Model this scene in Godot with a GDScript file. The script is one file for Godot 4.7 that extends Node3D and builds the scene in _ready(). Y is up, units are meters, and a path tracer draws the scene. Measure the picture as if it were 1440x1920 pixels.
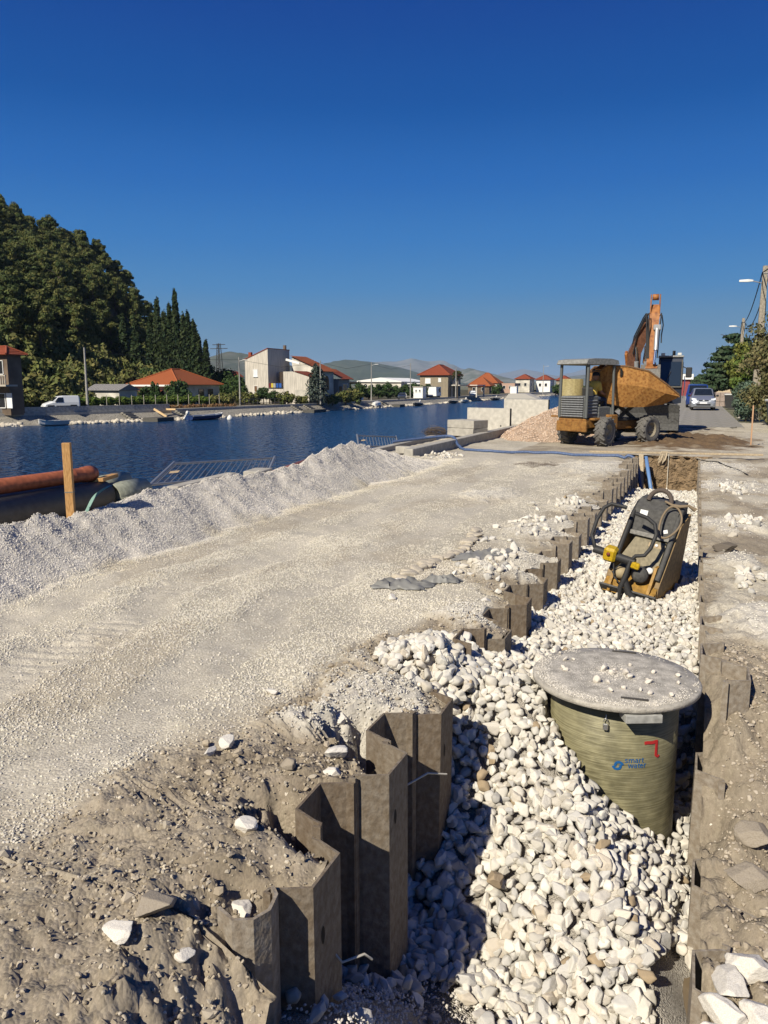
extends Node3D

# ---------------------------------------------------------------- helpers
class Mb:
	var st := SurfaceTool.new()
	var n := 0
	func _init():
		st.begin(Mesh.PRIMITIVE_TRIANGLES)
		st.set_smooth_group(-1)
	func col(c: Color): st.set_color(c)
	func smooth(on: bool): st.set_smooth_group(1 if on else -1)
	func tri(a: Vector3, b: Vector3, c: Vector3):
		st.add_vertex(a); st.add_vertex(b); st.add_vertex(c); n += 1
	func quad(a: Vector3, b: Vector3, c: Vector3, d: Vector3):
		tri(a, b, c); tri(a, c, d)
	# a convex face wound so that it looks away from a point
	func face(p: Array, from: Vector3):
		var nn: Vector3 = (p[1] - p[0]).cross(p[2] - p[0])
		var flip: bool = nn.dot(p[0] - from) > 0.0
		for i in range(1, p.size() - 1):
			if flip: tri(p[0], p[i + 1], p[i])
			else: tri(p[0], p[i], p[i + 1])
	func box(t: Transform3D, s: Vector3, bev := 0.0):
		var h := s * 0.5
		var ctr := t.origin
		if bev <= 0.0:
			var c := []
			for k in 8: c.append(t * Vector3(h.x if k & 1 else -h.x, h.y if k & 2 else -h.y, h.z if k & 4 else -h.z))
			for f in [[0, 1, 3, 2], [4, 5, 7, 6], [0, 1, 5, 4], [2, 3, 7, 6], [0, 2, 6, 4], [1, 3, 7, 5]]:
				face([c[f[0]], c[f[1]], c[f[2]], c[f[3]]], ctr)
			return
		var b: float = minf(bev, minf(h.x, minf(h.y, h.z)) * 0.9)
		var q := {}
		for k in 8:
			var sg := Vector3(1 if k & 1 else -1, 1 if k & 2 else -1, 1 if k & 4 else -1)
			for a in 3:
				var p := h - Vector3(b, b, b)
				p[a] = h[a]
				q[k * 3 + a] = t * (p * sg)
		for f in [[0, 2, 6, 4, 0], [1, 3, 7, 5, 0], [0, 1, 5, 4, 1], [2, 3, 7, 6, 1], [0, 1, 3, 2, 2], [4, 5, 7, 6, 2]]:
			face([q[f[0] * 3 + f[4]], q[f[1] * 3 + f[4]], q[f[2] * 3 + f[4]], q[f[3] * 3 + f[4]]], ctr)
		for e in [[0, 1, 1, 2], [2, 3, 1, 2], [4, 5, 1, 2], [6, 7, 1, 2], [0, 2, 0, 2], [1, 3, 0, 2], [4, 6, 0, 2], [5, 7, 0, 2], [0, 4, 0, 1], [1, 5, 0, 1], [2, 6, 0, 1], [3, 7, 0, 1]]:
			face([q[e[0] * 3 + e[2]], q[e[1] * 3 + e[2]], q[e[1] * 3 + e[3]], q[e[0] * 3 + e[3]]], ctr)
		for k in 8: face([q[k * 3], q[k * 3 + 1], q[k * 3 + 2]], ctr)
	func bx(c: Vector3, s: Vector3, bev := 0.0, rot := Vector3.ZERO):
		box(Transform3D(Basis.from_euler(rot), c), s, bev)
	func tube(p: Array, r, sides := 8, caps := true):
		var rings := []
		var up := Vector3.UP
		for i in p.size():
			var d: Vector3
			if i == 0: d = p[1] - p[0]
			elif i == p.size() - 1: d = p[i] - p[i - 1]
			else: d = (p[i + 1] - p[i]).normalized() + (p[i] - p[i - 1]).normalized()
			d = d.normalized()
			if absf(d.dot(up)) > 0.9: up = Vector3.RIGHT if absf(d.x) < 0.8 else Vector3.BACK
			var a := d.cross(up).normalized()
			var b := a.cross(d).normalized()
			up = b
			var rr: float = r[i] if r is Array else r
			var ring := []
			for k in sides:
				var t := TAU * k / sides
				ring.append(p[i] + (a * cos(t) + b * sin(t)) * rr)
			rings.append(ring)
		smooth(true)
		for i in p.size() - 1:
			for k in sides:
				var k2 := (k + 1) % sides
				face([rings[i][k], rings[i][k2], rings[i + 1][k2], rings[i + 1][k]], (p[i] + p[i + 1]) * 0.5)
		smooth(false)
		if caps:
			face(rings[0], p[1])
			face(rings[-1], p[-2])
	# profile of (radius, height) turned about the y axis of t
	func lathe(prof: Array, sides: int, t := Transform3D(), sm := true):
		smooth(sm)
		for i in prof.size() - 1:
			var a: Vector2 = prof[i]
			var b: Vector2 = prof[i + 1]
			for k in sides:
				var t0 := TAU * k / sides
				var t1 := TAU * (k + 1) / sides
				var p := [Vector3(cos(t0) * a.x, a.y, sin(t0) * a.x), Vector3(cos(t1) * a.x, a.y, sin(t1) * a.x), Vector3(cos(t1) * b.x, b.y, sin(t1) * b.x), Vector3(cos(t0) * b.x, b.y, sin(t0) * b.x)]
				if a.x < 0.0001: tri(t * p[0], t * p[3], t * p[2])
				elif b.x < 0.0001: tri(t * p[0], t * p[2], t * p[1])
				else: quad(t * p[0], t * p[3], t * p[2], t * p[1])
		smooth(false)
	# outline in the local xy plane pushed from z = -d/2 to d/2
	func prism(poly: PackedVector2Array, t: Transform3D, d: float):
		if Geometry2D.is_polygon_clockwise(poly): poly.reverse()
		var ids := Geometry2D.triangulate_polygon(poly)
		var h := d * 0.5
		for i in range(0, ids.size(), 3):
			var a := poly[ids[i]]; var b := poly[ids[i + 1]]; var c := poly[ids[i + 2]]
			if (b - a).cross(c - a) < 0.0:
				var w := b; b = c; c = w
			tri(t * Vector3(a.x, a.y, h), t * Vector3(c.x, c.y, h), t * Vector3(b.x, b.y, h))
			tri(t * Vector3(a.x, a.y, -h), t * Vector3(b.x, b.y, -h), t * Vector3(c.x, c.y, -h))
		for i in poly.size():
			var a := poly[i]; var b := poly[(i + 1) % poly.size()]
			quad(t * Vector3(a.x, a.y, h), t * Vector3(b.x, b.y, h), t * Vector3(b.x, b.y, -h), t * Vector3(a.x, a.y, -h))
	# rings of equal point count joined into a skin
	func loft(rings: Array, caps := true, sm := true):
		smooth(sm)
		for i in rings.size() - 1:
			var m: int = rings[i].size()
			var ctr := Vector3.ZERO
			for v in rings[i]: ctr += v
			for v in rings[i + 1]: ctr += v
			ctr /= 2.0 * m
			for k in m:
				var k2: int = (k + 1) % m
				face([rings[i][k], rings[i][k2], rings[i + 1][k2]], ctr)
				face([rings[i][k], rings[i + 1][k2], rings[i + 1][k]], ctr)
		smooth(false)
		if caps:
			for e in [0, -1]:
				var c2 := Vector3.ZERO
				for v in rings[e]: c2 += v
				c2 /= rings[e].size()
				var o: Vector3 = rings[1 if e == 0 else -2][0]
				var m2: int = rings[e].size()
				for k in m2: face([rings[e][k], rings[e][(k + 1) % m2], c2], o)
	func done() -> ArrayMesh:
		st.generate_normals()
		return st.commit()

var rng := RandomNumberGenerator.new()
var TEX := {}
var MAT := {}

func V(x, y, z) -> Vector3: return Vector3(x, y, z)
func rot_y(a: float) -> Basis: return Basis(Vector3.UP, a)

func noise(kind: int, freq: float, sd: int, oct := 4) -> FastNoiseLite:
	var f := FastNoiseLite.new()
	f.noise_type = kind
	f.frequency = freq
	f.seed = sd
	f.fractal_octaves = oct
	f.fractal_type = FastNoiseLite.FRACTAL_FBM if oct > 1 else FastNoiseLite.FRACTAL_NONE
	return f

func ntex(called: String, f: FastNoiseLite, lo: Color, hi: Color, size := 512, mid = null) -> NoiseTexture2D:
	if TEX.has(called): return TEX[called]
	var t := NoiseTexture2D.new()
	t.width = size; t.height = size
	t.seamless = true
	t.seamless_blend_skirt = 0.2
	t.noise = f
	var g := Gradient.new()
	g.set_color(0, lo); g.set_color(1, hi)
	if mid != null: g.add_point(mid[0], mid[1])
	t.color_ramp = g
	TEX[called] = t
	return t

func grey(v: float) -> Color: return Color(v, v, v)

# linear base colour, roughness; o: tex, scale, detail, dscale, bump, bump_cm, metal, local
func mat(called: String, c: Color, rough := 0.9, o := {}) -> StandardMaterial3D:
	if MAT.has(called): return MAT[called]
	var m := StandardMaterial3D.new()
	m.resource_name = called
	m.albedo_color = c.linear_to_srgb()
	m.roughness = rough
	m.metallic = o.get("metal", 0.0)
	m.metallic_specular = o.get("spec", 0.4)
	if o.has("tex") or o.has("bump"):
		m.uv1_triplanar = true
		m.uv1_world_triplanar = not o.get("local", false)
		m.uv1_triplanar_sharpness = 3.0
		var s = o.get("scale", 1.0)
		m.uv1_scale = s if s is Vector3 else Vector3(s, s, s)
		if o.has("tex"): m.albedo_texture = TEX[o.tex]
		if o.has("bump"):
			m.heightmap_enabled = true
			m.heightmap_texture = TEX[o.bump]
			m.heightmap_scale = o.get("bump_cm", 1.0)
	if o.has("detail"):
		m.detail_enabled = true
		m.detail_blend_mode = BaseMaterial3D.BLEND_MODE_MUL
		m.detail_albedo = TEX[o.detail]
		m.detail_uv_layer = BaseMaterial3D.DETAIL_UV_2
		m.uv2_triplanar = true
		m.uv2_world_triplanar = not o.get("local", false)
		var ds = o.get("dscale", 0.2)
		m.uv2_scale = ds if ds is Vector3 else Vector3(ds, ds, ds)
	if o.get("vc", false): m.vertex_color_use_as_albedo = true
	if o.has("coat"):
		m.clearcoat_enabled = true; m.clearcoat = o.coat; m.clearcoat_roughness = 0.1
	if o.has("back"):
		m.backlight_enabled = true; m.backlight = o.back
	m.cull_mode = BaseMaterial3D.CULL_DISABLED
	MAT[called] = m
	return m

func L(r: float, g: float, b: float) -> Color: return Color(r, g, b)

func part(parent: Node, called: String, mesh, material: Material) -> MeshInstance3D:
	var o := MeshInstance3D.new()
	o.name = called
	o.mesh = mesh.done() if mesh is Mb else mesh
	o.material_override = material
	parent.add_child(o, true)
	return o

func meta(o: Node, label: String, category: String, group := ""):
	o.set_meta("label", label)
	o.set_meta("category", category)
	if group: o.set_meta("group", group)

func thing(called: String, label: String, category: String, at := Vector3.ZERO, turn := 0.0, group := "") -> Node3D:
	var o := Node3D.new()
	o.name = called
	add_child(o, true)
	o.position = at
	o.rotation.y = turn
	meta(o, label, category, group)
	return o

func single(called: String, mesh, material: Material, label: String, category: String, group := "") -> MeshInstance3D:
	var o := part(self, called, mesh, material)
	meta(o, label, category, group)
	return o

func structure(called: String, mesh, material: Material) -> MeshInstance3D:
	var o := part(self, called, mesh, material)
	o.set_meta("kind", "structure")
	return o

func copy(o: Node3D, at: Vector3, turn: float, label := "", s := 1.0) -> Node3D:
	var c: Node3D = o.duplicate()
	c.name = o.name
	add_child(c, true)
	c.position = at
	c.rotation.y = turn
	c.scale = Vector3(s, s, s)
	if label: c.set_meta("label", label)
	return c

func swarm(parent: Node, called: String, mesh: Mesh, material: Material, buf: PackedFloat32Array, colored: bool) -> MultiMeshInstance3D:
	var mm := MultiMesh.new()
	mm.transform_format = MultiMesh.TRANSFORM_3D
	mm.use_colors = colored
	mm.mesh = mesh
	mm.instance_count = buf.size() / (16 if colored else 12)
	mm.buffer = buf
	var o := MultiMeshInstance3D.new()
	o.name = called
	o.multimesh = mm
	o.material_override = material
	parent.add_child(o, true)
	o.set_meta("kind", "stuff")
	return o

func put(buf: PackedFloat32Array, t: Transform3D, c := Color.WHITE, colored := true):
	var b := t.basis
	buf.append_array(PackedFloat32Array([b.x.x, b.y.x, b.z.x, t.origin.x, b.x.y, b.y.y, b.z.y, t.origin.y, b.x.z, b.y.z, b.z.z, t.origin.z]))
	if colored: buf.append_array(PackedFloat32Array([c.r, c.g, c.b, 1.0]))

func rnd(a: float, b: float) -> float: return rng.randf_range(a, b)
func rand_basis() -> Basis:
	return Basis.from_euler(Vector3(rnd(-PI, PI), rnd(-PI, PI), rnd(-PI, PI)))

func ss(a: float, b: float, x: float) -> float: return smoothstep(a, b, x)

# ---------------------------------------------------------------- rocks
func ico(sub: int) -> Array:
	var t := (1.0 + sqrt(5.0)) / 2.0
	var v := []
	for p in [V(-1, t, 0), V(1, t, 0), V(-1, -t, 0), V(1, -t, 0), V(0, -1, t), V(0, 1, t), V(0, -1, -t), V(0, 1, -t), V(t, 0, -1), V(t, 0, 1), V(-t, 0, -1), V(-t, 0, 1)]: v.append(p.normalized())
	var f := [[0, 11, 5], [0, 5, 1], [0, 1, 7], [0, 7, 10], [0, 10, 11], [1, 5, 9], [5, 11, 4], [11, 10, 2], [10, 7, 6], [7, 1, 8], [3, 9, 4], [3, 4, 2], [3, 2, 6], [3, 6, 8], [3, 8, 9], [4, 9, 5], [2, 4, 11], [6, 2, 10], [8, 6, 7], [9, 8, 1]]
	for s in sub:
		var mid := {}
		var g := []
		for q in f:
			var m := []
			for e in [[q[0], q[1]], [q[1], q[2]], [q[2], q[0]]]:
				var key: int = mini(e[0], e[1]) * 100000 + maxi(e[0], e[1])
				if not mid.has(key):
					mid[key] = v.size()
					v.append(((v[e[0]] + v[e[1]]) * 0.5).normalized())
				m.append(mid[key])
			g.append_array([[q[0], m[0], m[2]], [q[1], m[1], m[0]], [q[2], m[2], m[1]], [m[0], m[1], m[2]]])
		f = g
	return [v, f]

# a broken stone: a ball cut by random planes, stretched
func rock(sd: int, sub: int, cuts := 20, facets := false) -> ArrayMesh:
	var r := RandomNumberGenerator.new()
	r.seed = sd
	var io := ico(sub)
	var pl := []
	for k in cuts:
		var nrm := Vector3(r.randfn(), r.randfn(), r.randfn()).normalized()
		pl.append([nrm, r.randf_range(0.48, 0.78)])
	var sc := Vector3(r.randf_range(0.95, 1.25), r.randf_range(0.55, 0.9), r.randf_range(0.65, 1.05))
	var nz := noise(FastNoiseLite.TYPE_SIMPLEX, 1.6, sd, 3)
	var p := PackedVector3Array()
	for q in io[0]:
		var rad := 1.0
		for w in pl:
			var dd: float = w[0].dot(q)
			if dd > 0.05: rad = minf(rad, w[1] / dd)
		rad *= 1.0 + 0.05 * nz.get_noise_3dv(q)
		p.append(q * rad * sc * 0.78)
	var nn := PackedVector3Array()
	nn.resize(p.size())
	var idx := PackedInt32Array()
	for t in io[1]:
		var fn: Vector3 = (p[t[1]] - p[t[0]]).cross(p[t[2]] - p[t[0]])
		var out: bool = fn.dot(p[t[0]] + p[t[1]] + p[t[2]]) > 0
		idx.append_array(PackedInt32Array([t[0], t[2], t[1]]) if out else PackedInt32Array([t[0], t[1], t[2]]))
		if not out: fn = -fn
		for k in 3: nn[t[k]] += fn
	for i in nn.size(): nn[i] = nn[i].normalized()
	if facets:
		var fp := PackedVector3Array()
		var fnn := PackedVector3Array()
		for i in range(0, idx.size(), 3):
			var fn := (p[idx[i + 2]] - p[idx[i]]).cross(p[idx[i + 1]] - p[idx[i]]).normalized()
			for k in 3:
				fp.append(p[idx[i + k]]); fnn.append(fn)
		p = fp; nn = fnn
		idx = PackedInt32Array(range(p.size()))
	var a := []
	a.resize(Mesh.ARRAY_MAX)
	a[Mesh.ARRAY_VERTEX] = p; a[Mesh.ARRAY_NORMAL] = nn; a[Mesh.ARRAY_INDEX] = idx
	var m := ArrayMesh.new()
	m.add_surface_from_arrays(Mesh.PRIMITIVE_TRIANGLES, a)
	return m

# height field over rows z and, in each row, nx columns between two edges
func field(zs: PackedFloat32Array, nx: int, xa: Callable, xb: Callable, h: Callable, c: Callable, skew := 1.0) -> ArrayMesh:
	var nz := zs.size()
	var p := PackedVector3Array()
	var cc := PackedColorArray()
	for z in zs:
		var x0: float = xa.call(z)
		var x1: float = xb.call(z)
		for i in nx:
			var x := lerpf(x0, x1, pow(float(i) / (nx - 1), skew))
			var y: float = h.call(x, z)
			p.append(Vector3(x, y, z))
			cc.append(c.call(x, z, y))
	var nn := PackedVector3Array()
	nn.resize(p.size())
	for j in nz:
		for i in nx:
			var dx := p[j * nx + mini(i + 1, nx - 1)] - p[j * nx + maxi(i - 1, 0)]
			var dz := p[mini(j + 1, nz - 1) * nx + i] - p[maxi(j - 1, 0) * nx + i]
			var q := dz.cross(dx).normalized()
			nn[j * nx + i] = q if q.y > 0 else -q
	var idx := PackedInt32Array()
	for j in nz - 1:
		for i in nx - 1:
			var a := j * nx + i
			idx.append_array(PackedInt32Array([a, a + nx, a + 1, a + 1, a + nx, a + nx + 1]))
	var arr := []
	arr.resize(Mesh.ARRAY_MAX)
	arr[Mesh.ARRAY_VERTEX] = p; arr[Mesh.ARRAY_NORMAL] = nn; arr[Mesh.ARRAY_COLOR] = cc; arr[Mesh.ARRAY_INDEX] = idx
	var m := ArrayMesh.new()
	m.add_surface_from_arrays(Mesh.PRIMITIVE_TRIANGLES, arr)
	return m

# leaves: small two-triangle blades round clump centres; clumps are [centre, radius, colour]
func leaves(clumps: Array, per: int, size: float, sd: int, up := 0.25, shell := 0.55, long := 1.0) -> ArrayMesh:
	var r := RandomNumberGenerator.new()
	r.seed = sd
	var p := PackedVector3Array()
	var nn := PackedVector3Array()
	var cc := PackedColorArray()
	for cl in clumps:
		var ctr: Vector3 = cl[0]
		var rad: Vector3 = cl[1] if cl[1] is Vector3 else Vector3(cl[1], cl[1], cl[1])
		for k in per:
			var d := Vector3(r.randfn(), r.randfn(), r.randfn()).normalized()
			var q := ctr + d * rad * r.randf_range(shell, 1.08)
			var s := size * r.randf_range(0.6, 1.35)
			var n := (d + Vector3(r.randfn(), r.randfn(), r.randfn()) * 0.55 + Vector3(0, up, 0)).normalized()
			var a := n.cross(Vector3(r.randfn(), r.randfn(), r.randfn())).normalized() * s * long
			var b := n.cross(a).normalized() * s * 0.55
			var v := r.randf_range(0.72, 1.28)
			var c: Color = cl[2]
			c = Color(c.r * v * r.randf_range(0.9, 1.15), c.g * v, c.b * v * r.randf_range(0.85, 1.1))
			for w in [q - a, q + b, q + a, q - a, q + a, q - b]:
				p.append(w); nn.append(n); cc.append(c)
	var arr := []
	arr.resize(Mesh.ARRAY_MAX)
	arr[Mesh.ARRAY_VERTEX] = p; arr[Mesh.ARRAY_NORMAL] = nn; arr[Mesh.ARRAY_COLOR] = cc
	var m := ArrayMesh.new()
	m.add_surface_from_arrays(Mesh.PRIMITIVE_TRIANGLES, arr)
	return m

# ---------------------------------------------------------------- the lie of the land
const MIDL := -1.48
const MIDR := 0.3
const PER := 0.85
var n_low := noise(FastNoiseLite.TYPE_SIMPLEX, 0.35, 11, 3)
var n_mid := noise(FastNoiseLite.TYPE_SIMPLEX, 1.3, 12, 3)
var n_clod := noise(FastNoiseLite.TYPE_CELLULAR, 6.0, 13, 1)
var n_fine := noise(FastNoiseLite.TYPE_SIMPLEX, 7.0, 14, 3)
var n_patch := noise(FastNoiseLite.TYPE_SIMPLEX, 0.8, 15, 4)
var n_far := noise(FastNoiseLite.TYPE_SIMPLEX, 0.004, 16, 5)

func along(tab: Array, x: float) -> float:
	if x >= tab[0][0]: return tab[0][1]
	for i in tab.size() - 1:
		if x >= tab[i + 1][0]:
			return lerpf(tab[i + 1][1], tab[i][1], (x - tab[i + 1][0]) / (tab[i][0] - tab[i + 1][0]))
	return tab[-1][1]

const CREST := [[4.0, 0.5], [-4.0, 0.55], [-5.96, 0.57], [-7.0, 0.49], [-7.8, 0.5], [-8.3, 0.62], [-9.0, 0.54], [-10.3, 0.57], [-11.5, 0.52], [-12.6, 0.54], [-13.8, 0.7], [-15.1, 0.78], [-16.3, 0.55], [-17.6, 0.3], [-19.0, 0.08], [-20.2, -0.05]]

func edge_wave(z: float) -> float:
	var ph := absf(fposmod(z + 3.5 + PER * 0.5, PER) - PER * 0.5)
	return clampf((0.295 - ph) / 0.165, 0.0, 1.0) * 0.3 - 0.15

func edge_left(z: float) -> float: return MIDL + edge_wave(z) - 0.02 if z < -2.46 else (-1.515 if z < -2.2 else -1.3)
func edge_right(_z: float) -> float: return MIDR - 0.115

func dirt_share(x: float, z: float) -> float:
	var b := along([[3.0, -2.7], [-2.1, -2.55], [-4.5, -2.4], [-5.3, -2.2], [-6.1, -1.98], [-8.4, -1.85], [-16.0, -1.9], [-30.0, -1.9]], z)
	return ss(-0.22, 0.3, x - b + 0.45 * n_patch.get_noise_2d(x * 1.1, z * 0.8))

func spill_share(x: float, z: float) -> float:
	var s := 0.0
	for q in [[-1.85, -4.35, 0.5], [-1.75, -6.4, 0.33], [-1.78, -8.3, 0.5], [-1.8, -10.6, 0.6], [-1.75, -13.0, 0.5], [-2.0, -19.2, 1.2], [0.7, -7.0, 0.4], [0.55, -9.5, 0.35], [0.6, -12.0, 0.5], [0.75, -16.5, 0.8], [0.5, -20.5, 1.0], [-3.4, -13.6, 0.5]]:
		var d: float = Vector2(x - q[0], (z - q[1]) * 0.62).length() / q[2] + 0.5 * n_patch.get_noise_2d(x * 2.3 + 9.0, z * 2.3)
		s = maxf(s, 1.0 - ss(0.55, 1.05, d))
	return s

func rut(x: float, z: float) -> float:
	# wheel tracks of packed dust along the haul road
	var bend := 0.25 * sin(z * 0.16) + 0.3 * n_low.get_noise_2d(z * 0.6, 3.0)
	var a := 0.0
	for c in [-3.05, -4.25, -5.15]:
		var d := absf(x - c - bend) / 0.34
		a = maxf(a, 1.0 - ss(0.45, 1.0, d + 0.35 * n_patch.get_noise_2d(x * 1.5, z * 0.5 + c * 7.0)))
	return a

func h_left(x: float, z: float) -> float:
	var y := 0.03 * n_low.get_noise_2d(x, z) + 0.015 * n_mid.get_noise_2d(x, z)
	if z > -21.0 and x < -5.2:
		var cr := along(CREST, z) + 0.05 * n_mid.get_noise_2d(0.0, z * 1.3)
		var foot := -5.9 + 0.18 * n_mid.get_noise_2d(z * 0.7, 5.0)
		var t := clampf((foot - x) / (foot + 6.8), 0.0, 1.0)
		var pile := cr * (t * 0.85 + 0.15 * t * t)
		if x < -6.8: pile = maxf(cr - (-6.8 - x) * 0.75, 0.28 * ss(-18.0, -16.0, z))
		if x < -7.8: pile = lerpf(pile, -0.45, ss(-7.8, -8.7, x))
		y += pile + 0.05 * t * n_mid.get_noise_2d(x * 1.6 + 3.0, z * 1.6)
	elif x < -8.0:
		y -= 0.35 * ss(-8.6, -9.6, x)
	y -= 0.02 * rut(x, z) * ss(-14.0, -10.0, z)
	if z > -7.5 and z < -2.6:
		# lug prints of a tyre in the softer dust
		var tc := -4.3 + 0.25 * sin(z * 0.16) + 0.3 * n_low.get_noise_2d(z * 0.6, 3.0)
		var tx := absf(x - tc)
		if tx < 0.24: y -= 0.011 * ss(0.1, 0.5, sin(TAU * (z / 0.14) + tx * 9.0 * signf(x - tc))) * ss(0.24, 0.2, tx) * ss(-0.3, 0.1, n_patch.get_noise_2d(x * 0.8, z * 0.6))
	var dd := dirt_share(x, z)
	if dd > 0.0 and z > -24.0:
		var near := ss(-16.0, -5.0, z)
		y += dd * near * (0.014 * n_fine.get_noise_2d(x * 3.1, z * 3.1) + 0.028 * n_mid.get_noise_2d(x * 1.7, z * 1.7) + 0.022 * n_fine.get_noise_2d(x * 1.2, z * 1.2) - 0.022 * (n_clod.get_noise_2d(x, z) + 0.6) * ss(-0.1, 0.35, n_patch.get_noise_2d(x * 1.4 + 30.0, z * 1.4)))
	var sp := spill_share(x, z)
	y += 0.06 * sp
	# crumbled edge along the steel, with two deep bites
	var e := edge_left(z) - x
	if z > -2.5: y -= 0.45 * maxf(0.0, x + 1.8 + 0.12 * n_fine.get_noise_2d(x, z)) * ss(-2.5, -1.9, z)
	if e < 0.6 and z > -22.5:
		var bite := 0.05 + 0.1 * ss(0.0, 0.5, n_mid.get_noise_2d(z * 0.9, 40.0))
		for q in [[-3.85, 0.25, 0.45], [-2.95, 0.16, 0.3], [-5.15, 0.3, 0.1]]:
			bite += q[2] * (1.0 - ss(q[1] * 0.5, q[1] * 1.5, absf(z - q[0])))
		y -= bite * (1.0 - ss(0.0, 0.38, e + 0.12 * n_fine.get_noise_2d(x * 0.8, z * 0.8)))
	return y

func h_right(x: float, z: float) -> float:
	var y := 0.03 * n_low.get_noise_2d(x + 50.0, z) + 0.03 * n_mid.get_noise_2d(x, z)
	var low := ss(-6.15, -4.5, z + 0.25 * n_mid.get_noise_2d(x, z * 0.5))
	y -= low * lerpf(0.72, 0.25, ss(0.5, 2.5, x))
	y += low * (0.1 * n_mid.get_noise_2d(x * 1.5, z * 1.5) + 0.03 * n_fine.get_noise_2d(x * 1.2, z * 1.2) + 0.012 * n_fine.get_noise_2d(x * 3.1, z * 3.1))
	if z > -26.0:
		y += 0.03 * n_fine.get_noise_2d(x, z) * ss(-16.0, -6.0, z) - 0.03 * (n_clod.get_noise_2d(x * 0.8, z * 0.8) + 0.6) * ss(-14.0, -5.0, z) * ss(-0.2, 0.3, n_patch.get_noise_2d(x * 1.4, z * 1.4))
	y += 0.05 * spill_share(x, z)
	var e := x - edge_right(z)
	if e < 0.4 and z > -22.5: y -= 0.03 * (1.0 - ss(0.0, 0.3, e))
	return y

func h_ahead(x: float, z: float) -> float:
	var y := h_left(x, z) if x < -1.5 else h_right(x, z)
	# dug-over soil in front of the blade
	var d := Vector2((x + 0.2) / 2.4, (z + 29.5) / 4.0).length()
	y += (1.0 - ss(0.5, 1.1, d)) * (0.09 + 0.1 * n_mid.get_noise_2d(x * 1.2, z * 1.2) + 0.05 * n_fine.get_noise_2d(x * 0.6, z * 0.6))
	return y

func h_fill(x: float, z: float) -> float:
	var far := along([[-5.0, -0.34], [-8.0, -0.3], [-12.0, -0.34], [-17.0, -0.48], [-20.0, -0.62], [-21.0, -1.0], [-22.0, -1.35], [-24.0, -1.4]], z)
	var side := -0.08 - 0.92 * maxf(0.0, x + 0.98)
	var front := -0.06 - 0.86 * maxf(0.0, z + 5.2) * lerpf(1.0, 0.72, ss(-1.2, -0.4, x))
	var near := minf(side, front) - 0.05
	near = maxf(near, -1.12 - 0.08 * ss(-4.4, -3.2, z) - 0.06 * ss(-0.7, 0.1, x))
	near = maxf(near, lerpf(-2.0, minf(-0.5, -1.1 + 0.74 * (z + 3.3)), ss(-0.55, -1.2, x)))
	return lerpf(near, far, ss(-5.7, -6.35, z)) + 0.035 * n_mid.get_noise_2d(x * 1.4, z * 1.4)

const C_ROAD := Color(0.645, 0.585, 0.465)
const C_DUST := Color(0.66, 0.60, 0.485)
const C_PILE := Color(0.65, 0.605, 0.54)
const C_DIRT := Color(0.395, 0.333, 0.248)
const C_DIRT2 := Color(0.31, 0.256, 0.185)
const C_WHITE := Color(0.69, 0.645, 0.555)
const C_TAN := Color(0.5, 0.43, 0.32)

func c_left(x: float, z: float, _y: float) -> Color:
	var v := 1.0 + 0.1 * n_low.get_noise_2d(x * 1.4 + 7.0, z * 0.9) + 0.07 * n_patch.get_noise_2d(x * 3.0, z * 2.2)
	var c := C_ROAD.lerp(C_DUST, rut(x, z))
	c = c.lerp(C_TAN, 0.5 * ss(0.12, 0.42, n_patch.get_noise_2d(x * 0.55 + 20.0, z * 0.3)))
	c = c.lerp(C_PILE, ss(-5.7, -6.1, x + 0.2 * n_patch.get_noise_2d(x, z)) * ss(-20.5, -18.5, z))
	var dd := dirt_share(x, z)
	var dc := C_DIRT.lerp(C_DIRT2, ss(-0.1, 0.4, n_patch.get_noise_2d(x * 1.3 + 3.0, z * 1.3)))
	dc = dc.lerp(C_TAN, 0.8 * ss(-7.5, -14.0, z + 3.0 * n_patch.get_noise_2d(x, z)))
	c = c.lerp(dc, dd)
	if z < -19.0 and x > -5.0:
		c = c.lerp(C_TAN.lerp(C_DIRT2, ss(-0.2, 0.4, n_patch.get_noise_2d(x * 0.7, z * 0.7))), 0.8 * ss(-22.5, -26.0, z + x * 0.4 + 2.5 * n_patch.get_noise_2d(x * 0.4, z * 0.4)))
	# a wet stain
	var w := Vector2((x + 3.55) / 0.75, (z + 19.3) / 0.85).length() + 0.6 * n_patch.get_noise_2d(x * 2.0, z * 1.2)
	c = c.lerp(Color(0.2, 0.155, 0.11), 0.8 * (1.0 - ss(0.55, 0.85, w)))
	c = c.lerp(C_WHITE, spill_share(x, z) * 0.85)
	return Color(c.r * v, c.g * v, c.b * v)

func c_right(x: float, z: float, _y: float) -> Color:
	var v := 1.0 + 0.1 * n_low.get_noise_2d(x * 1.4 + 7.0, z) + 0.1 * n_patch.get_noise_2d(x * 3.0, z * 2.2)
	var c := C_TAN.lerp(C_DIRT, ss(-0.25, 0.25, n_patch.get_noise_2d(x * 0.9 + 60.0, z * 0.45)))
	c = c.lerp(C_ROAD, 0.9 * ss(0.0, 0.3, n_patch.get_noise_2d(x * 0.8 + 90.0, z * 0.6)) * ss(-6.0, -7.0, z))
	c = c.lerp(C_DIRT.lerp(C_DIRT2, 0.35), ss(-6.4, -5.6, z + 0.4 * n_patch.get_noise_2d(x * 2.0, z * 2.0)))
	c = c.lerp(C_WHITE, spill_share(x, z) * 0.8)
	if z < -24.0: c = c.lerp(C_ROAD, 0.8 * ss(0.9, 1.9, x + 0.8 * n_patch.get_noise_2d(x * 0.5, z * 0.5)))
	return Color(c.r * v, c.g * v, c.b * v)

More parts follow.
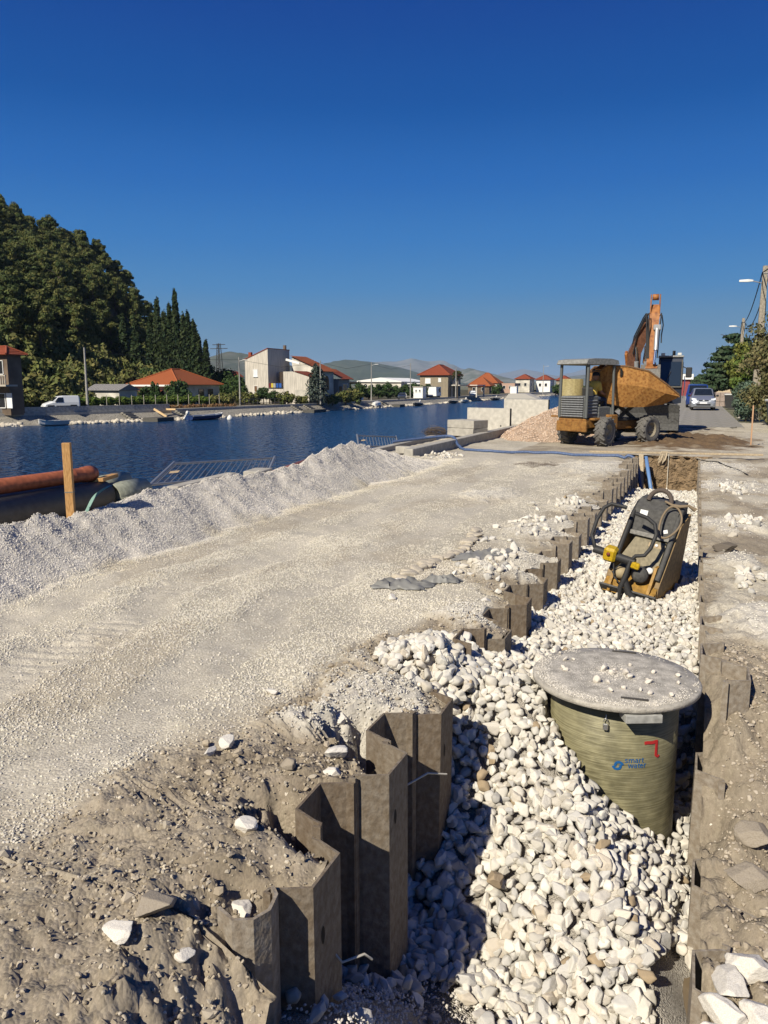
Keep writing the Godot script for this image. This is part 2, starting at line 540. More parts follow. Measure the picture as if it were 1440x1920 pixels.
func c_ahead(x: float, z: float, y: float) -> Color:
	var c := c_left(x, z, y) if x < -1.5 else c_right(x, z, y)
	var d := Vector2((x + 0.2) / 2.6, (z + 29.3) / 4.8).length() + 0.35 * n_patch.get_noise_2d(x, z)
	return c.lerp(Color(0.2, 0.135, 0.08), 1.0 - ss(0.6, 1.0, d))

func zlines(from: float, to: float, grow := 0.0065, least := 0.028) -> PackedFloat32Array:
	var o := PackedFloat32Array()
	var z := from
	while z > to:
		o.append(z)
		z -= maxf(least, grow * absf(z)) if z > -1.0e9 else 1.0
	o.append(to)
	return o

func build_ground():
	var g := mat("site_ground", Color.WHITE, 0.95, {"tex": "pebble", "scale": 0.9, "detail": "grain", "dscale": 2.3, "bump": "pebble_h", "bump_cm": 0.45, "vc": true, "spec": 0.25})
	var zs := zlines(3.0, -22.75)
	structure("haul_road", field(zs, 250, func(_z): return -9.7, edge_left, h_left, c_left, 0.8), g)
	structure("trench_bank_ground", field(zs, 80, edge_right, func(_z): return 8.0, h_right, c_right, 2.2), g)
	structure("dug_over_ground", field(zlines(-22.75, -45.0, 0.0045), 190, func(_z): return -9.7, func(_z): return 8.0, h_ahead, c_ahead), g)
	# the bank that drops to the river
	var bank := mat("bank_soil", L(0.3, 0.26, 0.2), 0.95, {"tex": "blotch", "scale": 0.5, "bump": "rough_h", "bump_cm": 4.0})
	structure("river_bank", field(zlines(40.0, -420.0, 0.05, 0.6), 8, func(_z): return -12.5, func(_z): return -9.68, func(x, z): return lerpf(-0.36, -2.6, ss(-9.7, -12.4, x)) + (0.15 * n_mid.get_noise_2d(x, z) if x < -9.9 else 0.0), func(_x, _z, _y): return Color.WHITE), bank)
	# trench floor, pit end
	var soil := mat("pit_soil", L(0.36, 0.25, 0.145), 0.95, {"tex": "blotch", "scale": 0.7, "detail": "grain", "dscale": 2.0, "bump": "rough_h", "bump_cm": 6.0})
	var b := Mb.new()
	b.smooth(true)
	var pit := func(i: int, j: int): return V(-1.75 + 2.25 * i / 24.0, 0.03 - 1.75 * j / 18.0, -22.78 + 0.16 * n_mid.get_noise_2d(i * 0.2, j * 0.22) + 0.1 * (j / 18.0))
	for i in 24:
		for j in 18: b.quad(pit.call(i, j), pit.call(i, j + 1), pit.call(i + 1, j + 1), pit.call(i + 1, j))
	structure("pit_end_wall", b, soil)
	var bed := mat("trench_floor_stone", L(0.46, 0.42, 0.36), 0.95, {"tex": "pebble", "scale": 1.6, "bump": "pebble_h", "bump_cm": 2.0})  # coloured darker than the stones to paint shade into their gaps
	structure("trench_floor", field(zlines(1.5, -23.0, 0.01, 0.06), 34, func(_z): return -1.72, func(_z): return 0.6, func(x, z): return h_fill(x, z) - 0.07, func(_x, _z, _y): return Color.WHITE), bed)
	# a puddle at the foot of the right-hand wall
	b = Mb.new()
	var ring := []
	for k in 22:
		var a := TAU * k / 22.0
		var rr := 1.0 + 0.3 * n_mid.get_noise_2d(cos(a) * 2.0, sin(a) * 2.0)
		ring.append(V(0.12 + 0.16 * cos(a) * rr, -1.235, -3.75 + 0.42 * sin(a) * rr))
	for k in 22: b.face([ring[k], ring[(k + 1) % 22], V(0.12, -1.235, -3.75)], V(0, -3, -3.7))
	structure("puddle_water", b, mat("muddy_water", L(0.16, 0.12, 0.075), 0.12, {"spec": 0.5}))
	# land beyond the site
	var land := mat("plain_ground", L(0.25, 0.24, 0.14), 0.95, {"tex": "blotch", "scale": 0.02, "detail": "grain", "dscale": 0.4})
	b = Mb.new()
	b.quad(V(7.9, -0.06, 60), V(900, -0.06, 60), V(900, -0.06, -44.0), V(7.9, -0.06, -44.0))
	b.quad(V(-9.7, -0.06, 60), V(7.9, -0.06, 60), V(7.9, -0.06, 2.99), V(-9.7, -0.06, 2.99))
	b.quad(V(-9.7, -0.06, -44.9), V(900, -0.06, -44.0), V(6000, -0.5, -12000), V(-9.7, -0.5, -12000))
	b.quad(V(-6000, -1.5, -420), V(-9.7, -1.5, -420), V(-9.7, -1.5, -12000), V(-6000, -1.5, -12000))
	structure("ground", b, land)
	# asphalt road running on from the site
	var asp := mat("asphalt", L(0.43, 0.40, 0.345), 0.9, {"tex": "blotch", "scale": 0.35, "detail": "grain", "dscale": 3.0, "bump": "rough_h", "bump_cm": 0.6})
	b = Mb.new()
	var edge := []
	for k in 26:
		var x := -5.5 + 7.6 * k / 25.0
		edge.append(V(x, 0.05, -38.2 - 0.6 * ss(0.0, 2.2, x) + 0.5 * n_mid.get_noise_2d(x * 1.1, 1.0)))
	for k in 25:
		var q0: Vector3 = edge[k]
		var q1: Vector3 = edge[k + 1]
		b.quad(V(q0.x, 0.05, -60), V(q1.x, 0.05, -60), q1, q0)
		b.quad(q0, q1, q1 + V(0, -0.16, 0.02), q0 + V(0, -0.16, 0.02))
	b.quad(V(-5.5, 0.05, -60), V(2.1, 0.05, -60), V(2.6, 0.02, -420), V(-5.5, 0.02, -420))
	b.quad(V(2.1, 0.05, -38.8), V(2.1, -0.1, -38.8), V(2.1, -0.1, -60), V(2.1, 0.05, -60))
	structure("asphalt_road", b, asp)
	# river
	var wm := mat("river_water", L(0.009, 0.043, 0.112), 0.2, {"bump": "wave_h", "bump_cm": 45.0, "scale": V(0.1, 0.1, 0.065), "spec": 0.17})  # deep blue base colour paints in the reflection of the high sky
	b = Mb.new()
	b.quad(V(-90, -2.3, 60), V(-9.8, -2.3, 60), V(-9.8, -2.3, -430), V(-90, -2.3, -430))
	structure("river_water", b, wm)

func stone_color() -> Color:
	var v := rnd(0.74, 1.08)
	var w := rnd(0.0, 1.0)
	var c := Color(0.77, 0.745, 0.675).lerp(Color(0.69, 0.64, 0.55), w * w)
	if rng.randf() < 0.12: c = Color(0.6, 0.585, 0.55)
	if rng.randf() < 0.02: c = Color(0.42, 0.33, 0.22)
	return Color(c.r * v, c.g * v, c.b * v)

func in_tank(x: float, z: float, r: float) -> bool:
	return Vector2(x + 0.41, z + 5.34).length() < r

func build_stones():
	rng.seed = 5
	var bed := Node3D.new()
	bed.name = "stone_bed"
	add_child(bed)
	bed.set_meta("kind", "structure")
	var near := []
	var small := []
	for k in 9:
		near.append(rock(100 + k, 3))
		small.append(rock(140 + k, 2))
	var mats := []
	for q in [[0.79, 0.765, 0.70], [0.75, 0.715, 0.635], [0.69, 0.65, 0.58], [0.76, 0.71, 0.615], [0.65, 0.585, 0.485], [0.62, 0.605, 0.57], [0.8, 0.78, 0.72]]:
		mats.append(mat("limestone_%d" % mats.size(), Color(q[0], q[1], q[2]), 0.92, {"tex": "stone", "scale": 3.0, "bump": "rough_h", "bump_cm": 0.12, "local": true, "spec": 0.25}))
	var list := []
	for layer in 3:
		var z := 0.2
		while z > -21.4:
			var step := lerpf(0.055, 0.052, ss(-4.0, -9.0, z)) * (1.0 if layer else 1.25)
			var x := -1.66
			while x < 0.5:
				var px := x + rnd(-0.04, 0.04)
				var pz := z + rnd(-0.04, 0.04)
				x += step
				# bare gravel at the near left corner and mud at the near right
				var bare := ss(0.75, 0.35, Vector2((px + 1.0) / 0.55, (pz + 3.15) / 0.55).length() + 0.35 * n_mid.get_noise_2d(px * 2.0, pz * 2.0))
				if rng.randf() < bare: continue
				if pz > -3.15 and px < -0.55 + 0.3 * n_mid.get_noise_2d(px, pz) and rng.randf() < 0.97: continue
				if Vector2((px - 0.13) / 0.17, (pz + 3.75) / 0.45).length() < 1.0: continue
				if in_tank(px, pz, 0.47): continue
				if px < edge_left(pz) - (0.55 if absf(pz + 5.15) < 0.32 else 0.0) or px > edge_right(pz): continue
				if px < MIDL - 0.15 and h_fill(px, pz) < h_left(px, pz) - 0.1: continue
				var s := rnd(0.044, 0.088) * (1.35 if rng.randf() < 0.12 else 1.0)
				s *= 1.0 if pz > -4.6 else 0.86
				list.append([V(px, h_fill(px, pz) + ([-0.025, 0.008][layer] if layer < 2 else rnd(0.016, 0.045)), pz), s])
				if layer == 2: x += step * 0.9
			z -= step * (1.7 if layer == 2 else 1.0)
	# spill of stones out of the gap in the wall, a few loose ones round the site
	for k in 420:
		var a := rnd(0, TAU); var d := sqrt(rng.randf())
		var p := V(-1.72 + cos(a) * d * 0.4, 0, -5.25 + sin(a) * d * 0.45)
		p.y = maxf(h_left(p.x, p.z), h_fill(p.x, p.z)) + 0.02 + 0.1 * (1.0 - d)
		list.append([p, rnd(0.05, 0.1)])
	for k in 420:
		var q = [[-1.85, -8.2, 0.5], [-1.8, -10.6, 0.6], [0.6, -12.0, 0.45], [0.55, -8.7, 0.3], [-6.45, -20.6, 0.55], [0.62, -16.0, 0.6], [-1.75, -13.0, 0.5]][k % 7]
		var p := V(q[0] + rng.randfn() * q[2] * 0.45, 0, q[1] + rng.randfn() * q[2] * 0.8)
		if p.x > MIDL - 0.2 and p.x < MIDR + 0.2: continue
		p.y = (h_left(p.x, p.z) if p.x < -1.0 else h_right(p.x, p.z)) + 0.015
		list.append([p, rnd(0.045, 0.11)])
	var eye := V(0, 2, 0)
	var fwd := V(-sin(deg_to_rad(21.9)), 0, -cos(deg_to_rad(21.9)))
	var rank := []
	for i in list.size():
		var d: Vector3 = list[i][0] - eye
		var seen: bool = d.dot(fwd) > 2.3 and list[i][0].z < -3.05
		rank.append([-(list[i][1] / d.length()) if seen else 0.0, i])
	rank.sort_custom(func(a, b): return a[0] < b[0])
	var one := {}
	for k in 300: one[rank[k][1]] = true
	var buf := []
	for k in 9: buf.append(PackedFloat32Array())
	for i in list.size():
		var bas := rand_basis()
		var s: float = list[i][1]
		if one.has(i):
			var o := part(bed, "stone", near[i % 9], mats[rng.randi() % 7])
			o.transform = Transform3D(bas.scaled(V(s, s, s)), list[i][0])
		else:
			put(buf[i % 9], Transform3D(bas.scaled(V(s, s, s)), list[i][0]), stone_color())
	var sm := mat("limestone_small", Color.WHITE, 0.92, {"tex": "stone", "scale": 3.0, "local": true, "vc": true, "spec": 0.25})
	for k in 9: swarm(bed, "stones", small[k] if k > 3 else near[k], sm, buf[k], true)

func build_pebbles():
	rng.seed = 9
	var pm := mat("pebble_grey", Color.WHITE, 0.93, {"vc": true, "spec": 0.25})
	var sh := []
	for k in 4: sh.append(rock(300 + k, 1 if k < 2 else 0, 9, true))
	var zones := [
		# name, x range, z range, tries per square metre, kind
		["pile_gravel", -7.3, -5.6, 0.0, -20.0, 3600.0, 0, "grey white gravel lying all over the long pile beside the river"],
		["road_gravel", -5.9, -1.3, -1.2, -9.0, 3400.0, 1, "pale loose gravel strewn on the near part of the haul road"],
		["road_gravel", -5.9, -1.3, -9.0, -20.0, 1000.0, 1, "pale loose gravel strewn on the far part of the haul road"],
		["bank_gravel", 0.1, 2.6, -1.8, -22.0, 420.0, 2, "loose gravel strewn on the soil right of the trench"],
		["trench_gravel", -1.62, 0.1, -2.0, -4.4, 2600.0, 3, "fine gravel patch on the trench floor by the left wall"],
	]
	for zn in zones:
		var heap := thing(zn[0], zn[7], "gravel")
		heap.set_meta("kind", "stuff")
		var buf := [PackedFloat32Array(), PackedFloat32Array(), PackedFloat32Array(), PackedFloat32Array()]
		var area: float = (zn[2] - zn[1]) * (zn[3] - zn[4])
		for k in int(area * zn[5]):
			var x := rnd(zn[1], zn[2])
			var z := rnd(zn[4], zn[3])
			# out of the picture to the left
			if x < -1.4 and x < 1.2 * z - 0.6: continue
			var y := 0.0
			var s := rnd(0.007, 0.0155)
			var c := Color(0.64, 0.595, 0.535)
			match zn[6]:
				0:
					y = h_left(x, z)
					if x > -5.95 and rng.randf() < (x + 5.95) * 3.0: continue
					c = c_left(x, z, y)
				1:
					if x > edge_left(z) - 0.02: continue
					var dd := dirt_share(x, z)
					var sp := spill_share(x, z)
					var keep := lerpf(lerpf(0.85, 0.16, rut(x, z)), 0.2, dd)
					keep *= 0.45 + 0.75 * ss(-0.25, 0.25, n_patch.get_noise_2d(x * 1.2 + 40.0, z * 0.8))
					keep = maxf(keep, sp)
					if rng.randf() > keep: continue
					y = h_left(x, z)
					c = c_left(x, z, y).lerp(Color(0.58, 0.55, 0.5), 0.45) * 0.95 if dd < 0.5 or sp > 0.3 else [Color(0.41, 0.35, 0.265), Color(0.35, 0.29, 0.21), Color(0.52, 0.46, 0.37), Color(0.38, 0.32, 0.24)][rng.randi() % 4]
					if sp <= 0.3 and dd > 0.5: s *= rnd(0.5, 1.4)
				2:
					if x < edge_right(z) + 0.02: continue
					var sp2 := spill_share(x, z)
					if rng.randf() > maxf(sp2, 0.35 * ss(-0.2, 0.3, n_patch.get_noise_2d(x * 1.2 + 40.0, z * 0.8))): continue
					y = h_right(x, z)
					c = [Color(0.36, 0.3, 0.23), Color(0.5, 0.44, 0.36), Color(0.62, 0.56, 0.47)][rng.randi() % 3]
					if sp2 > 0.3: c = C_WHITE
				3:
					var bare := ss(1.25, 0.6, Vector2((x + 0.95) / 0.75, (z + 3.1) / 0.8).length())
					if rng.randf() > bare or x < edge_left(z) + 0.03: continue
					y = h_fill(x, z) - 0.03 + 0.03 * rng.randf()
					c = Color(0.6, 0.55, 0.48)
			var v := rnd(0.8, 1.14)
			put(buf[k % 4], Transform3D(rand_basis().scaled(V(s, s * rnd(0.8, 1.0), s)), V(x, y + s * 0.12, z)), Color(c.r * v, c.g * v, c.b * v * rnd(0.94, 1.03)))
		for k in 4: swarm(heap, "gravel", sh[k], pm, buf[k], true)
	# lumps of soil and dull cobbles along the left edge
	var cl := [PackedFloat32Array(), PackedFloat32Array(), PackedFloat32Array(), PackedFloat32Array()]
	for k in 14000:
		var z := -1.3 - 7.0 * pow(rng.randf(), 1.3)
		var x := rnd(-3.2, -1.35)
		var dd := dirt_share(x, z)
		if x > edge_left(z) - 0.03 or rng.randf() > dd * (0.15 + ss(0.0, 0.45, n_patch.get_noise_2d(x * 1.4 + 30.0, z * 1.4))): continue
		var s := rnd(0.007, 0.022) if rng.randf() < 0.95 else rnd(0.022, 0.05)
		var c: Color = [Color(0.37, 0.31, 0.23), Color(0.32, 0.265, 0.19), Color(0.41, 0.35, 0.265), Color(0.35, 0.305, 0.24)][rng.randi() % 4]
		put(cl[k % 4], Transform3D(rand_basis().scaled(V(s, s * 0.8, s)), V(x, h_left(x, z) + s * 0.1, z)), c)
	for k in 5200:
		var z := rnd(-6.4, -2.4)
		var x := rnd(0.3, 1.2)
		var s := rnd(0.006, 0.02) if rng.randf() < 0.94 else rnd(0.02, 0.045)
		var c: Color = [Color(0.37, 0.31, 0.23), Color(0.43, 0.37, 0.29), Color(0.33, 0.27, 0.2)][rng.randi() % 3]
		put(cl[k % 4], Transform3D(rand_basis().scaled(V(s, s * 0.8, s)), V(x, h_right(x, z) + s * 0.05, z)), c)
	var lumps := thing("soil_clods", "brown soil clods and dull cobbles crumbled along both trench edges", "soil")
	lumps.set_meta("kind", "stuff")
	for k in 4: swarm(lumps, "clods", sh[k], mat("clod", Color.WHITE, 0.95, {"vc": true, "spec": 0.2}), cl[k], true)

# ---------------------------------------------------------------- steel, tank, rocks
const ORD := ["first", "second", "third", "fourth", "fifth", "sixth", "seventh", "eighth", "ninth", "tenth", "eleventh", "twelfth", "thirteenth", "fourteenth"]

func sheet_mesh(out: float, low: float, top: float, sd: int) -> Mb:
	# one pan of a steel pile wall: web, two flanges and hooked locks
	var w := 0.2125
	var pl := PackedVector2Array([Vector2(0.02 * out, -w - 0.012), Vector2(-0.012 * out, -w - 0.006), Vector2(-0.006 * out, -w + 0.028), Vector2(0.03 * out, -w + 0.034), Vector2(0.15 * out, -0.125), Vector2(0.15 * out, 0.125), Vector2(0.03 * out, w - 0.03), Vector2(-0.008 * out, w - 0.02), Vector2(-0.014 * out, w + 0.008), Vector2(0.016 * out, w + 0.012)])
	var b := Mb.new()
	for g in Geometry2D.offset_polyline(pl, 0.0065, Geometry2D.JOIN_MITER, Geometry2D.END_BUTT):
		var t := Transform3D(Basis(V(1, 0, 0), V(0, 0, 1), V(0, 1, 0)), V(0, (top + low) * 0.5, 0))
		b.prism(g, t, top - low)
	return b

func build_sheets():
	rng.seed = 21
	var steel := []
	for q in [[0.26, 0.218, 0.168], [0.235, 0.19, 0.142], [0.28, 0.238, 0.185]]:
		steel.append(mat("pile_steel_%d" % steel.size(), Color(q[0], q[1], q[2]), 0.78, {"tex": "rust", "scale": V(1.9, 1.4, 1.9), "detail": "grain", "dscale": V(6.0, 1.5, 6.0), "bump": "rough_h", "bump_cm": 0.4, "spec": 0.35}))
	var pale := mat("pile_steel_dusty", L(0.37, 0.325, 0.265), 0.85, {"tex": "rust", "scale": V(1.9, 1.4, 1.9), "detail": "grain", "dscale": V(6.0, 1.5, 6.0), "bump": "rough_h", "bump_cm": 0.4})
	var k := 0
	var z := -3.5 + 0.425 * 2
	var cb := Mb.new()
	for g in Geometry2D.offset_polyline(PackedVector2Array([Vector2(0.01, -2.45), Vector2(0.05, -2.41), Vector2(0.07, -2.32), Vector2(0.04, -2.25), Vector2(-0.03, -2.22), Vector2(-0.12, -2.26)]), 0.007, Geometry2D.JOIN_MITER, Geometry2D.END_BUTT):
		cb.prism(g, Transform3D(Basis(V(1, 0, 0), V(0, 0, 1), V(0, 1, 0)), V(MIDL, -1.15, 0)), 2.3)
	single("corner_pile", cb, pale, "narrow steel corner pile nearest the camera in the left wall", "sheet pile")
	while z > -21.7:
		var out := 1.0 if k % 2 == 0 else -1.0
		var top := rnd(-0.05, 0.06)
		if z > -3.3: top = [-0.02, 0.03, -0.06, -0.02][k % 4]
		if z < -4.65 and z > -5.6: top = -0.45
		if z < -8.5: top = rnd(-0.02, 0.1)
		var label: String = "rusty steel sheet pile in the left trench wall, %s from the camera" % ORD[k] if k < 14 else "steel sheet pile in the far stretch of the left trench wall"
		var b := sheet_mesh(out, -2.3, top, k)
		var o := single("sheet_pile", b, steel[k % 3] if z > -9.0 else pale, label, "sheet pile", "sheet piles of the left trench wall")
		o.position = V(MIDL, 0, z)
		o.rotation = V(0, rnd(-0.02, 0.02), rnd(-0.012, 0.012))
		if out > 0.0 and z > -7.5:
			# lifting hole: a flat dark oval on the web, its shade painted as colour
			var hb := Mb.new()
			var ring := []
			for j in 12: ring.append(V(0.1585, top - 0.27 + 0.042 * sin(TAU * j / 12.0), 0.05 + 0.016 * cos(TAU * j / 12.0)))
			hb.face(ring, V(0, top - 0.27, 0))
			part(o, "lifting_hole", hb, mat("hole_shade", L(0.02, 0.016, 0.012), 0.95))
		z -= 0.425
		k += 1
	k = 0
	z = -3.5 + 0.425 * 4
	while z > -22.3:
		var out := -1.0 if k % 2 == 0 else 1.0
		var top := rnd(-0.03, 0.05)
		if z > -5.7: top = h_right(MIDR - 0.05, z) - 0.03
		if z < -6.1 and out > 0.0: top = -0.25
		elif z < -6.1: top = rnd(-0.03, 0.02)
		if absf(z + 5.84) < 0.22: top = 0.03
		var label: String = "rusty steel sheet pile in the right trench wall, %s from the camera" % ORD[k] if k < 12 else "pale dusty sheet pile in the far stretch of the right trench wall"
		if absf(z + 5.84) < 0.22: label = "tall bare steel sheet pile standing at the right edge of the tank lid" if z < -5.8 else "tall bare steel sheet pile just nearer than the one touching the tank lid"
		var o := single("sheet_pile", sheet_mesh(out, -2.3, top, k), pale, label, "sheet pile", "sheet piles of the right trench wall")
		o.position = V(MIDR, 0, z)
		o.rotation = V(0, rnd(-0.02, 0.02), rnd(-0.01, 0.01))
		z -= 0.425
		k += 1

func bent(mesh: ArrayMesh, ctr: Vector3, r: float, a0: float, y0: float) -> ArrayMesh:
	# wraps a flat mesh (x along, y up, z out) round an upright cylinder
	var o := ArrayMesh.new()
	for s in mesh.get_surface_count():
		var a := mesh.surface_get_arrays(s)
		var p: PackedVector3Array = a[Mesh.ARRAY_VERTEX]
		var nn: PackedVector3Array = a[Mesh.ARRAY_NORMAL]
		for i in p.size():
			var t := a0 + p[i].x / r
			var rr := r + p[i].z
			p[i] = ctr + V(sin(t) * rr, y0 + p[i].y, cos(t) * rr)
			nn[i] = V(sin(t), 0, cos(t)) if absf(nn[i].z) > 0.5 else nn[i].rotated(Vector3.UP, t)
		a[Mesh.ARRAY_VERTEX] = p; a[Mesh.ARRAY_NORMAL] = nn
		a[Mesh.ARRAY_TANGENT] = null
		o.add_surface_from_arrays(Mesh.PRIMITIVE_TRIANGLES, a)
	return o

func flat_mesh(polys: Array, thick := 0.003) -> ArrayMesh:
	var b := Mb.new()
	for p in polys: b.prism(p, Transform3D(), thick)
	return b.done()

func strip2(pts: Array, w: float) -> PackedVector2Array:
	# outline of a bar along a polyline, cut finely so it can be bent
	var l := PackedVector2Array()
	var r := PackedVector2Array()
	for i in pts.size():
		var d: Vector2 = (pts[mini(i + 1, pts.size() - 1)] - pts[maxi(i - 1, 0)]).normalized().orthogonal() * w * 0.5
		l.append(pts[i] + d)
		r.append(pts[i] - d)
	r.reverse()
	l.append_array(r)
	return l

func build_tank():
	var t := thing("buried_tank", "olive fibreglass tank with round dusty lid set in the white stones", "tank", V(-0.41, 0, -5.34))
	var olive := mat("tank_olive", L(0.40, 0.365, 0.215), 0.55, {"tex": "band", "scale": V(0.22, 4.2, 0.22), "detail": "blotch", "dscale": 1.2, "bump": "band", "bump_cm": 0.35, "local": true})
	var b := Mb.new()
	b.lathe([Vector2(0.0, -1.5), Vector2(0.435, -1.5), Vector2(0.435, -1.0), Vector2(0.432, -0.5), Vector2(0.43, -0.05), Vector2(0.40, -0.045), Vector2(0.0, -0.045)], 72)
	part(t, "tank_body", b, olive)
	b = Mb.new()
	b.lathe([Vector2(0.0, -0.042), Vector2(0.55, -0.042), Vector2(0.562, -0.036), Vector2(0.565, -0.01), Vector2(0.556, 0.0), Vector2(0.42, 0.012), Vector2(0.2, 0.016), Vector2(0.0, 0.017)], 72)
	var lid := part(t, "lid", b, mat("lid_dusty", L(0.63, 0.58, 0.49), 0.8, {"tex": "blotch", "scale": 1.1, "detail": "pebble", "dscale": 2.5, "bump": "pebble_h", "bump_cm": 0.25}))
	for q in [V(0.02, 0.012, -0.47), V(0.16, 0.014, 0.42)]:
		b = Mb.new()
		b.bx(q, V(0.17, 0.012, 0.014), 0.002, V(0, 0.1, 0))
		part(lid, "grip_slot", b, mat("slot_dark", L(0.05, 0.045, 0.04), 0.8))
	b = Mb.new()
	var ba := deg_to_rad(24.0)
	b.box(Transform3D(rot_y(ba), V(sin(ba) * 0.5, -0.075, cos(ba) * 0.5)), V(0.235, 0.055, 0.13), 0.004)
	part(t, "lid_bracket", b, mat("bracket_grey", L(0.42, 0.41, 0.37), 0.6, {"tex": "blotch", "scale": 2.0}))
	b = Mb.new()
	var pa := deg_to_rad(-1.0)
	var pc := V(sin(pa) * 0.455, -0.16, cos(pa) * 0.455)
	b.bx(pc + V(0, -0.03, 0), V(0.034, 0.045, 0.018), 0.005)
	var arc := []
	for k in 9: arc.append(pc + V(0.012 * cos(PI * k / 8.0), 0.002 + 0.026 * sin(PI * k / 8.0), 0))
	b.tube(arc, 0.0035, 6)
	b.tube([pc + V(0, 0.05, -0.01), pc + V(0.0, 0.022, 0)], 0.003, 6)
	part(t, "padlock", b, mat("padlock_steel", L(0.55, 0.55, 0.53), 0.3, {"metal": 0.9}))
	# print on the side
	var blue := mat("print_blue", L(0.01, 0.09, 0.25), 0.5)
	var red := mat("spray_red", L(0.42, 0.02, 0.02), 0.7)
	for w in [["smart", -0.445, 0.0], ["water", -0.481, 0.022]]:
		var tm := TextMesh.new()
		var f := SystemFont.new()
		f.font_names = PackedStringArray(["Droid Sans"])
		tm.font = f
		tm.text = w[0]
		tm.font_size = 24
		tm.pixel_size = 0.002
		tm.depth = 0.002
		tm.horizontal_alignment = HORIZONTAL_ALIGNMENT_LEFT
		tm.vertical_alignment = VERTICAL_ALIGNMENT_BOTTOM
		var am := ArrayMesh.new()
		var src := tm.get_mesh_arrays()
		am.add_surface_from_arrays(Mesh.PRIMITIVE_TRIANGLES, src)
		part(t, "printed_word", bent(am, Vector3.ZERO, 0.434, deg_to_rad(16.0) + w[2] / 0.434, w[1]), blue)
	var polys := []
	for s in 2:
		var arcp := []
		for k in 15:
			var a := PI * s + lerpf(0.15, 3.5, k / 14.0)
			var rr := 0.031 - 0.017 * k / 14.0
			arcp.append(Vector2(cos(a) * rr, sin(a) * rr))
		polys.append(strip2(arcp, 0.0155))
	part(t, "printed_emblem", bent(flat_mesh(polys), Vector3.ZERO, 0.435, deg_to_rad(10.5), -0.455), blue)
	var bar := []
	for k in 9: bar.append(Vector2(-0.095 + 0.095 * k / 8.0, 0.002 * sin(k * 1.0)))
	var bar2 := []
	for k in 9: bar2.append(Vector2(-0.004, 0.008 - 0.105 * k / 8.0))
	var bar3 := [Vector2(-0.004, -0.098), Vector2(0.01, -0.108), Vector2(0.024, -0.1)]
	part(t, "red_mark", bent(flat_mesh([strip2(bar, 0.02), strip2(bar2, 0.018), strip2(bar3, 0.014)]), Vector3.ZERO, 0.435, deg_to_rad(45.0), -0.3), red)
	# stones and grit lying on the lid
	rng.seed = 77
	var lm := mat("lid_stone", L(0.72, 0.67, 0.59), 0.92, {"tex": "stone", "scale": 3.0, "local": true})
	for k in 26:
		var q := [[-0.08, -0.02, 0.062], [-0.02, 0.03, 0.05], [0.07, 0.0, 0.058], [0.1, 0.06, 0.052], [-0.1, 0.22, 0.052], [-0.36, -0.13, 0.03]]
		var x: float = q[k][0] if k < 6 else rnd(-0.42, 0.45)
		var z: float = q[k][1] if k < 6 else rnd(-0.3, 0.42)
		if Vector2(x, z).length() > 0.5: continue
		var s: float = q[k][2] if k < 6 else rnd(0.018, 0.042)
		var o := single("lid_stone", rock(500 + k % 7, 2), lm, "small white stone lying loose on the round tank lid", "stone", "stones on the tank lid")
		o.transform = Transform3D(rand_basis().scaled(V(s, s, s)), V(-0.41 + x, 0.014 + s * 0.3, -5.34 + z))
	var buf := PackedFloat32Array()
	for k in 6500:
		var a := rnd(0, TAU); var d := sqrt(rng.randf()) * 0.545
		var x := cos(a) * d; var z := sin(a) * d
		if rng.randf() < ss(0.1, -0.25, z - 0.4 * x + 0.4 * n_mid.get_noise_2d(x * 3.0, z * 3.0)) * 0.92: continue
		var s := rnd(0.006, 0.014)
		var v := rnd(0.8, 1.1)
		put(buf, Transform3D(rand_basis().scaled(V(s, s, s)), V(-0.41 + x, 0.018 - 0.012 * d / 0.5, -5.34 + z)), Color(0.62 * v, 0.575 * v, 0.5 * v))
	var g := swarm(self, "lid_grit", rock(300, 0), MAT.pebble_grey, buf, true)
	meta(g, "fine pale grit scattered over the tank lid", "gravel")

func boulder(at: Vector3, s: Vector3, sd: int, m: Material, called: String, label: String, cat := "rock", group := ""):
	var o := single(called, rock(sd, 4, 14), m, label, cat, group)
	o.transform = Transform3D(Basis.from_euler(V(rnd(-0.4, 0.4), rnd(-PI, PI), rnd(-0.4, 0.4))).scaled(s), at)

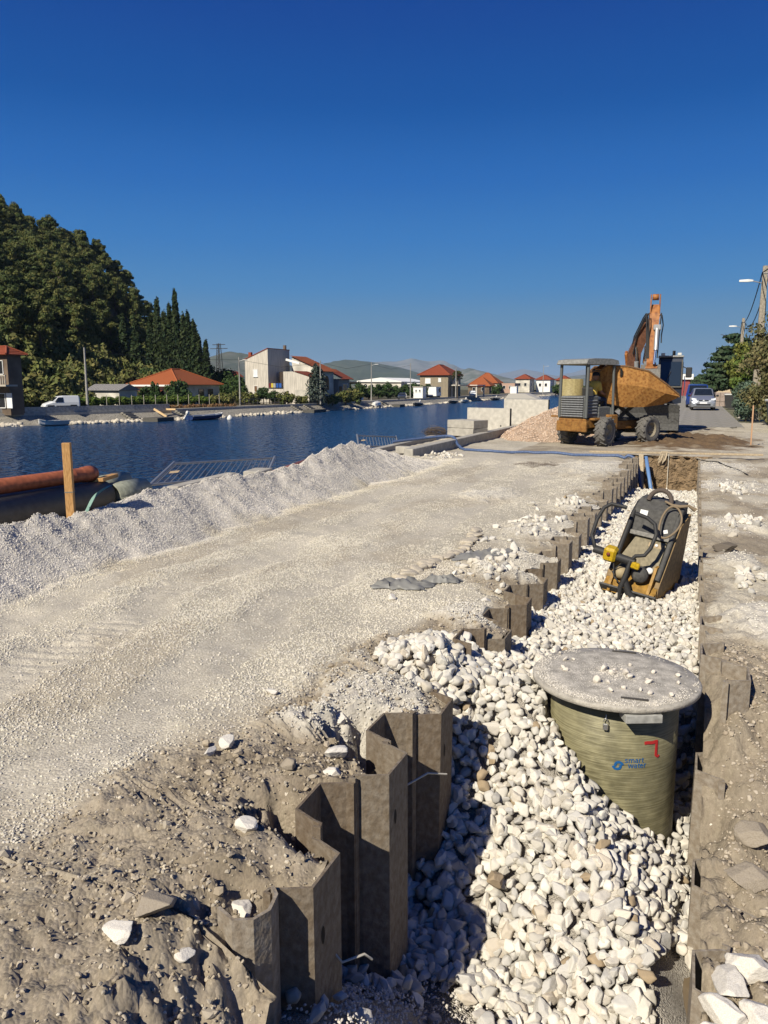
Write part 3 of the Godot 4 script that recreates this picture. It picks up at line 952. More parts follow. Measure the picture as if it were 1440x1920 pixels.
func build_rocks():
	rng.seed = 31
	var w := mat("rock_white", L(0.74, 0.705, 0.64), 0.9, {"tex": "stone", "scale": 1.4, "bump": "rough_h", "bump_cm": 0.1, "local": true})
	var g := mat("rock_dull", L(0.34, 0.295, 0.235), 0.92, {"tex": "stone", "scale": 1.4, "bump": "rough_h", "bump_cm": 0.1, "local": true})
	var k := 0
	for q in [
		[0.385, -0.52, -3.52, 0.13, "upright white boulder, topmost of the heap in the lower right corner"],
		[0.30, -0.60, -3.42, 0.125, "white boulder leaning against the topmost one in the lower right heap"],
		[0.27, -0.62, -3.27, 0.11, "flat white boulder at the back left of the lower right heap"],
		[0.43, -0.62, -3.28, 0.13, "white boulder at the right edge of the picture in the heap"],
		[0.24, -0.66, -3.13, 0.125, "large cracked white boulder nearest the steel wall in the heap"],
		[0.37, -0.66, -3.12, 0.13, "white boulder in the bottom right corner of the picture"]]:
		var p := V(q[0], h_right(q[0], q[2]) + q[3] * 0.45, q[2])
		if k == 0: p.y += 0.06
		boulder(p, V(q[3] * 1.25, q[3] * 1.15, q[3]), 600 + k, w, "white_boulder", q[4], "rock", "white boulders in the lower right corner")
		k += 1
	for q in [
		[-1.84, -1.98, 0.085, 1, "white rock with a cleft beside the nearest sheet pile"],
		[-1.80, -2.14, 0.10, 0, "brown block of stone behind the white cleft rock"],
		[-1.63, -2.08, 0.055, 1, "small white rock right of the brown block by the nearest piles"],
		[-1.60, -2.42, 0.07, 1, "white rock perched on the edge above the nearest sheet pile"],
		[-1.78, -2.76, 0.065, 1, "round white rock alone on the brown soil near the second pile"],
		[-1.70, -3.55, 0.085, 1, "angular white rock at the lip of the collapsed edge"],
		[-1.66, -3.40, 0.06, 1, "smaller white rock just in front of the collapsed edge"],
		[-1.86, -3.30, 0.06, 0, "round brown cobble in the crumbling edge"],
		[-2.30, -3.40, 0.06, 1, "white rock, far one of a pair on the brown soil"],
		[-2.34, -3.28, 0.06, 1, "white rock, near one of a pair on the brown soil"],
		[-1.92, -4.05, 0.075, 1, "white rock at the foot of the gravel spill"],
		[-1.70, -4.12, 0.055, 1, "white rock on the right end of the gravel spill"],
		[-2.45, -4.15, 0.05, 1, "small white rock left of the gravel spill"],
		[-2.75, -7.2, 0.055, 1, "lone white rock on the road left of the torn plastic"],
		[-2.55, -6.55, 0.06, 1, "lone white rock on the road nearer than the torn plastic"],
		[-1.62, -5.7, 0.09, 1, "white rock at the top of the stone spill behind the gap"],
		[-1.7, -6.75, 0.06, 1, "white rock on the dirt beside the sixth bump of the wall"]]:
		var p := V(q[0], h_left(q[0], q[1]) + q[2] * 0.35, q[1])
		boulder(p, V(q[2] * 1.2, q[2], q[2] * 1.1), 620 + k, w if q[3] == 1 else g, "loose_rock", q[4], "rock", "loose rocks on the left side of the trench")
		k += 1
	boulder(V(-1.1, -1.12, -3.05), V(0.3, 0.15, 0.16), 650, g, "half_buried_boulder", "large dull boulder half buried in the gravel on the trench floor", "rock")
	boulder(V(-1.32, -1.08, -3.0), V(0.17, 0.15, 0.14), 651, g, "half_buried_boulder", "dull boulder in shadow against the left wall on the trench floor", "rock")
	boulder(V(-0.93, -0.87, -4.05), V(0.085, 0.08, 0.08), 652, mat("rock_brown", L(0.3, 0.23, 0.15), 0.9), "brown_stone", "single brown stone lying among the white stones", "rock")
	boulder(V(0.42, 0.03, -10.1), V(0.2, 0.11, 0.13), 653, mat("rock_black", L(0.12, 0.1, 0.08), 0.85, {"bump": "rough_h", "bump_cm": 0.3, "scale": 2.0, "local": true}), "asphalt_lump", "dark lump of broken asphalt beside the right trench wall", "rock")
	boulder(V(0.46, -0.63, -4.72), V(0.19, 0.16, 0.2), 654, g, "buried_block", "rounded dirty block at the foot of the soil slope right of the trench", "rock")
	boulder(V(0.43, -0.66, -4.3), V(0.18, 0.14, 0.16), 655, g, "buried_block", "pale dirty block nearer the camera at the foot of the soil slope", "rock")
	# a lip of broken asphalt along the crack in the road
	var pts := [[-2.72, -7.35], [-2.62, -7.72], [-2.66, -8.05], [-2.52, -8.5], [-2.5, -8.95], [-2.6, -9.4], [-2.58, -9.9], [-2.72, -10.3]]
	var b: Mb
	var lip := thing("broken_pavement_edge", "broken edge of old pavement along the crack in the road", "pavement edge")
	var chunk := [rock(660, 2, 12), rock(661, 2, 12), rock(662, 2, 12)]
	var pm := mat("old_pavement", L(0.5, 0.44, 0.345), 0.95, {"tex": "pebble", "scale": 1.5})
	for i in pts.size() - 1:
		for j in 4:
			var u := V(pts[i][0], 0, pts[i][1]).lerp(V(pts[i + 1][0], 0, pts[i + 1][1]), j / 4.0)
			var o := part(lip, "chunk", chunk[(i + j) % 3], pm)
			var sz := rnd(0.09, 0.17)
			o.transform = Transform3D(Basis.from_euler(V(rnd(-0.15, 0.15), rnd(-PI, PI), rnd(-0.15, 0.15))).scaled_local(V(sz * 1.3, 0.075, sz)), V(u.x - 0.04 + rnd(-0.03, 0.03), h_left(u.x, u.z) + 0.002, u.z))
	# torn plastic
	for q in [[-2.62, -7.0, 0.26, 0.13, "crumpled grey plastic sheet, left piece of the torn pair on the road"], [-2.3, -7.3, 0.17, 0.07, "dark rolled end of torn plastic sheet on the road"], [-2.2, -8.6, 0.3, 0.24, "flat grey blue plastic sheet lying by the pavement crack"]]:
		b = Mb.new()
		b.smooth(true)
		var grid := []
		for i in 15:
			var row := []
			for j in 11:
				var a := i / 14.0 * 2.0 - 1.0; var c := j / 10.0 * 2.0 - 1.0
				var e := 1.0 + 0.35 * n_fine.get_noise_2d(a * 0.3 + q[0], c * 0.3)
				var x: float = q[0] + a * q[2] * e; var z: float = q[1] + c * q[3] * e - 0.35 * (x - q[0])
				var f := 1.0 - maxf(absf(a), absf(c))
				row.append(V(x, h_left(x, z) + 0.012 + minf(f * 3.0, 1.0) * (0.05 if q[2] < 0.3 else 0.028) * (0.8 + 1.1 * n_fine.get_noise_2d(x * 1.6, z * 1.6)), z))
			grid.append(row)
		for i in 14:
			for j in 10: b.quad(grid[i][j], grid[i + 1][j], grid[i + 1][j + 1], grid[i][j + 1])
		single("plastic_sheet", b, mat("plastic_grey", L(0.36, 0.355, 0.335), 0.6, {"tex": "blotch", "scale": 3.0}) if q[2] > 0.3 else mat("plastic_dark", L(0.2, 0.195, 0.18), 0.5), q[4], "plastic sheet", "torn plastic on the haul road")
	# bits of wire and root sticking out between the piles
	for q in [[[V(-1.55, -0.16, -3.62), V(-1.38, -0.19, -3.66), V(-1.28, -0.17, -3.85), V(-1.2, -0.21, -3.95)], "pale root bent over the edge above the third bump"], [[V(-1.62, -0.1, -2.62), V(-1.42, -0.3, -2.66), V(-1.3, -0.52, -2.74), V(-1.22, -0.5, -2.8), V(-1.2, -0.55, -2.84)], "thin curled wire hanging in the shadow of the near wall"]]:
		b = Mb.new()
		b.tube(q[0], 0.006, 5)
		single("stray_wire", b, mat("wire_pale", L(0.5, 0.46, 0.38), 0.8), q[1], "wire")

# ---------------------------------------------------------------- plate compactor
func build_compactor():
	var o := V(-0.46, h_fill(-0.46, -8.9) + 0.03, -8.9)
	var t := thing("plate_compactor", "yellow and black plate compactor standing on the white stones", "compactor", o, deg_to_rad(-15.0))
	t.rotation.x = 0.05
	t.rotation.z = -0.13
	var yel := mat("compactor_yellow", L(0.52, 0.29, 0.06), 0.6, {"tex": "blotch", "scale": 2.2, "detail": "grain", "dscale": 4.0})
	var bright := mat("grip_yellow", L(0.62, 0.4, 0.015), 0.45, {"tex": "blotch", "scale": 6.0})
	var blk := mat("compactor_black", L(0.035, 0.034, 0.033), 0.6, {"tex": "grain", "scale": 3.0})
	var dusty := mat("compactor_dusty_black", L(0.125, 0.12, 0.11), 0.75, {"tex": "blotch", "scale": 2.5, "detail": "grain", "dscale": 5.0})
	var hood := mat("compactor_olive_hood", L(0.3, 0.255, 0.165), 0.75, {"tex": "blotch", "scale": 2.5})
	var bronze := mat("compactor_side", L(0.3, 0.2, 0.09), 0.7, {"tex": "blotch", "scale": 2.0})
	var b := Mb.new()
	# plate turned up at both ends
	b.prism(PackedVector2Array([Vector2(-0.5, 0.12), Vector2(-0.4, 0.02), Vector2(-0.3, 0.0), Vector2(0.3, 0.0), Vector2(0.4, 0.03), Vector2(0.5, 0.13), Vector2(0.49, 0.145), Vector2(0.4, 0.06), Vector2(0.3, 0.035), Vector2(-0.3, 0.035), Vector2(-0.4, 0.05), Vector2(-0.49, 0.135)]), Transform3D(rot_y(-PI / 2), Vector3.ZERO), 0.62)
	part(t, "base_plate", b, dusty)
	b = Mb.new()
	b.loft([[V(-0.29, 0.04, 0.42), V(0.29, 0.04, 0.42), V(0.29, 0.04, -0.4), V(-0.29, 0.04, -0.4)], [V(-0.28, 0.17, 0.4), V(0.28, 0.17, 0.4), V(0.28, 0.2, -0.38), V(-0.28, 0.2, -0.38)], [V(-0.25, 0.24, 0.24), V(0.25, 0.24, 0.24), V(0.25, 0.4, -0.36), V(-0.25, 0.4, -0.36)]], true, false)
	part(t, "exciter_housing", b, yel)
	# slanting side plates
	for s in [-1.0, 1.0]:
		b = Mb.new()
		b.prism(PackedVector2Array([Vector2(0.36, 0.1), Vector2(0.36, 0.2), Vector2(0.22, 0.38), Vector2(-0.1, 0.8), Vector2(-0.42, 0.88), Vector2(-0.44, 0.1)]), Transform3D(rot_y(-PI / 2), V(s * 0.265, 0, 0)), 0.05)
		part(t, "side_panel", b, bronze)
		b = Mb.new()
		b.prism(PackedVector2Array([Vector2(0.46, 0.06), Vector2(0.46, 0.14), Vector2(0.3, 0.4), Vector2(0.22, 0.4), Vector2(0.26, 0.06)]), Transform3D(rot_y(-PI / 2), V(s * 0.21, 0, 0)), 0.03)
		b.bx(V(s * 0.235, 0.15, 0.37), V(0.09, 0.02, 0.16), 0.004, V(0.3, 0, 0))
		part(t, "gusset", b, yel)
		b = Mb.new()
		b.tube([V(s * 0.25, 0.27, 0.34), V(s * 0.25, 0.5, 0.16), V(s * 0.245, 0.84, -0.08), V(s * 0.235, 0.94, -0.2), V(s * 0.22, 0.97, -0.3)], [0.028, 0.028, 0.028, 0.03, 0.03], 10)
		part(t, "frame_bar", b, blk if s < 0 else dusty)
	# inner hood of the engine
	b = Mb.new()
	b.loft([[V(-0.22, 0.3, 0.26), V(0.22, 0.3, 0.26), V(0.22, 0.3, -0.3), V(-0.22, 0.3, -0.3)], [V(-0.21, 0.42, 0.2), V(0.21, 0.42, 0.2), V(0.21, 0.5, -0.3), V(-0.21, 0.5, -0.3)], [V(-0.15, 0.6, 0.02), V(0.2, 0.6, 0.02), V(0.2, 0.6, -0.3), V(-0.15, 0.6, -0.3)]], true, false)
	var hd := part(t, "engine_hood", b, hood)
	b = Mb.new()
	b.bx(V(0.1, 0.565, 0.06), V(0.16, 0.05, 0.012), 0.003, V(-0.5, 0, 0))
	part(hd, "control_panel", b, mat("panel_tan", L(0.36, 0.27, 0.16), 0.7))
	b = Mb.new()
	b.lathe([Vector2(0, 0.012), Vector2(0.016, 0.012), Vector2(0.018, 0.0), Vector2(0, 0)], 14, Transform3D(Basis.from_euler(V(1.1, 0, 0)), V(0.11, 0.572, 0.066)))
	part(hd, "white_cap", b, mat("cap_white", L(0.7, 0.7, 0.68), 0.5))
	b = Mb.new()
	b.lathe([Vector2(0, 0.02), Vector2(0.036, 0.018), Vector2(0.04, 0.0), Vector2(0, 0)], 18, Transform3D(Basis.from_euler(V(0.9, 0, 0)), V(0.14, 0.335, 0.27)))
	part(hd, "white_cap", b, mat("cap_white", L(0.7, 0.7, 0.68), 0.5))
	# upper cover between the bars
	b = Mb.new()
	b.prism(PackedVector2Array([Vector2(-0.02, 0.64), Vector2(-0.1, 0.92), Vector2(-0.24, 1.0), Vector2(-0.42, 1.0), Vector2(-0.45, 0.88), Vector2(-0.42, 0.6), Vector2(-0.1, 0.6)]), Transform3D(rot_y(-PI / 2), Vector3.ZERO), 0.47)
	var cov := part(t, "upper_cover", b, dusty)
	b = Mb.new()
	b.bx(V(0, 0.645, 0.0), V(0.46, 0.05, 0.04), 0.006, V(-0.28, 0, 0))
	part(cov, "cover_lip", b, mat("lip_pale", L(0.28, 0.265, 0.235), 0.8, {"tex": "blotch", "scale": 3.0}))
	b = Mb.new()
	b.bx(V(-0.13, 0.86, -0.075), V(0.085, 0.075, 0.004), 0.0, V(-0.28, 0, 0))
	part(cov, "sticker", b, mat("sticker_white", L(0.68, 0.68, 0.66), 0.6))
	b = Mb.new()
	b.bx(V(0.15, 0.72, -0.035), V(0.045, 0.04, 0.004), 0.0, V(-0.28, 0, 0.4))
	part(cov, "sticker", b, mat("sticker_white", L(0.68, 0.68, 0.66), 0.6))
	for k in 6:
		b = Mb.new()
		b.lathe([Vector2(0, 0.014), Vector2(0.012, 0.012), Vector2(0.014, 0)], 8, Transform3D(Basis(), V(-0.19 + 0.075 * k, 1.0, -0.4)))
		part(cov, "bolt_head", b, blk)
	# lifting hoop on top
	b = Mb.new()
	var hoop := []
	for k in 13:
		var a := PI * k / 12.0
		hoop.append(V(-0.015 - 0.125 * cos(a), 0.99 + 0.13 * sin(a), -0.2 - 0.05 * sin(a)))
	b.tube(hoop, 0.026, 9)
	part(t, "lifting_hoop", b, mat("hoop_rubber", L(0.085, 0.065, 0.052), 0.8))
	# rope tied round the bar
	b = Mb.new()
	var rope := []
	for k in 25:
		var a := TAU * k / 24.0
		rope.append(V(0.2 + 0.105 * cos(a), 0.85 + 0.15 * sin(a) - 0.02 * sin(2.0 * a), 0.0 - 0.12 * sin(a) + 0.025))
	b.tube(rope, 0.012, 7)
	b.tube([V(0.05, 1.02, -0.18), V(0.14, 1.0, -0.15), V(0.22, 1.0, -0.16), V(0.3, 1.02, -0.2), V(0.37, 0.98, -0.22)], [0.012, 0.016, 0.02, 0.016, 0.024], 7)
	part(t, "hanging_rope", b, mat("rope_brown", L(0.2, 0.15, 0.095), 0.9))
	# drawbar head with grips, swung to the left
	b = Mb.new()
	b.tube([V(-0.44, 0.48, 0.44), V(0.02, 0.44, 0.44)], 0.045, 12)
	var head := part(t, "drawbar_head", b, blk)
	b = Mb.new()
	b.bx(V(-0.25, 0.475, 0.45), V(0.135, 0.16, 0.14), 0.025, V(0.1, 0.1, -0.08))
	part(head, "yellow_casting", b, bright)
	b = Mb.new()
	b.lathe([Vector2(0, 0.012), Vector2(0.02, 0.01), Vector2(0.022, 0)], 12, Transform3D(Basis.from_euler(V(1.6, 0, 0)), V(-0.25, 0.485, 0.522)))
	part(head, "red_button", b, mat("button_brown", L(0.16, 0.04, 0.025), 0.6))
	b = Mb.new()
	b.lathe([Vector2(0.0, -0.06), Vector2(0.085, -0.06), Vector2(0.09, -0.045), Vector2(0.078, -0.035), Vector2(0.09, -0.02), Vector2(0.078, 0.0), Vector2(0.085, 0.03), Vector2(0.06, 0.05), Vector2(0.0, 0.05)], 24, Transform3D(Basis.from_euler(V(PI / 2, 0.5, 0)), V(0.08, 0.3, 0.38)))
	part(t, "pivot_drum", b, dusty)
	b = Mb.new()
	b.bx(V(0.04, 0.42, 0.47), V(0.09, 0.07, 0.06), 0.012, V(0, 0.3, -0.2))
	part(t, "yellow_lug", b, bright)
	for q in [[V(-0.43, 0.5, 0.46), V(-0.46, 0.58, 0.46), V(-0.5, 0.62, 0.42), V(-0.51, 0.78, 0.3), V(-0.48, 0.9, 0.22), V(-0.42, 0.95, 0.18), V(-0.25, 0.94, 0.16)], [V(-0.02, 0.46, 0.45), V(0.02, 0.52, 0.45), V(0.1, 0.54, 0.42), V(0.14, 0.62, 0.38), V(0.15, 0.76, 0.3), V(0.1, 0.85, 0.24), V(0.0, 0.89, 0.2), V(-0.14, 0.9, 0.16)]]:
		b = Mb.new()
		b.tube(q, 0.021, 10)
		part(t, "grip_loop", b, blk)
	b = Mb.new()
	b.tube([V(-0.02, 0.46, 0.47), V(-0.03, 0.3, 0.52), V(-0.06, 0.16, 0.54), V(-0.05, 0.05, 0.55), V(-0.06, -0.02, 0.56)], [0.02, 0.03, 0.028, 0.018, 0.008], 8)
	b.tube([V(-0.04, 0.25, 0.5), V(0.02, 0.12, 0.5), V(0.1, 0.05, 0.48)], 0.04, 8)
	part(t, "drawbar", b, blk)
	b = Mb.new()
	b.tube([V(-0.2, 0.4, 0.46), V(-0.16, 0.25, 0.5), V(-0.08, 0.2, 0.52), V(0.0, 0.3, 0.5)], 0.009, 6)
	b.tube([V(-0.12, 0.4, 0.44), V(-0.2, 0.28, 0.45), V(-0.12, 0.2, 0.47)], 0.008, 6)
	part(t, "control_cable", b, blk)
	b = Mb.new()
	b.lathe([Vector2(0, -0.06), Vector2(0.06, -0.06), Vector2(0.07, 0.0), Vector2(0.06, 0.06), Vector2(0, 0.06)], 16, Transform3D(Basis.from_euler(V(0, 0, PI / 2)), V(-0.13, 0.27, 0.38)))
	part(t, "belt_cover", b, mat("belt_cover_tan", L(0.33, 0.26, 0.15), 0.6))

# ---------------------------------------------------------------- things along the quay
func bar(b: Mb, a: Vector3, c: Vector3, w: float, h: float, bev := 0.004):
	var d := (c - a)
	var z := d.normalized()
	var x := Vector3.UP.cross(z).normalized() if absf(z.y) < 0.95 else Vector3.RIGHT
	var y := z.cross(x).normalized()
	b.box(Transform3D(Basis(x, y, z), (a + c) * 0.5), V(w, h, d.length()), bev)

func pipe(called: String, a: Vector3, c: Vector3, r: float, wall: float, m: Material, label: String, sock := 0.0, lean := Vector3.ZERO):
	var t := thing(called, label, "pipe", a)
	var d := (c - a)
	var y := d.normalized()
	var x := y.cross(Vector3.UP).normalized()
	var tr := Transform3D(Basis(x, y, x.cross(y)), Vector3.ZERO)
	var l := d.length()
	var b := Mb.new()
	var prof := [Vector2(r - wall, 0.4), Vector2(r - wall, 0.0), Vector2(r, 0.0)]
	if sock > 0.0: prof.append_array([Vector2(r, l - 0.22), Vector2(r + sock, l - 0.2), Vector2(r + sock, l - 0.13), Vector2(r + sock * 1.6, l - 0.11), Vector2(r + sock * 1.6, l - 0.06), Vector2(r + sock, l - 0.05)])
	prof.append_array([Vector2(r + sock, l), Vector2(r + sock - wall, l), Vector2(r + sock - wall, l - 0.4)])
	b.lathe(prof, 32, tr)
	part(t, "pipe_body", b, m)

func build_quay():
	rng.seed = 41
	var wood := mat("timber_fresh", L(0.62, 0.37, 0.15), 0.75, {"tex": "woodgrain", "scale": V(5.0, 0.5, 5.0), "local": true})
	var t := thing("timber_post", "square fresh timber post standing in the gravel pile before the pipes", "post", V(-6.93, 0.3, -7.1), 0.5)
	var b := Mb.new()
	b.bx(V(0, 0.5, 0), V(0.095, 1.02, 0.075), 0.004)
	part(t, "post_shaft", b, wood)
	b = Mb.new()
	b.bx(V(0, 0.42, 0), V(0.101, 0.012, 0.081), 0.0, V(0, 0, 0.03))
	part(t, "tie_wire", b, mat("tie_wire", L(0.2, 0.18, 0.15), 0.6))
	var orange := mat("pipe_orange", L(0.40, 0.125, 0.06), 0.5, {"tex": "blotch", "scale": 1.5})
	var dark := mat("pipe_dark", L(0.095, 0.09, 0.08), 0.55, {"tex": "blotch", "scale": 1.2})
	var green := mat("pipe_pale", L(0.34, 0.35, 0.27), 0.6, {"tex": "blotch", "scale": 1.5})
	pipe("orange_pipe", V(-7.42, 0.86, -1.5), V(-7.62, 0.79, -8.25), 0.095, 0.01, orange, "orange plastic drain pipe lying on top of the dark pipe at the left edge", 0.012)
	pipe("dark_pipe", V(-7.3, 0.53, -1.5), V(-7.5, 0.49, -8.3), 0.2, 0.02, dark, "thick dark grey pipe lying behind the gravel pile at the left edge")
	pipe("dark_pipe", V(-7.72, 0.5, -1.5), V(-7.92, 0.49, -8.4), 0.2, 0.02, dark, "second thick dark pipe, on the river side of the other")
	pipe("pale_pipe", V(-7.45, 0.46, -8.35), V(-7.55, 0.44, -9.15), 0.19, 0.02, green, "short pale green pipe piece at the end of the dark pipe")
	pipe("pale_pipe", V(-7.9, 0.52, -8.5), V(-8.0, 0.52, -9.3), 0.17, 0.02, green, "short pale pipe piece furthest towards the river")
	pipe("orange_pipe", V(-7.55, 0.14, -11.6), V(-7.75, 0.36, -15.6), 0.1, 0.01, orange, "orange drain pipe lying behind the gravel pile beyond the concrete block")
	b = Mb.new()
	b.bx(V(0, 0, 0), V(0.1, 0.05, 0.55), 0.003, V(0, 0.35, 0))
	single("wood_offcut", b, wood, "short timber offcut lying on the end of the dark pipes", "timber").position = V(-7.55, 0.715, -8.45)
	b = Mb.new()
	var st := []
	for k in 12: st.append(V(-6.98 + 0.02 * k + 0.015 * sin(k * 0.9), 0.34 + 0.4 * sin(k / 11.0 * PI * 0.5), -7.3 - 0.03 * k))
	for k in 11: b.quad(st[k] + V(-0.02, 0, 0.01), st[k] + V(0.02, 0, -0.01), st[k + 1] + V(0.02, 0, -0.01), st[k + 1] + V(-0.02, 0, 0.01))
	for k in 11: b.quad(st[k] + V(0.02, 0.002, -0.01), st[k] + V(-0.02, 0.002, 0.01), st[k + 1] + V(-0.02, 0.002, 0.01), st[k + 1] + V(0.02, 0.002, -0.01))
	single("packing_strap", b, mat("strap_green", L(0.16, 0.3, 0.24), 0.45), "loose pale green packing strap beside the timber post", "strap")
	# fence panels laid on the bank
	var zinc := mat("zinc_tube", L(0.26, 0.27, 0.28), 0.5, {"metal": 0.5})
	for q in [[V(-8.5, 0.3, -10.5), V(-9.35, 0.48, -12.3), V(-8.95, 0.33, -15.5), "metal fence panel lying tilted on the bank beyond the pipes", 19], [V(-8.9, 0.22, -20.2), V(-9.3, 0.5, -21.0), V(-9.6, 0.2, -25.0), "second metal fence panel lying behind the peak of the gravel pile", 13]]:
		var f := thing("mesh_barrier", q[3], "barrier", q[0])
		var e1: Vector3 = q[1] - q[0]
		var e2: Vector3 = q[2] - q[1]
		b = Mb.new()
		b.tube([Vector3.ZERO, e1 * 1.04], 0.03, 9)
		b.tube([e2, e1 * 1.04 + e2], 0.03, 9)
		b.tube([e1 * 0.97, e1 * 0.97 + e2], 0.021, 8)
		b.tube([e1 * 0.05, e1 * 0.05 + e2], 0.021, 8)
		part(f, "tube_frame", b, zinc)
		for k in q[4]:
			b = Mb.new()
			var u: Vector3 = e2 * ((k + 0.7) / (q[4] + 0.4))
			b.tube([u + e1 * 0.05, u + e1 * 0.97], 0.009, 6, false)
			part(f, "bar", b, zinc)
		b = Mb.new()
		b.bx(e1 * 0.5 + e2 * 0.09 + V(0, 0.02, 0), V(0.2, 0.006, 0.14), 0.0, V(0.15, 0.4, 0.1))
		part(f, "name_plate", b, mat("plate_tan", L(0.4, 0.3, 0.18), 0.6))
	var conc := mat("concrete", L(0.68, 0.635, 0.545), 0.9, {"tex": "soft", "scale": 0.5, "detail": "grain", "dscale": 2.5, "bump": "rough_h", "bump_cm": 0.2})
	var conc2 := mat("concrete_grey", L(0.54, 0.5, 0.425), 0.9, {"tex": "soft", "scale": 0.6, "detail": "grain", "dscale": 2.5, "bump": "rough_h", "bump_cm": 0.2})
	b = Mb.new()
	b.bx(V(0, 0.09, 0), V(0.34, 0.17, 0.62), 0.015)
	var o := single("concrete_base_block", b, conc2, "small concrete fence foot lying before the far orange pipe", "block")
	o.position = V(-7.28, 0.3, -12.0); o.rotation.y = 0.2
	b = Mb.new()
	b.bx(V(0, 0.07, 0), V(0.2, 0.14, 1.9), 0.012)
	o = single("concrete_strip", b, conc2, "narrow concrete strip behind the crest of the gravel pile", "block")
	o.position = V(-7.25, 0.36, -10.3); o.rotation.y = 0.1
	b = Mb.new()
	b.bx(V(0, 0.1, 0), V(0.9, 0.2, 0.3), 0.015)
	o = single("kerb_block", b, conc2, "loose concrete kerb block lying before the start of the quay kerb", "block")
	o.position = V(-7.55, 0.02, -20.9); o.rotation.y = -0.15
	# quay kerb
	b = Mb.new()
	bar(b, V(-7.28, 0.06, -19.9), V(-6.92, 0.13, -31.4), 0.28, 0.36, 0.015)
	single("quay_kerb", b, conc2, "long low concrete kerb running along the quay", "kerb")
	b = Mb.new()
	bar(b, V(-8.6, 0.02, -19.0), V(-8.9, 0.03, -27.0), 0.25, 0.22, 0.015)
	single("quay_edge_beam", b, conc2, "concrete beam at the water's edge behind the kerb", "beam")
	# slabs in a stack
	for k in 2:
		b = Mb.new()
		b.bx(V(0, 0, 0), V(1.22, 0.285, 0.85), 0.012)
		o = single("concrete_slab", b, conc2, ["concrete slab, lower one of the stack of two by the river", "concrete slab, upper one of the stack of two by the river"][k], "slab", "stack of two concrete slabs")
		o.position = V(-7.72, 0.275 + 0.292 * k, -27.4); o.rotation.y = -0.42 + 0.03 * k
	for k in 2:
		b = Mb.new()
		b.bx(V(0, 0, 0), V(0.12, 0.1, 0.8), 0.005)
		o = single("timber_bearer", b, mat("timber_old", L(0.36, 0.28, 0.18), 0.85), ["timber bearer under the left half of the slab stack", "timber bearer under the right half of the slab stack"][k], "timber")
		o.position = V(-7.72, 0.08, -27.4) + rot_y(-0.42) * V(-0.4 + 0.8 * k, 0, 0); o.rotation.y = -0.42
	# retaining wall units, foot away from us
	for q in [[V(-8.0, 0.0, -31.5), -0.3, 2.05, 1.02, "concrete retaining wall unit standing nearest behind the slab stack"], [V(-7.9, 0.0, -38.6), -0.32, 2.5, 1.25, "taller concrete retaining wall unit standing behind the first one"]]:
		var u := thing("retaining_wall_unit", q[4], "concrete wall", q[0], q[1], "precast wall units on the quay")
		b = Mb.new()
		b.prism(PackedVector2Array([Vector2(0.0, 0.0), Vector2(0.0, q[3]), Vector2(-0.11, q[3]), Vector2(-0.16, 0.14), Vector2(-1.0, 0.1), Vector2(-1.0, 0.0)]), Transform3D(rot_y(-PI / 2), V(0, 0, 0)), q[2])
		part(u, "wall_shell", b, conc)
		b = Mb.new()
		b.bx(V(q[2] * 0.5 + 0.012, q[3] * 0.5, -0.05), V(0.03, q[3] * 0.98, 0.1), 0.004)  # thin black strip down the right end of the unit
		part(u, "dark_end_strip", b, mat("unit_black", L(0.03, 0.03, 0.03), 0.8))
		b = Mb.new()
		b.lathe([Vector2(0, 0.006), Vector2(0.035, 0.006), Vector2(0.035, 0.0)], 12, Transform3D(Basis.from_euler(V(PI / 2, 0, 0)), V(q[2] * 0.3, 0.3, 0.0)))
		part(u, "drain_hole", b, MAT.unit_black)
	# coil of wire mesh
	b = Mb.new()
	for k in 34:
		var p := []
		var a0 := rnd(0, TAU); var rr := rnd(0.16, 0.3); var oy := rnd(0.12, 0.3); var ox := rnd(-0.25, 0.25)
		for j in 13:
			var a := a0 + TAU * j / 12.0
			p.append(V(ox + 0.05 * sin(3 * a) + rr * cos(a) * 1.3, oy + rr * 0.7 * sin(a) * (0.7 + 0.3 * sin(k)), rr * sin(a + k) * 0.7))
		b.tube(p, 0.007, 4, false)
	single("wire_coil", b, mat("rusty_wire", L(0.1, 0.075, 0.055), 0.8), "tangle of rusty wire mesh lying beside the slab stack", "wire").position = V(-9.0, 0.0, -27.6)
	# blue lay-flat hose
	var pts := [V(-8.8, 0.2, -22.6), V(-7.9, 0.3, -23.6), V(-7.25, 0.33, -23.9), V(-6.85, 0.1, -23.3), V(-6.3, 0.04, -22.5), V(-5.6, 0.03, -22.25), V(-4.4, 0.03, -22.45), V(-3.4, 0.03, -22.3), V(-2.5, 0.03, -22.05), V(-1.85, 0.07, -22.0), V(-1.5, 0.02, -21.95), V(-1.36, -0.3, -21.8), V(-1.2, -0.95, -21.5)]
	var cv := Curve3D.new()
	for i in pts.size():
		var d: Vector3 = (pts[mini(i + 1, pts.size() - 1)] - pts[maxi(i - 1, 0)]) * 0.17
		cv.add_point(pts[i], -d, d)
	cv.bake_interval = 0.12
	var hp := []
	for p in cv.get_baked_points():
		var q: Vector3 = p
		if q.x < -1.7 and q.x > -6.7: q.y = h_left(q.x, q.z) + 0.035
		hp.append(q)
	b = Mb.new()
	b.tube(hp, 0.045, 9)
	single("blue_hose", b, mat("hose_blue", L(0.1, 0.15, 0.28), 0.5, {"tex": "blotch", "scale": 2.0}), "blue hose running from the river over the kerb into the trench", "hose")
	# heap of pinkish gravel
	var c0 := Vector2(-4.75, -30.0)
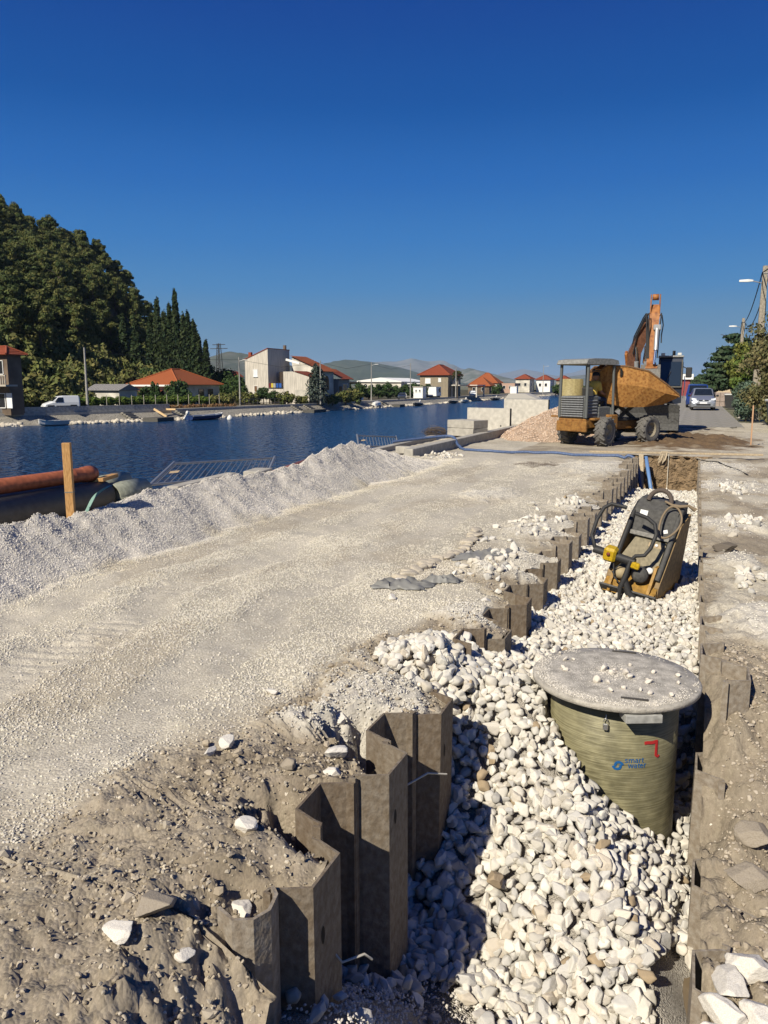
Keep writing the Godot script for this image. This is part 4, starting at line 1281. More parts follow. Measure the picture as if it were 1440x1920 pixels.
	var hh := func(x: float, z: float):
		var d := Vector2((x - c0.x) / 2.35, (z - c0.y) / 3.2).length() + 0.07 * n_mid.get_noise_2d(x * 0.8, z * 0.8)
		return -0.08 + 1.25 * maxf(0.0, 1.0 - pow(maxf(d, 0.0), 1.25)) + 0.03 * n_fine.get_noise_2d(x * 0.4, z * 0.4)
	var zz := PackedFloat32Array()
	for k in 60: zz.append(-26.4 - 7.0 * k / 59.0)
	var pk := thing("gravel_heap", "heap of pinkish gravel piled behind the dumper", "gravel heap")
	part(pk, "heap_surface", field(zz, 50, func(_z): return -7.3, func(_z): return -2.2, hh, func(_x, _z, _y): return Color.WHITE), mat("heap_pink", L(0.5, 0.37, 0.27), 0.95, {"tex": "pebble", "scale": 0.7, "bump": "pebble_h", "bump_cm": 3.0}))
	var buf := PackedFloat32Array()
	for k in 9000:
		var x := rnd(-7.2, -2.3); var z := rnd(-32.0, -26.5)
		var y: float = hh.call(x, z)
		if y < -0.03: continue
		var s := rnd(0.03, 0.065)
		var c: Color = [Color(0.56, 0.42, 0.31), Color(0.62, 0.5, 0.39), Color(0.48, 0.33, 0.22), Color(0.6, 0.46, 0.35)][k % 4]
		put(buf, Transform3D(rand_basis().scaled(V(s, s, s)), V(x, y + s * 0.15, z)), c)
	swarm(pk, "heap_gravel", rock(301, 0), MAT.pebble_grey, buf, true)
	# plank over the pit, string with a plumb weight, rag
	var plank := mat("plank_pale", L(0.56, 0.48, 0.35), 0.8, {"tex": "woodgrain", "scale": V(0.6, 4.0, 4.0)})
	b = Mb.new()
	bar(b, V(-2.75, 0.1, -22.6), V(1.75, 0.12, -23.0), 0.12, 0.05)
	single("long_plank", b, plank, "long pale plank laid across the far end of the trench", "plank")
	b = Mb.new()
	b.tube([V(-0.62, 0.13, -22.72), V(-0.62, -0.85, -22.6)], 0.007, 5)
	b.lathe([Vector2(0, -0.08), Vector2(0.02, -0.03), Vector2(0.02, 0.03), Vector2(0, 0.04)], 8, Transform3D(Basis(), V(-0.62, -0.88, -22.6)))
	single("plumb_line", b, mat("string_white", L(0.7, 0.66, 0.56), 0.8), "white plumb line hanging from the plank into the pit", "string")
	b = Mb.new()
	for k in 9: b.tube([V(-0.65 - 0.02 * k, 0.16, -22.66), V(-0.68 - 0.02 * k + rnd(-0.03, 0.03), 0.05, -22.6), V(-0.7 - 0.025 * k, -0.08 - 0.03 * (k % 4), -22.58)], 0.012, 5)
	single("rope_bundle", b, mat("rope_pale", L(0.42, 0.34, 0.23), 0.9), "bundle of frayed rope tied to the plank beside the plumb line", "rope")
	# boards and pipe leaning in the far corner of the pit
	b = Mb.new()
	bar(b, V(-1.22, -1.2, -21.7), V(-1.32, 0.1, -22.2), 0.12, 0.05)
	single("leaning_board", b, plank, "grey board leaning in the far left corner of the trench", "board")
	pipe("blue_pipe", V(-0.88, -1.3, -21.6), V(-1.2, 0.02, -22.35), 0.05, 0.008, mat("pipe_blue", L(0.12, 0.22, 0.42), 0.45), "pale blue plastic pipe leaning beside the grey board")
	# survey stake with string on the right
	b = Mb.new()
	b.bx(V(0, 0.62, 0), V(0.04, 1.4, 0.03), 0.003, V(0, 0.3, 0.01))
	single("survey_stake", b, mat("stake_wood", L(0.5, 0.3, 0.17), 0.8), "thin wooden survey stake standing right of the trench end", "stake").position = V(1.72, 0, -27.7)
	b = Mb.new()
	for k in 7:
		var a := rnd(0, TAU)
		b.tube([V(0, 0.02, 0), V(cos(a) * 0.25, 0.05, sin(a) * 0.2), V(cos(a) * 0.5, 0.02, sin(a + 0.4) * 0.4)], 0.012, 5)
	single("dry_twigs", b, mat("twig", L(0.16, 0.12, 0.08), 0.9), "few dry twigs lying at the foot of the survey stake", "twigs").position = V(1.6, 0.0, -27.5)
	# cracks of a thin black cable on the right bank
	b = Mb.new()
	var cb := []
	for q in [[0.15, -22.3], [0.35, -21.6], [0.6, -21.2], [0.75, -20.3], [1.0, -19.6], [1.15, -18.6]]: cb.append(V(q[0], h_right(q[0], q[1]) + 0.015, q[1]))
	b.tube(cb, 0.014, 6)
	single("black_cable", b, mat("cable_black", L(0.03, 0.03, 0.03), 0.6), "thin black cable lying on the soil right of the trench end", "cable")

# ---------------------------------------------------------------- vehicles
func wheel(parent: Node3D, at: Vector3, r: float, w: float, lug: bool, tyre: Material, rim: Material, turn := 0.0, called := "wheel"):
	var hub := Node3D.new()
	hub.name = called
	parent.add_child(hub, true)
	hub.position = at
	hub.rotation.y = turn
	var t := Transform3D(Basis(Vector3.FORWARD, PI / 2), Vector3.ZERO)
	var b := Mb.new()
	var h := w * 0.5
	b.lathe([Vector2(r * 0.56, -h * 0.8), Vector2(r * 0.75, -h), Vector2(r * 0.93, -h * 0.92), Vector2(r, -h * 0.6), Vector2(r, h * 0.6), Vector2(r * 0.93, h * 0.92), Vector2(r * 0.75, h), Vector2(r * 0.56, h * 0.8)], 32, t)
	if lug:
		for k in 14:
			for s in [-1.0, 1.0]:
				var a: float = TAU * (k + (0.5 if s > 0 else 0.0)) / 14.0
				var rad := V(0, cos(a), sin(a))
				var tan := V(0, -sin(a), cos(a))
				var ax: Vector3 = (V(1, 0, 0) * s * 0.8 + tan * 0.6).normalized()
				b.box(Transform3D(Basis(ax, rad, ax.cross(rad)), rad * r * 1.0 + V(s * h * 0.52, 0, 0)), V(h * 1.15, r * 0.11, r * 0.12), r * 0.02)
	part(hub, "tyre", b, tyre)
	b = Mb.new()
	b.lathe([Vector2(0, -h * 0.3), Vector2(r * 0.2, -h * 0.35), Vector2(r * 0.24, -h * 0.25), Vector2(r * 0.45, -h * 0.3), Vector2(r * 0.5, -h * 0.75), Vector2(r * 0.58, -h * 0.82), Vector2(r * 0.58, h * 0.82), Vector2(r * 0.5, h * 0.75), Vector2(r * 0.45, h * 0.3), Vector2(r * 0.24, h * 0.25), Vector2(r * 0.2, h * 0.45), Vector2(0, h * 0.45)], 24, t)
	for k in 6:
		var a := TAU * k / 6.0
		for s in [-1.0, 1.0]: b.bx(V(s * h * 0.32, cos(a) * r * 0.33, sin(a) * r * 0.33), V(0.04, r * 0.07, r * 0.07), 0.004)
	part(hub, "rim", b, rim)

# a person: bones are [a, b, ra, rb, colour]; one skin drawn round them
func skin(bones: Array, cell: float, k := 0.03) -> ArrayMesh:
	var lo := V(1e9, 1e9, 1e9)
	var hi := -lo
	for q in bones:
		for e in 2:
			var r: float = q[2 + e] + cell * 3.0
			lo = lo.min(q[e] - V(r, r, r))
			hi = hi.max(q[e] + V(r, r, r))
	var nx := int((hi.x - lo.x) / cell) + 2
	var ny := int((hi.y - lo.y) / cell) + 2
	var nz := int((hi.z - lo.z) / cell) + 2
	var d := PackedFloat32Array()
	d.resize(nx * ny * nz)
	d.fill(1.0)
	for q in bones:
		var a: Vector3 = q[0]; var ba: Vector3 = q[1] - q[0]
		var l2 := maxf(ba.length_squared(), 1e-9)
		var rm: float = maxf(q[2], q[3]) + 0.09
		var mn: Vector3 = (q[0].min(q[1]) - V(rm, rm, rm) - lo) / cell
		var mx: Vector3 = (q[0].max(q[1]) + V(rm, rm, rm) - lo) / cell
		for z in range(maxi(0, int(mn.z)), mini(nz, int(mx.z) + 2)):
			for y in range(maxi(0, int(mn.y)), mini(ny, int(mx.y) + 2)):
				for x in range(maxi(0, int(mn.x)), mini(nx, int(mx.x) + 2)):
					var p := lo + V(x, y, z) * cell
					var t := clampf((p - a).dot(ba) / l2, 0.0, 1.0)
					var v: float = (p - a - ba * t).length() - lerpf(q[2], q[3], t)
					var i := (z * ny + y) * nx + x
					var o := d[i]
					var h := clampf(0.5 + 0.5 * (o - v) / k, 0.0, 1.0)
					d[i] = lerpf(o, v, h) - k * h * (1.0 - h)
	var id := {}
	var p := PackedVector3Array()
	var cc := PackedColorArray()
	for z in nz - 1:
		for y in ny - 1:
			for x in nx - 1:
				var i := (z * ny + y) * nx + x
				var inside := 0
				var c := [d[i], d[i + 1], d[i + nx], d[i + nx + 1], d[i + nx * ny], d[i + nx * ny + 1], d[i + nx * ny + nx], d[i + nx * ny + nx + 1]]
				for q in c: inside += 1 if q < 0 else 0
				if inside == 0 or inside == 8: continue
				var s := Vector3.ZERO
				var m := 0
				for e in [[0, 1], [2, 3], [4, 5], [6, 7], [0, 2], [1, 3], [4, 6], [5, 7], [0, 4], [1, 5], [2, 6], [3, 7]]:
					var u: float = c[e[0]]; var w: float = c[e[1]]
					if (u < 0) == (w < 0): continue
					var f := u / (u - w)
					s += V(e[0] & 1, (e[0] >> 1) & 1, e[0] >> 2).lerp(V(e[1] & 1, (e[1] >> 1) & 1, e[1] >> 2), f)
					m += 1
				var pos := lo + (V(x, y, z) + s / m) * cell
				id[i] = p.size()
				p.append(pos)
				var best := 1e9
				var col := Color.WHITE
				for q in bones:
					var ba: Vector3 = q[1] - q[0]
					var t := clampf((pos - q[0]).dot(ba) / maxf(ba.length_squared(), 1e-9), 0.0, 1.0)
					var v: float = (pos - q[0] - ba * t).length() - lerpf(q[2], q[3], t)
					if v < best: best = v; col = q[4]
				cc.append(col)
	var st := SurfaceTool.new()
	st.begin(Mesh.PRIMITIVE_TRIANGLES)
	for i in p.size():
		st.set_color(cc[i]); st.set_smooth_group(0); st.add_vertex(p[i])
	for z in range(1, nz - 1):
		for y in range(1, ny - 1):
			for x in range(1, nx - 1):
				var i := (z * ny + y) * nx + x
				for e in [[1, nx, nx * ny], [nx, nx * ny, 1], [nx * ny, 1, nx]]:
					if (d[i] < 0) == (d[i + e[0]] < 0): continue
					var a: int = i; var b: int = i - e[1]; var c: int = i - e[1] - e[2]; var f: int = i - e[2]
					if not (id.has(a) and id.has(b) and id.has(c) and id.has(f)): continue
					var o := [id[a], id[b], id[c], id[f]]
					if d[i] >= 0: o.reverse()
					for w in [o[0], o[2], o[1], o[0], o[3], o[2]]: st.add_index(w)
	st.generate_normals()
	return st.commit()

func build_dumper():
	var head := deg_to_rad(-33.0)   # local -z is forward
	var t := thing("site_dumper", "yellow site dumper with canopy and rusty skip parked before the excavator", "dumper", V(-3.35, 0.02, -26.35), head)
	var yel := mat("dumper_ochre", L(0.42, 0.215, 0.055), 0.7, {"tex": "rust_patch", "scale": 0.4, "detail": "blotch", "dscale": 1.5})
	var skp := mat("skip_ochre", L(0.53, 0.27, 0.075), 0.75, {"tex": "rust_patch", "scale": 0.7, "detail": "soft", "dscale": 0.8, "bump": "rough_h", "bump_cm": 0.3})
	var gry := mat("dumper_grey", L(0.14, 0.145, 0.14), 0.6, {"tex": "blotch", "scale": 2.0})
	var lgt := mat("slat_grey", L(0.23, 0.235, 0.235), 0.55, {"tex": "blotch", "scale": 2.0})
	var drk := mat("dumper_dark", L(0.035, 0.034, 0.032), 0.75)
	var tyre := mat("tyre_dusty", L(0.17, 0.16, 0.145), 0.9, {"tex": "blotch", "scale": 2.0})
	var rim := mat("rim_pale", L(0.36, 0.31, 0.22), 0.7, {"tex": "blotch", "scale": 3.0})
	for q in [[-0.78, 0.0, 0.25], [0.78, 0.0, 0.25], [-0.78, -2.25, 0.0], [0.78, -2.25, 0.0]]:
		wheel(t, V(q[0], 0.45, q[1]), 0.46, 0.36, true, tyre, rim, q[2])
	var b := Mb.new()
	b.bx(V(0, 0.72, 0.1), V(1.15, 0.3, 1.25), 0.03)
	b.bx(V(0, 0.62, 0.72), V(1.25, 0.34, 0.1), 0.02)
	b.bx(V(0, 0.62, -1.6), V(0.6, 0.3, 2.2), 0.03)
	b.bx(V(0, 0.86, 0.0), V(1.5, 0.07, 1.0), 0.01)
	b.bx(V(0.62, 0.74, -0.5), V(0.25, 0.5, 0.35), 0.03)
	b.bx(V(-0.62, 0.74, -0.5), V(0.25, 0.5, 0.35), 0.03)
	b.bx(V(-0.72, 0.92, 0.6), V(0.5, 0.06, 0.12), 0.01)
	part(t, "chassis", b, yel)
	b = Mb.new()
	b.tube([V(-0.65, 0.45, 0), V(0.65, 0.45, 0)], 0.1, 10)
	b.tube([V(-0.65, 0.45, -2.25), V(0.65, 0.45, -2.25)], 0.1, 10)
	b.bx(V(0, 0.47, 0), V(0.3, 0.3, 0.34), 0.06)
	b.bx(V(0, 0.47, -2.25), V(0.3, 0.3, 0.34), 0.06)
	part(t, "axle", b, drk)
	b = Mb.new()
	b.bx(V(0, 1.24, 0.36), V(0.98, 0.72, 0.7), 0.03)
	b.bx(V(0.3, 1.05, -0.25), V(0.45, 0.4, 0.6), 0.03)
	part(t, "engine_box", b, gry)
	b = Mb.new()
	b.bx(V(0, 1.25, 0.705), V(0.9, 0.66, 0.02), 0.0)
	part(t, "grille_back", b, drk)
	for k in 9:
		b = Mb.new()
		b.bx(V(0, 0.95 + 0.075 * k, 0.735), V(0.92, 0.05, 0.05), 0.008, V(-0.5, 0, 0))
		part(t, "grille_slat", b, lgt)
	for k in 5:
		b = Mb.new()
		b.bx(V(0.5, 1.05 + 0.1 * k, 0.36), V(0.03, 0.05, 0.5), 0.006, V(0, 0, 0.4))
		part(t, "side_louvre", b, lgt)
	# seat, wheel, platform
	b = Mb.new()
	b.bx(V(0.0, 1.36, -0.3), V(0.46, 0.1, 0.44), 0.03)
	b.bx(V(0.0, 1.63, -0.02), V(0.44, 0.5, 0.1), 0.04, V(0.15, 0, 0))
	part(t, "seat", b, drk)
	b = Mb.new()
	b.bx(V(0, 0.95, -0.75), V(0.9, 0.05, 0.7), 0.01)
	b.bx(V(0.0, 1.25, -0.98), V(0.5, 0.6, 0.1), 0.03)
	part(t, "foot_platform", b, gry)
	b = Mb.new()
	b.tube([V(0, 1.4, -0.95), V(0, 1.62, -0.78)], 0.03, 8)
	var rg := []
	for k in 17: rg.append(V(0.19 * cos(TAU * k / 16.0), 1.63 + 0.1 * sin(TAU * k / 16.0), -0.77 + 0.16 * sin(TAU * k / 16.0)))
	b.tube(rg, 0.016, 6, false)
	part(t, "steering_wheel", b, drk)
	# roll-over canopy
	b = Mb.new()
	for s in [-0.56, 0.56]:
		b.tube([V(s, 0.9, 0.7), V(s, 2.62, 0.66)], 0.05, 8)
		b.tube([V(s, 0.9, -0.62), V(s, 2.62, -0.58)], 0.045, 8)
		b.tube([V(s, 2.62, 0.66), V(s, 2.62, -0.58)], 0.035, 8)
	part(t, "canopy_frame", b, mat("frame_grey", L(0.1, 0.105, 0.1), 0.55))
	b = Mb.new()
	b.prism(PackedVector2Array([Vector2(-0.8, 2.62), Vector2(-0.74, 2.74), Vector2(-0.4, 2.79), Vector2(0.4, 2.79), Vector2(0.72, 2.75), Vector2(0.8, 2.62), Vector2(0.74, 2.6), Vector2(-0.74, 2.6)]), Transform3D(rot_y(-PI / 2), V(0, 0, 0.04)), 1.26)
	part(t, "canopy_roof", b, mat("canopy_grey", L(0.3, 0.3, 0.28), 0.6, {"tex": "blotch", "scale": 1.2}))
	b = Mb.new()
	b.tube([V(0.5, 2.62, -0.6), V(0.5, 2.45, -0.8), V(0.5, 2.3, -0.82)], 0.014, 6)
	var mr := []
	for k in 12: mr.append(V(0.62 + 0.075 * cos(TAU * k / 12.0), 2.35 + 0.15 * sin(TAU * k / 12.0), -0.86))
	b.face(mr, V(0.62, 2.35, -2))
	b.face(mr, V(0.62, 2.35, 2))
	part(t, "mirror", b, drk)
	# turntable, scissor links and the skip
	b = Mb.new()
	bar(b, V(-0.3, 0.8, -1.15), V(-0.3, 1.3, -2.1), 0.07, 0.12)
	bar(b, V(-0.3, 1.3, -1.15), V(-0.3, 0.8, -2.1), 0.07, 0.12)
	bar(b, V(0.3, 0.8, -1.15), V(0.3, 1.3, -2.1), 0.07, 0.12)
	bar(b, V(0.3, 1.3, -1.15), V(0.3, 0.8, -2.1), 0.07, 0.12)
	b.bx(V(0, 0.8, -1.65), V(0.75, 0.08, 1.3), 0.01)
	part(t, "scissor_lift", b, drk)
	# skip: swung to the right, deep at the back, running out into a pouring lip
	var sk := Transform3D(rot_y(deg_to_rad(-36.0)), V(0.05, 0.0, -1.65))
	var sec := []
	for q in [[0.92, 1.62, 2.42, 0.5, 0.72], [0.72, 1.36, 2.58, 0.66, 0.86], [0.1, 1.22, 2.56, 0.7, 0.95], [-0.6, 1.22, 2.4, 0.66, 0.95], [-1.25, 1.3, 1.98, 0.5, 0.82], [-1.75, 1.5, 1.62, 0.42, 0.66]]:
		var z: float = q[0]
		sec.append([sk * V(-q[3], q[1], z), sk * V(q[3], q[1], z), sk * V(q[4], lerpf(q[1], q[2], 0.55), z), sk * V(q[4] * 0.97, q[2], z), sk * V(-q[4] * 0.97, q[2], z), sk * V(-q[4], lerpf(q[1], q[2], 0.55), z)])
	b = Mb.new()
	for i in sec.size() - 1:
		for e in [[0, 1], [1, 2], [2, 3], [4, 5], [5, 0]]: b.face([sec[i][e[0]], sec[i][e[1]], sec[i + 1][e[1]], sec[i + 1][e[0]]], sk * V(0, 1.9, -0.2))
	b.face(sec[0], sk * V(0, 1.9, -0.2))
	b.face([sec[-1][0], sec[-1][1], sec[-1][2], sec[-1][5]], sk * V(0, 1.9, -0.2))
	var skip := part(t, "skip", b, skp)
	b = Mb.new()
	for i in sec.size() - 1:
		for e in [3, 4]: bar(b, sec[i][e], sec[i + 1][e], 0.05, 0.05)
	bar(b, sec[0][3], sec[0][4], 0.05, 0.05)
	bar(b, sec[-1][2], sec[-1][5], 0.04, 0.05)
	part(skip, "skip_rim", b, mat("rim_rust", L(0.24, 0.13, 0.06), 0.8, {"tex": "blotch", "scale": 2.0}))
	b = Mb.new()
	b.smooth(true)
	for i in range(1, sec.size() - 1):
		for j in 4:
			var f := [lerpf(0, 1, j / 4.0), lerpf(0, 1, (j + 1) / 4.0)]
			var q := []
			for w in [[i, f[0]], [i, f[1]], [i + 1, f[1]], [i + 1, f[0]]]:
				var m: Vector3 = sec[w[0]][3].lerp(sec[w[0]][4], w[1])
				q.append(m + V(0, -0.1 + 0.14 * sin(PI * w[1]) + 0.04 * n_fine.get_noise_2d(m.x * 0.5, m.z * 0.5), 0))
			b.quad(q[0], q[1], q[2], q[3])
	part(skip, "load_of_soil", b, mat("skip_load", L(0.45, 0.29, 0.2), 0.95, {"tex": "pebble", "scale": 1.5, "bump": "pebble_h", "bump_cm": 2.0}))
	# a fibreglass pipe stands upright behind the machine
	b = Mb.new()
	b.lathe([Vector2(0.34, 0.0), Vector2(0.4, 0.0), Vector2(0.4, 2.0), Vector2(0.365, 2.0), Vector2(0.365, 1.4)], 40)
	var pp := single("upright_pipe_section", b, mat("grp_pipe", L(0.42, 0.35, 0.17), 0.6, {"tex": "band", "scale": V(0.5, 1.6, 0.5), "local": true}), "upright olive pipe section standing left of the dumper driver", "pipe")
	pp.position = V(-4.15, 0.18, -28.2)
	# driver
	var sh := L(0.62, 0.43, 0.09); var sk2 := L(0.32, 0.16, 0.095); var tr := L(0.035, 0.045, 0.075); var bo := L(0.06, 0.045, 0.035)
	var m := Transform3D(rot_y(head), V(-3.35, 0.02, -26.35))
	var bones := [
		[V(0, 1.5, -0.22), V(0, 1.62, -0.23), 0.155, 0.16, tr], [V(0, 1.64, -0.23), V(0, 1.9, -0.28), 0.16, 0.185, sh], [V(-0.09, 1.92, -0.29), V(0.09, 1.92, -0.29), 0.15, 0.15, sh],
		[V(-0.17, 2.0, -0.3), V(0.17, 2.0, -0.3), 0.085, 0.085, sh], [V(0, 2.02, -0.31), V(0, 2.14, -0.35), 0.06, 0.056, sk2], [V(0, 2.2, -0.38), V(0, 2.28, -0.38), 0.088, 0.098, sk2], [V(0, 2.17, -0.43), V(0, 2.19, -0.46), 0.05, 0.04, sk2], [V(0, 2.22, -0.48), V(0, 2.205, -0.497), 0.014, 0.017, sk2]]
	for s in [-1.0, 1.0]:
		bones.append_array([[V(s * 0.21, 1.98, -0.3), V(s * 0.25, 1.82, -0.32), 0.075, 0.066, sh], [V(s * 0.25, 1.82, -0.32), V(s * 0.27, 1.7, -0.36), 0.05, 0.045, sk2], [V(s * 0.27, 1.7, -0.36), V(s * 0.2, 1.64, -0.62), 0.043, 0.032, sk2], [V(s * 0.2, 1.64, -0.62), V(s * 0.185, 1.645, -0.69), 0.036, 0.04, sk2],
			[V(s * 0.09, 1.5, -0.28), V(s * 0.16, 1.47, -0.68), 0.1, 0.072, tr], [V(s * 0.16, 1.47, -0.68), V(s * 0.17, 1.08, -0.72), 0.066, 0.05, tr], [V(s * 0.17, 1.02, -0.72), V(s * 0.17, 1.0, -0.88), 0.05, 0.042, bo], [V(s * 0.098, 2.23, -0.37), V(s * 0.102, 2.25, -0.365), 0.016, 0.018, sk2]])
		for f in 4: bones.append([V(s * 0.195, 1.66 - 0.018 * f, -0.72), V(s * (0.17 - 0.004 * f), 1.63 - 0.018 * f, -0.755), 0.012, 0.01, sk2])
		bones.append([V(s * 0.18, 1.67, -0.68), V(s * 0.15, 1.675, -0.73), 0.013, 0.011, sk2])
	for q in bones:
		q[0] = m * q[0]; q[1] = m * q[1]
	var who := single("person", skin(bones, 0.022), mat("person_skin_and_clothes", Color.WHITE, 0.85, {"vc": true}), "person in yellow shirt and dark cap sitting at the dumper's wheel", "person")
	b = Mb.new()
	var hd := V(0, 2.27, -0.38)
	b.lathe([Vector2(0.108, -0.02), Vector2(0.112, 0.02), Vector2(0.1, 0.07), Vector2(0.06, 0.1), Vector2(0.0, 0.11)], 18, Transform3D(m.basis, m * hd))
	b.box(Transform3D(m.basis * Basis(Vector3.RIGHT, -0.15), m * (hd + V(0, 0.0, -0.15))), V(0.15, 0.012, 0.11), 0.005)
	part(who, "cap", b, mat("cap_navy", L(0.012, 0.015, 0.03), 0.85))

func build_excavator():
	var t := thing("wheeled_excavator", "orange wheeled excavator with raised boom facing the camera", "excavator", V(-1.85, 0.02, -35.2), deg_to_rad(3.0))
	var org := mat("excavator_orange", L(0.46, 0.19, 0.05), 0.55, {"tex": "rust_patch", "scale": 0.35, "detail": "soft", "dscale": 1.0})
	var wrn := mat("boom_brown", L(0.26, 0.12, 0.07), 0.6, {"tex": "blotch", "scale": 1.0})
	var drk := mat("excavator_dark", L(0.03, 0.03, 0.03), 0.6)
	var cab := mat("cab_navy", L(0.02, 0.026, 0.042), 0.45, {"coat": 0.3})
	var gry := mat("blade_grey", L(0.1, 0.097, 0.09), 0.75, {"tex": "blotch", "scale": 1.2})
	var crm := mat("chrome_rod", L(0.75, 0.75, 0.74), 0.15, {"metal": 1.0})
	var tyre := mat("tyre_dark", L(0.05, 0.048, 0.045), 0.9)
	for q in [[-0.95, 0.75], [0.95, 0.75], [-0.95, -1.9], [0.95, -1.9]]: wheel(t, V(q[0], 0.52, q[1]), 0.53, 0.45, true, tyre, org)
	var b := Mb.new()
	b.bx(V(0, 0.75, -0.6), V(1.0, 0.4, 3.4), 0.04)
	b.lathe([Vector2(0, 0.95), Vector2(0.6, 0.95), Vector2(0.6, 1.15), Vector2(0, 1.15)], 24, Transform3D(Basis(), V(0, 0, -0.6)))
	part(t, "undercarriage", b, drk)
	b = Mb.new()
	b.prism(PackedVector2Array([Vector2(1.32, 0.12), Vector2(1.38, 0.1), Vector2(1.3, 0.35), Vector2(1.3, 0.8), Vector2(1.42, 1.12), Vector2(1.36, 1.13), Vector2(1.22, 0.8), Vector2(1.22, 0.35)]), Transform3D(rot_y(-PI / 2), Vector3.ZERO), 2.3)
	part(t, "dozer_blade", b, gry)
	b = Mb.new()
	b.bx(V(0, 1.6, -1.4), V(2.4, 0.85, 2.4), 0.08)
	b.bx(V(-0.75, 1.45, 0.2), V(0.85, 0.6, 1.0), 0.06)
	part(t, "upper_body", b, org)
	# cab on the machine's left
	b = Mb.new()
	b.prism(PackedVector2Array([Vector2(0.75, 1.2), Vector2(0.82, 1.9), Vector2(0.6, 3.0), Vector2(0.45, 3.08), Vector2(-0.75, 3.08), Vector2(-0.85, 2.9), Vector2(-0.85, 1.2)]), Transform3D(rot_y(-PI / 2), V(0.74, 0, 0.05)), 0.95)
	var cb := part(t, "cab", b, cab)
	b = Mb.new()
	b.bx(V(0.74, 2.4, 0.82), V(0.8, 1.0, 0.02), 0.0, V(-0.2, 0, 0))
	b.bx(V(1.225, 2.4, 0.0), V(0.02, 0.95, 1.1), 0.0)
	part(cb, "cab_glass", b, mat("cab_window", L(0.02, 0.03, 0.045), 0.06, {"spec": 0.6}))
	for q in [[V(0.3, 2.4, 0.84), V(0.05, 1.15, 0.04)], [V(1.18, 2.4, 0.84), V(0.05, 1.15, 0.04)], [V(0.74, 1.86, 0.92), V(0.9, 0.06, 0.05)]]:
		b = Mb.new()
		b.bx(q[0], q[1], 0.01, V(-0.2, 0, 0))
		part(cb, "window_frame", b, mat("cab_frame", L(0.13, 0.12, 0.105), 0.7, {"tex": "blotch", "scale": 2.0}))
	for x in [0.42, 1.06]:
		b = Mb.new()
		b.bx(V(x, 3.2, 0.55), V(0.16, 0.11, 0.1), 0.02)
		part(cb, "work_light", b, mat("work_light_glass", L(0.6, 0.6, 0.56), 0.2))
	b = Mb.new()
	b.tube([V(0.5, 1.9, 0.96), V(0.75, 2.5, 0.85)], 0.014, 5)
	part(cb, "wiper", b, drk)
	b = Mb.new()
	b.tube([V(1.28, 1.4, 0.75), V(1.32, 1.9, 0.8), V(1.3, 2.3, 0.72)], 0.02, 6)
	part(cb, "grab_rail", b, crm)
	b = Mb.new()
	b.bx(V(0.74, 3.11, -0.05), V(1.0, 0.08, 1.3), 0.02)
	part(cb, "cab_roof", b, mat("cab_roof_pale", L(0.4, 0.4, 0.38), 0.6, {"tex": "blotch", "scale": 2.0}))
	b = Mb.new()
	b.lathe([Vector2(0.0, 3.15), Vector2(0.06, 3.15), Vector2(0.06, 3.36), Vector2(0.0, 3.36)], 12, Transform3D(Basis(), V(0.85, 0.0, 0.1)))
	part(cb, "beacon", b, drk)
	b = Mb.new()
	b.tube([V(1.2, 2.7, 0.6), V(1.4, 2.6, 0.72)], 0.02, 6)
	b.bx(V(1.45, 2.45, 0.75), V(0.24, 0.42, 0.08), 0.03)
	part(cb, "mirror", b, drk)
	# boom: up and to our left, then the stick folds back down towards us
	var bm := [V(-0.45, 1.7, 0.2), V(-0.75, 2.5, 0.35), V(-0.72, 3.3, 0.75), V(-0.2, 4.5, 1.55)]
	b = Mb.new()
	var rings := []
	for q in [[bm[0], 0.24, 0.34], [bm[1], 0.27, 0.42], [bm[2], 0.26, 0.42], [bm[2].lerp(bm[3], 0.5), 0.23, 0.34], [bm[3], 0.18, 0.22]]:
		var c: Vector3 = q[0]
		rings.append([c + V(-q[1], 0.1, -q[2]), c + V(q[1], 0.1, -q[2]), c + V(q[1], -0.1, q[2]), c + V(-q[1], -0.1, q[2])])
	b.loft(rings, true, false)
	part(t, "boom", b, wrn)
	b = Mb.new()
	b.bx(V(-1.0, 2.85, 0.6), V(0.12, 0.95, 0.5), 0.03, V(0.3, 0, 0.12))
	b.bx(V(-0.3, 3.2, 0.75), V(0.1, 0.7, 0.4), 0.03, V(0.3, 0, -0.1))
	part(t, "boom_bracket", b, org)
	var s0 := V(0.0, 4.78, 1.6)
	var s1 := V(-0.1, 2.6, 2.2)
	b = Mb.new()
	rings = []
	for q in [[s0 + V(0, 0.35, -0.1), 0.13, 0.12], [s0, 0.2, 0.22], [s0.lerp(s1, 0.25), 0.18, 0.24], [s0.lerp(s1, 0.7), 0.14, 0.17], [s1, 0.12, 0.12]]:
		var c: Vector3 = q[0]
		rings.append([c + V(-q[1], 0, -q[2]), c + V(q[1], 0, -q[2]), c + V(q[1], 0, q[2]), c + V(-q[1], 0, q[2])])
	b.loft(rings, true, false)
	part(t, "stick", b, org)
	b = Mb.new()
	b.bx(s0 + V(-0.17, 0.35, 0.18), V(0.05, 0.75, 0.12), 0.01)
	b.bx(s0 + V(0.17, 0.35, 0.18), V(0.05, 0.75, 0.12), 0.01)
	b.lathe([Vector2(0, -0.12), Vector2(0.12, -0.12), Vector2(0.12, 0.12), Vector2(0, 0.12)], 14, Transform3D(Basis.from_euler(V(0, 0, PI / 2)), s0 + V(0, 0.62, 0.15)))
	part(t, "stick_head", b, org)
	b = Mb.new()
	b.tube([V(0.12, 4.15, 2.05), V(0.1, 3.3, 2.3)], 0.085, 12)
	b.bx(V(0.12, 4.2, 2.02), V(0.3, 0.22, 0.2), 0.03)
	var rams := [b, Mb.new(), Mb.new()]
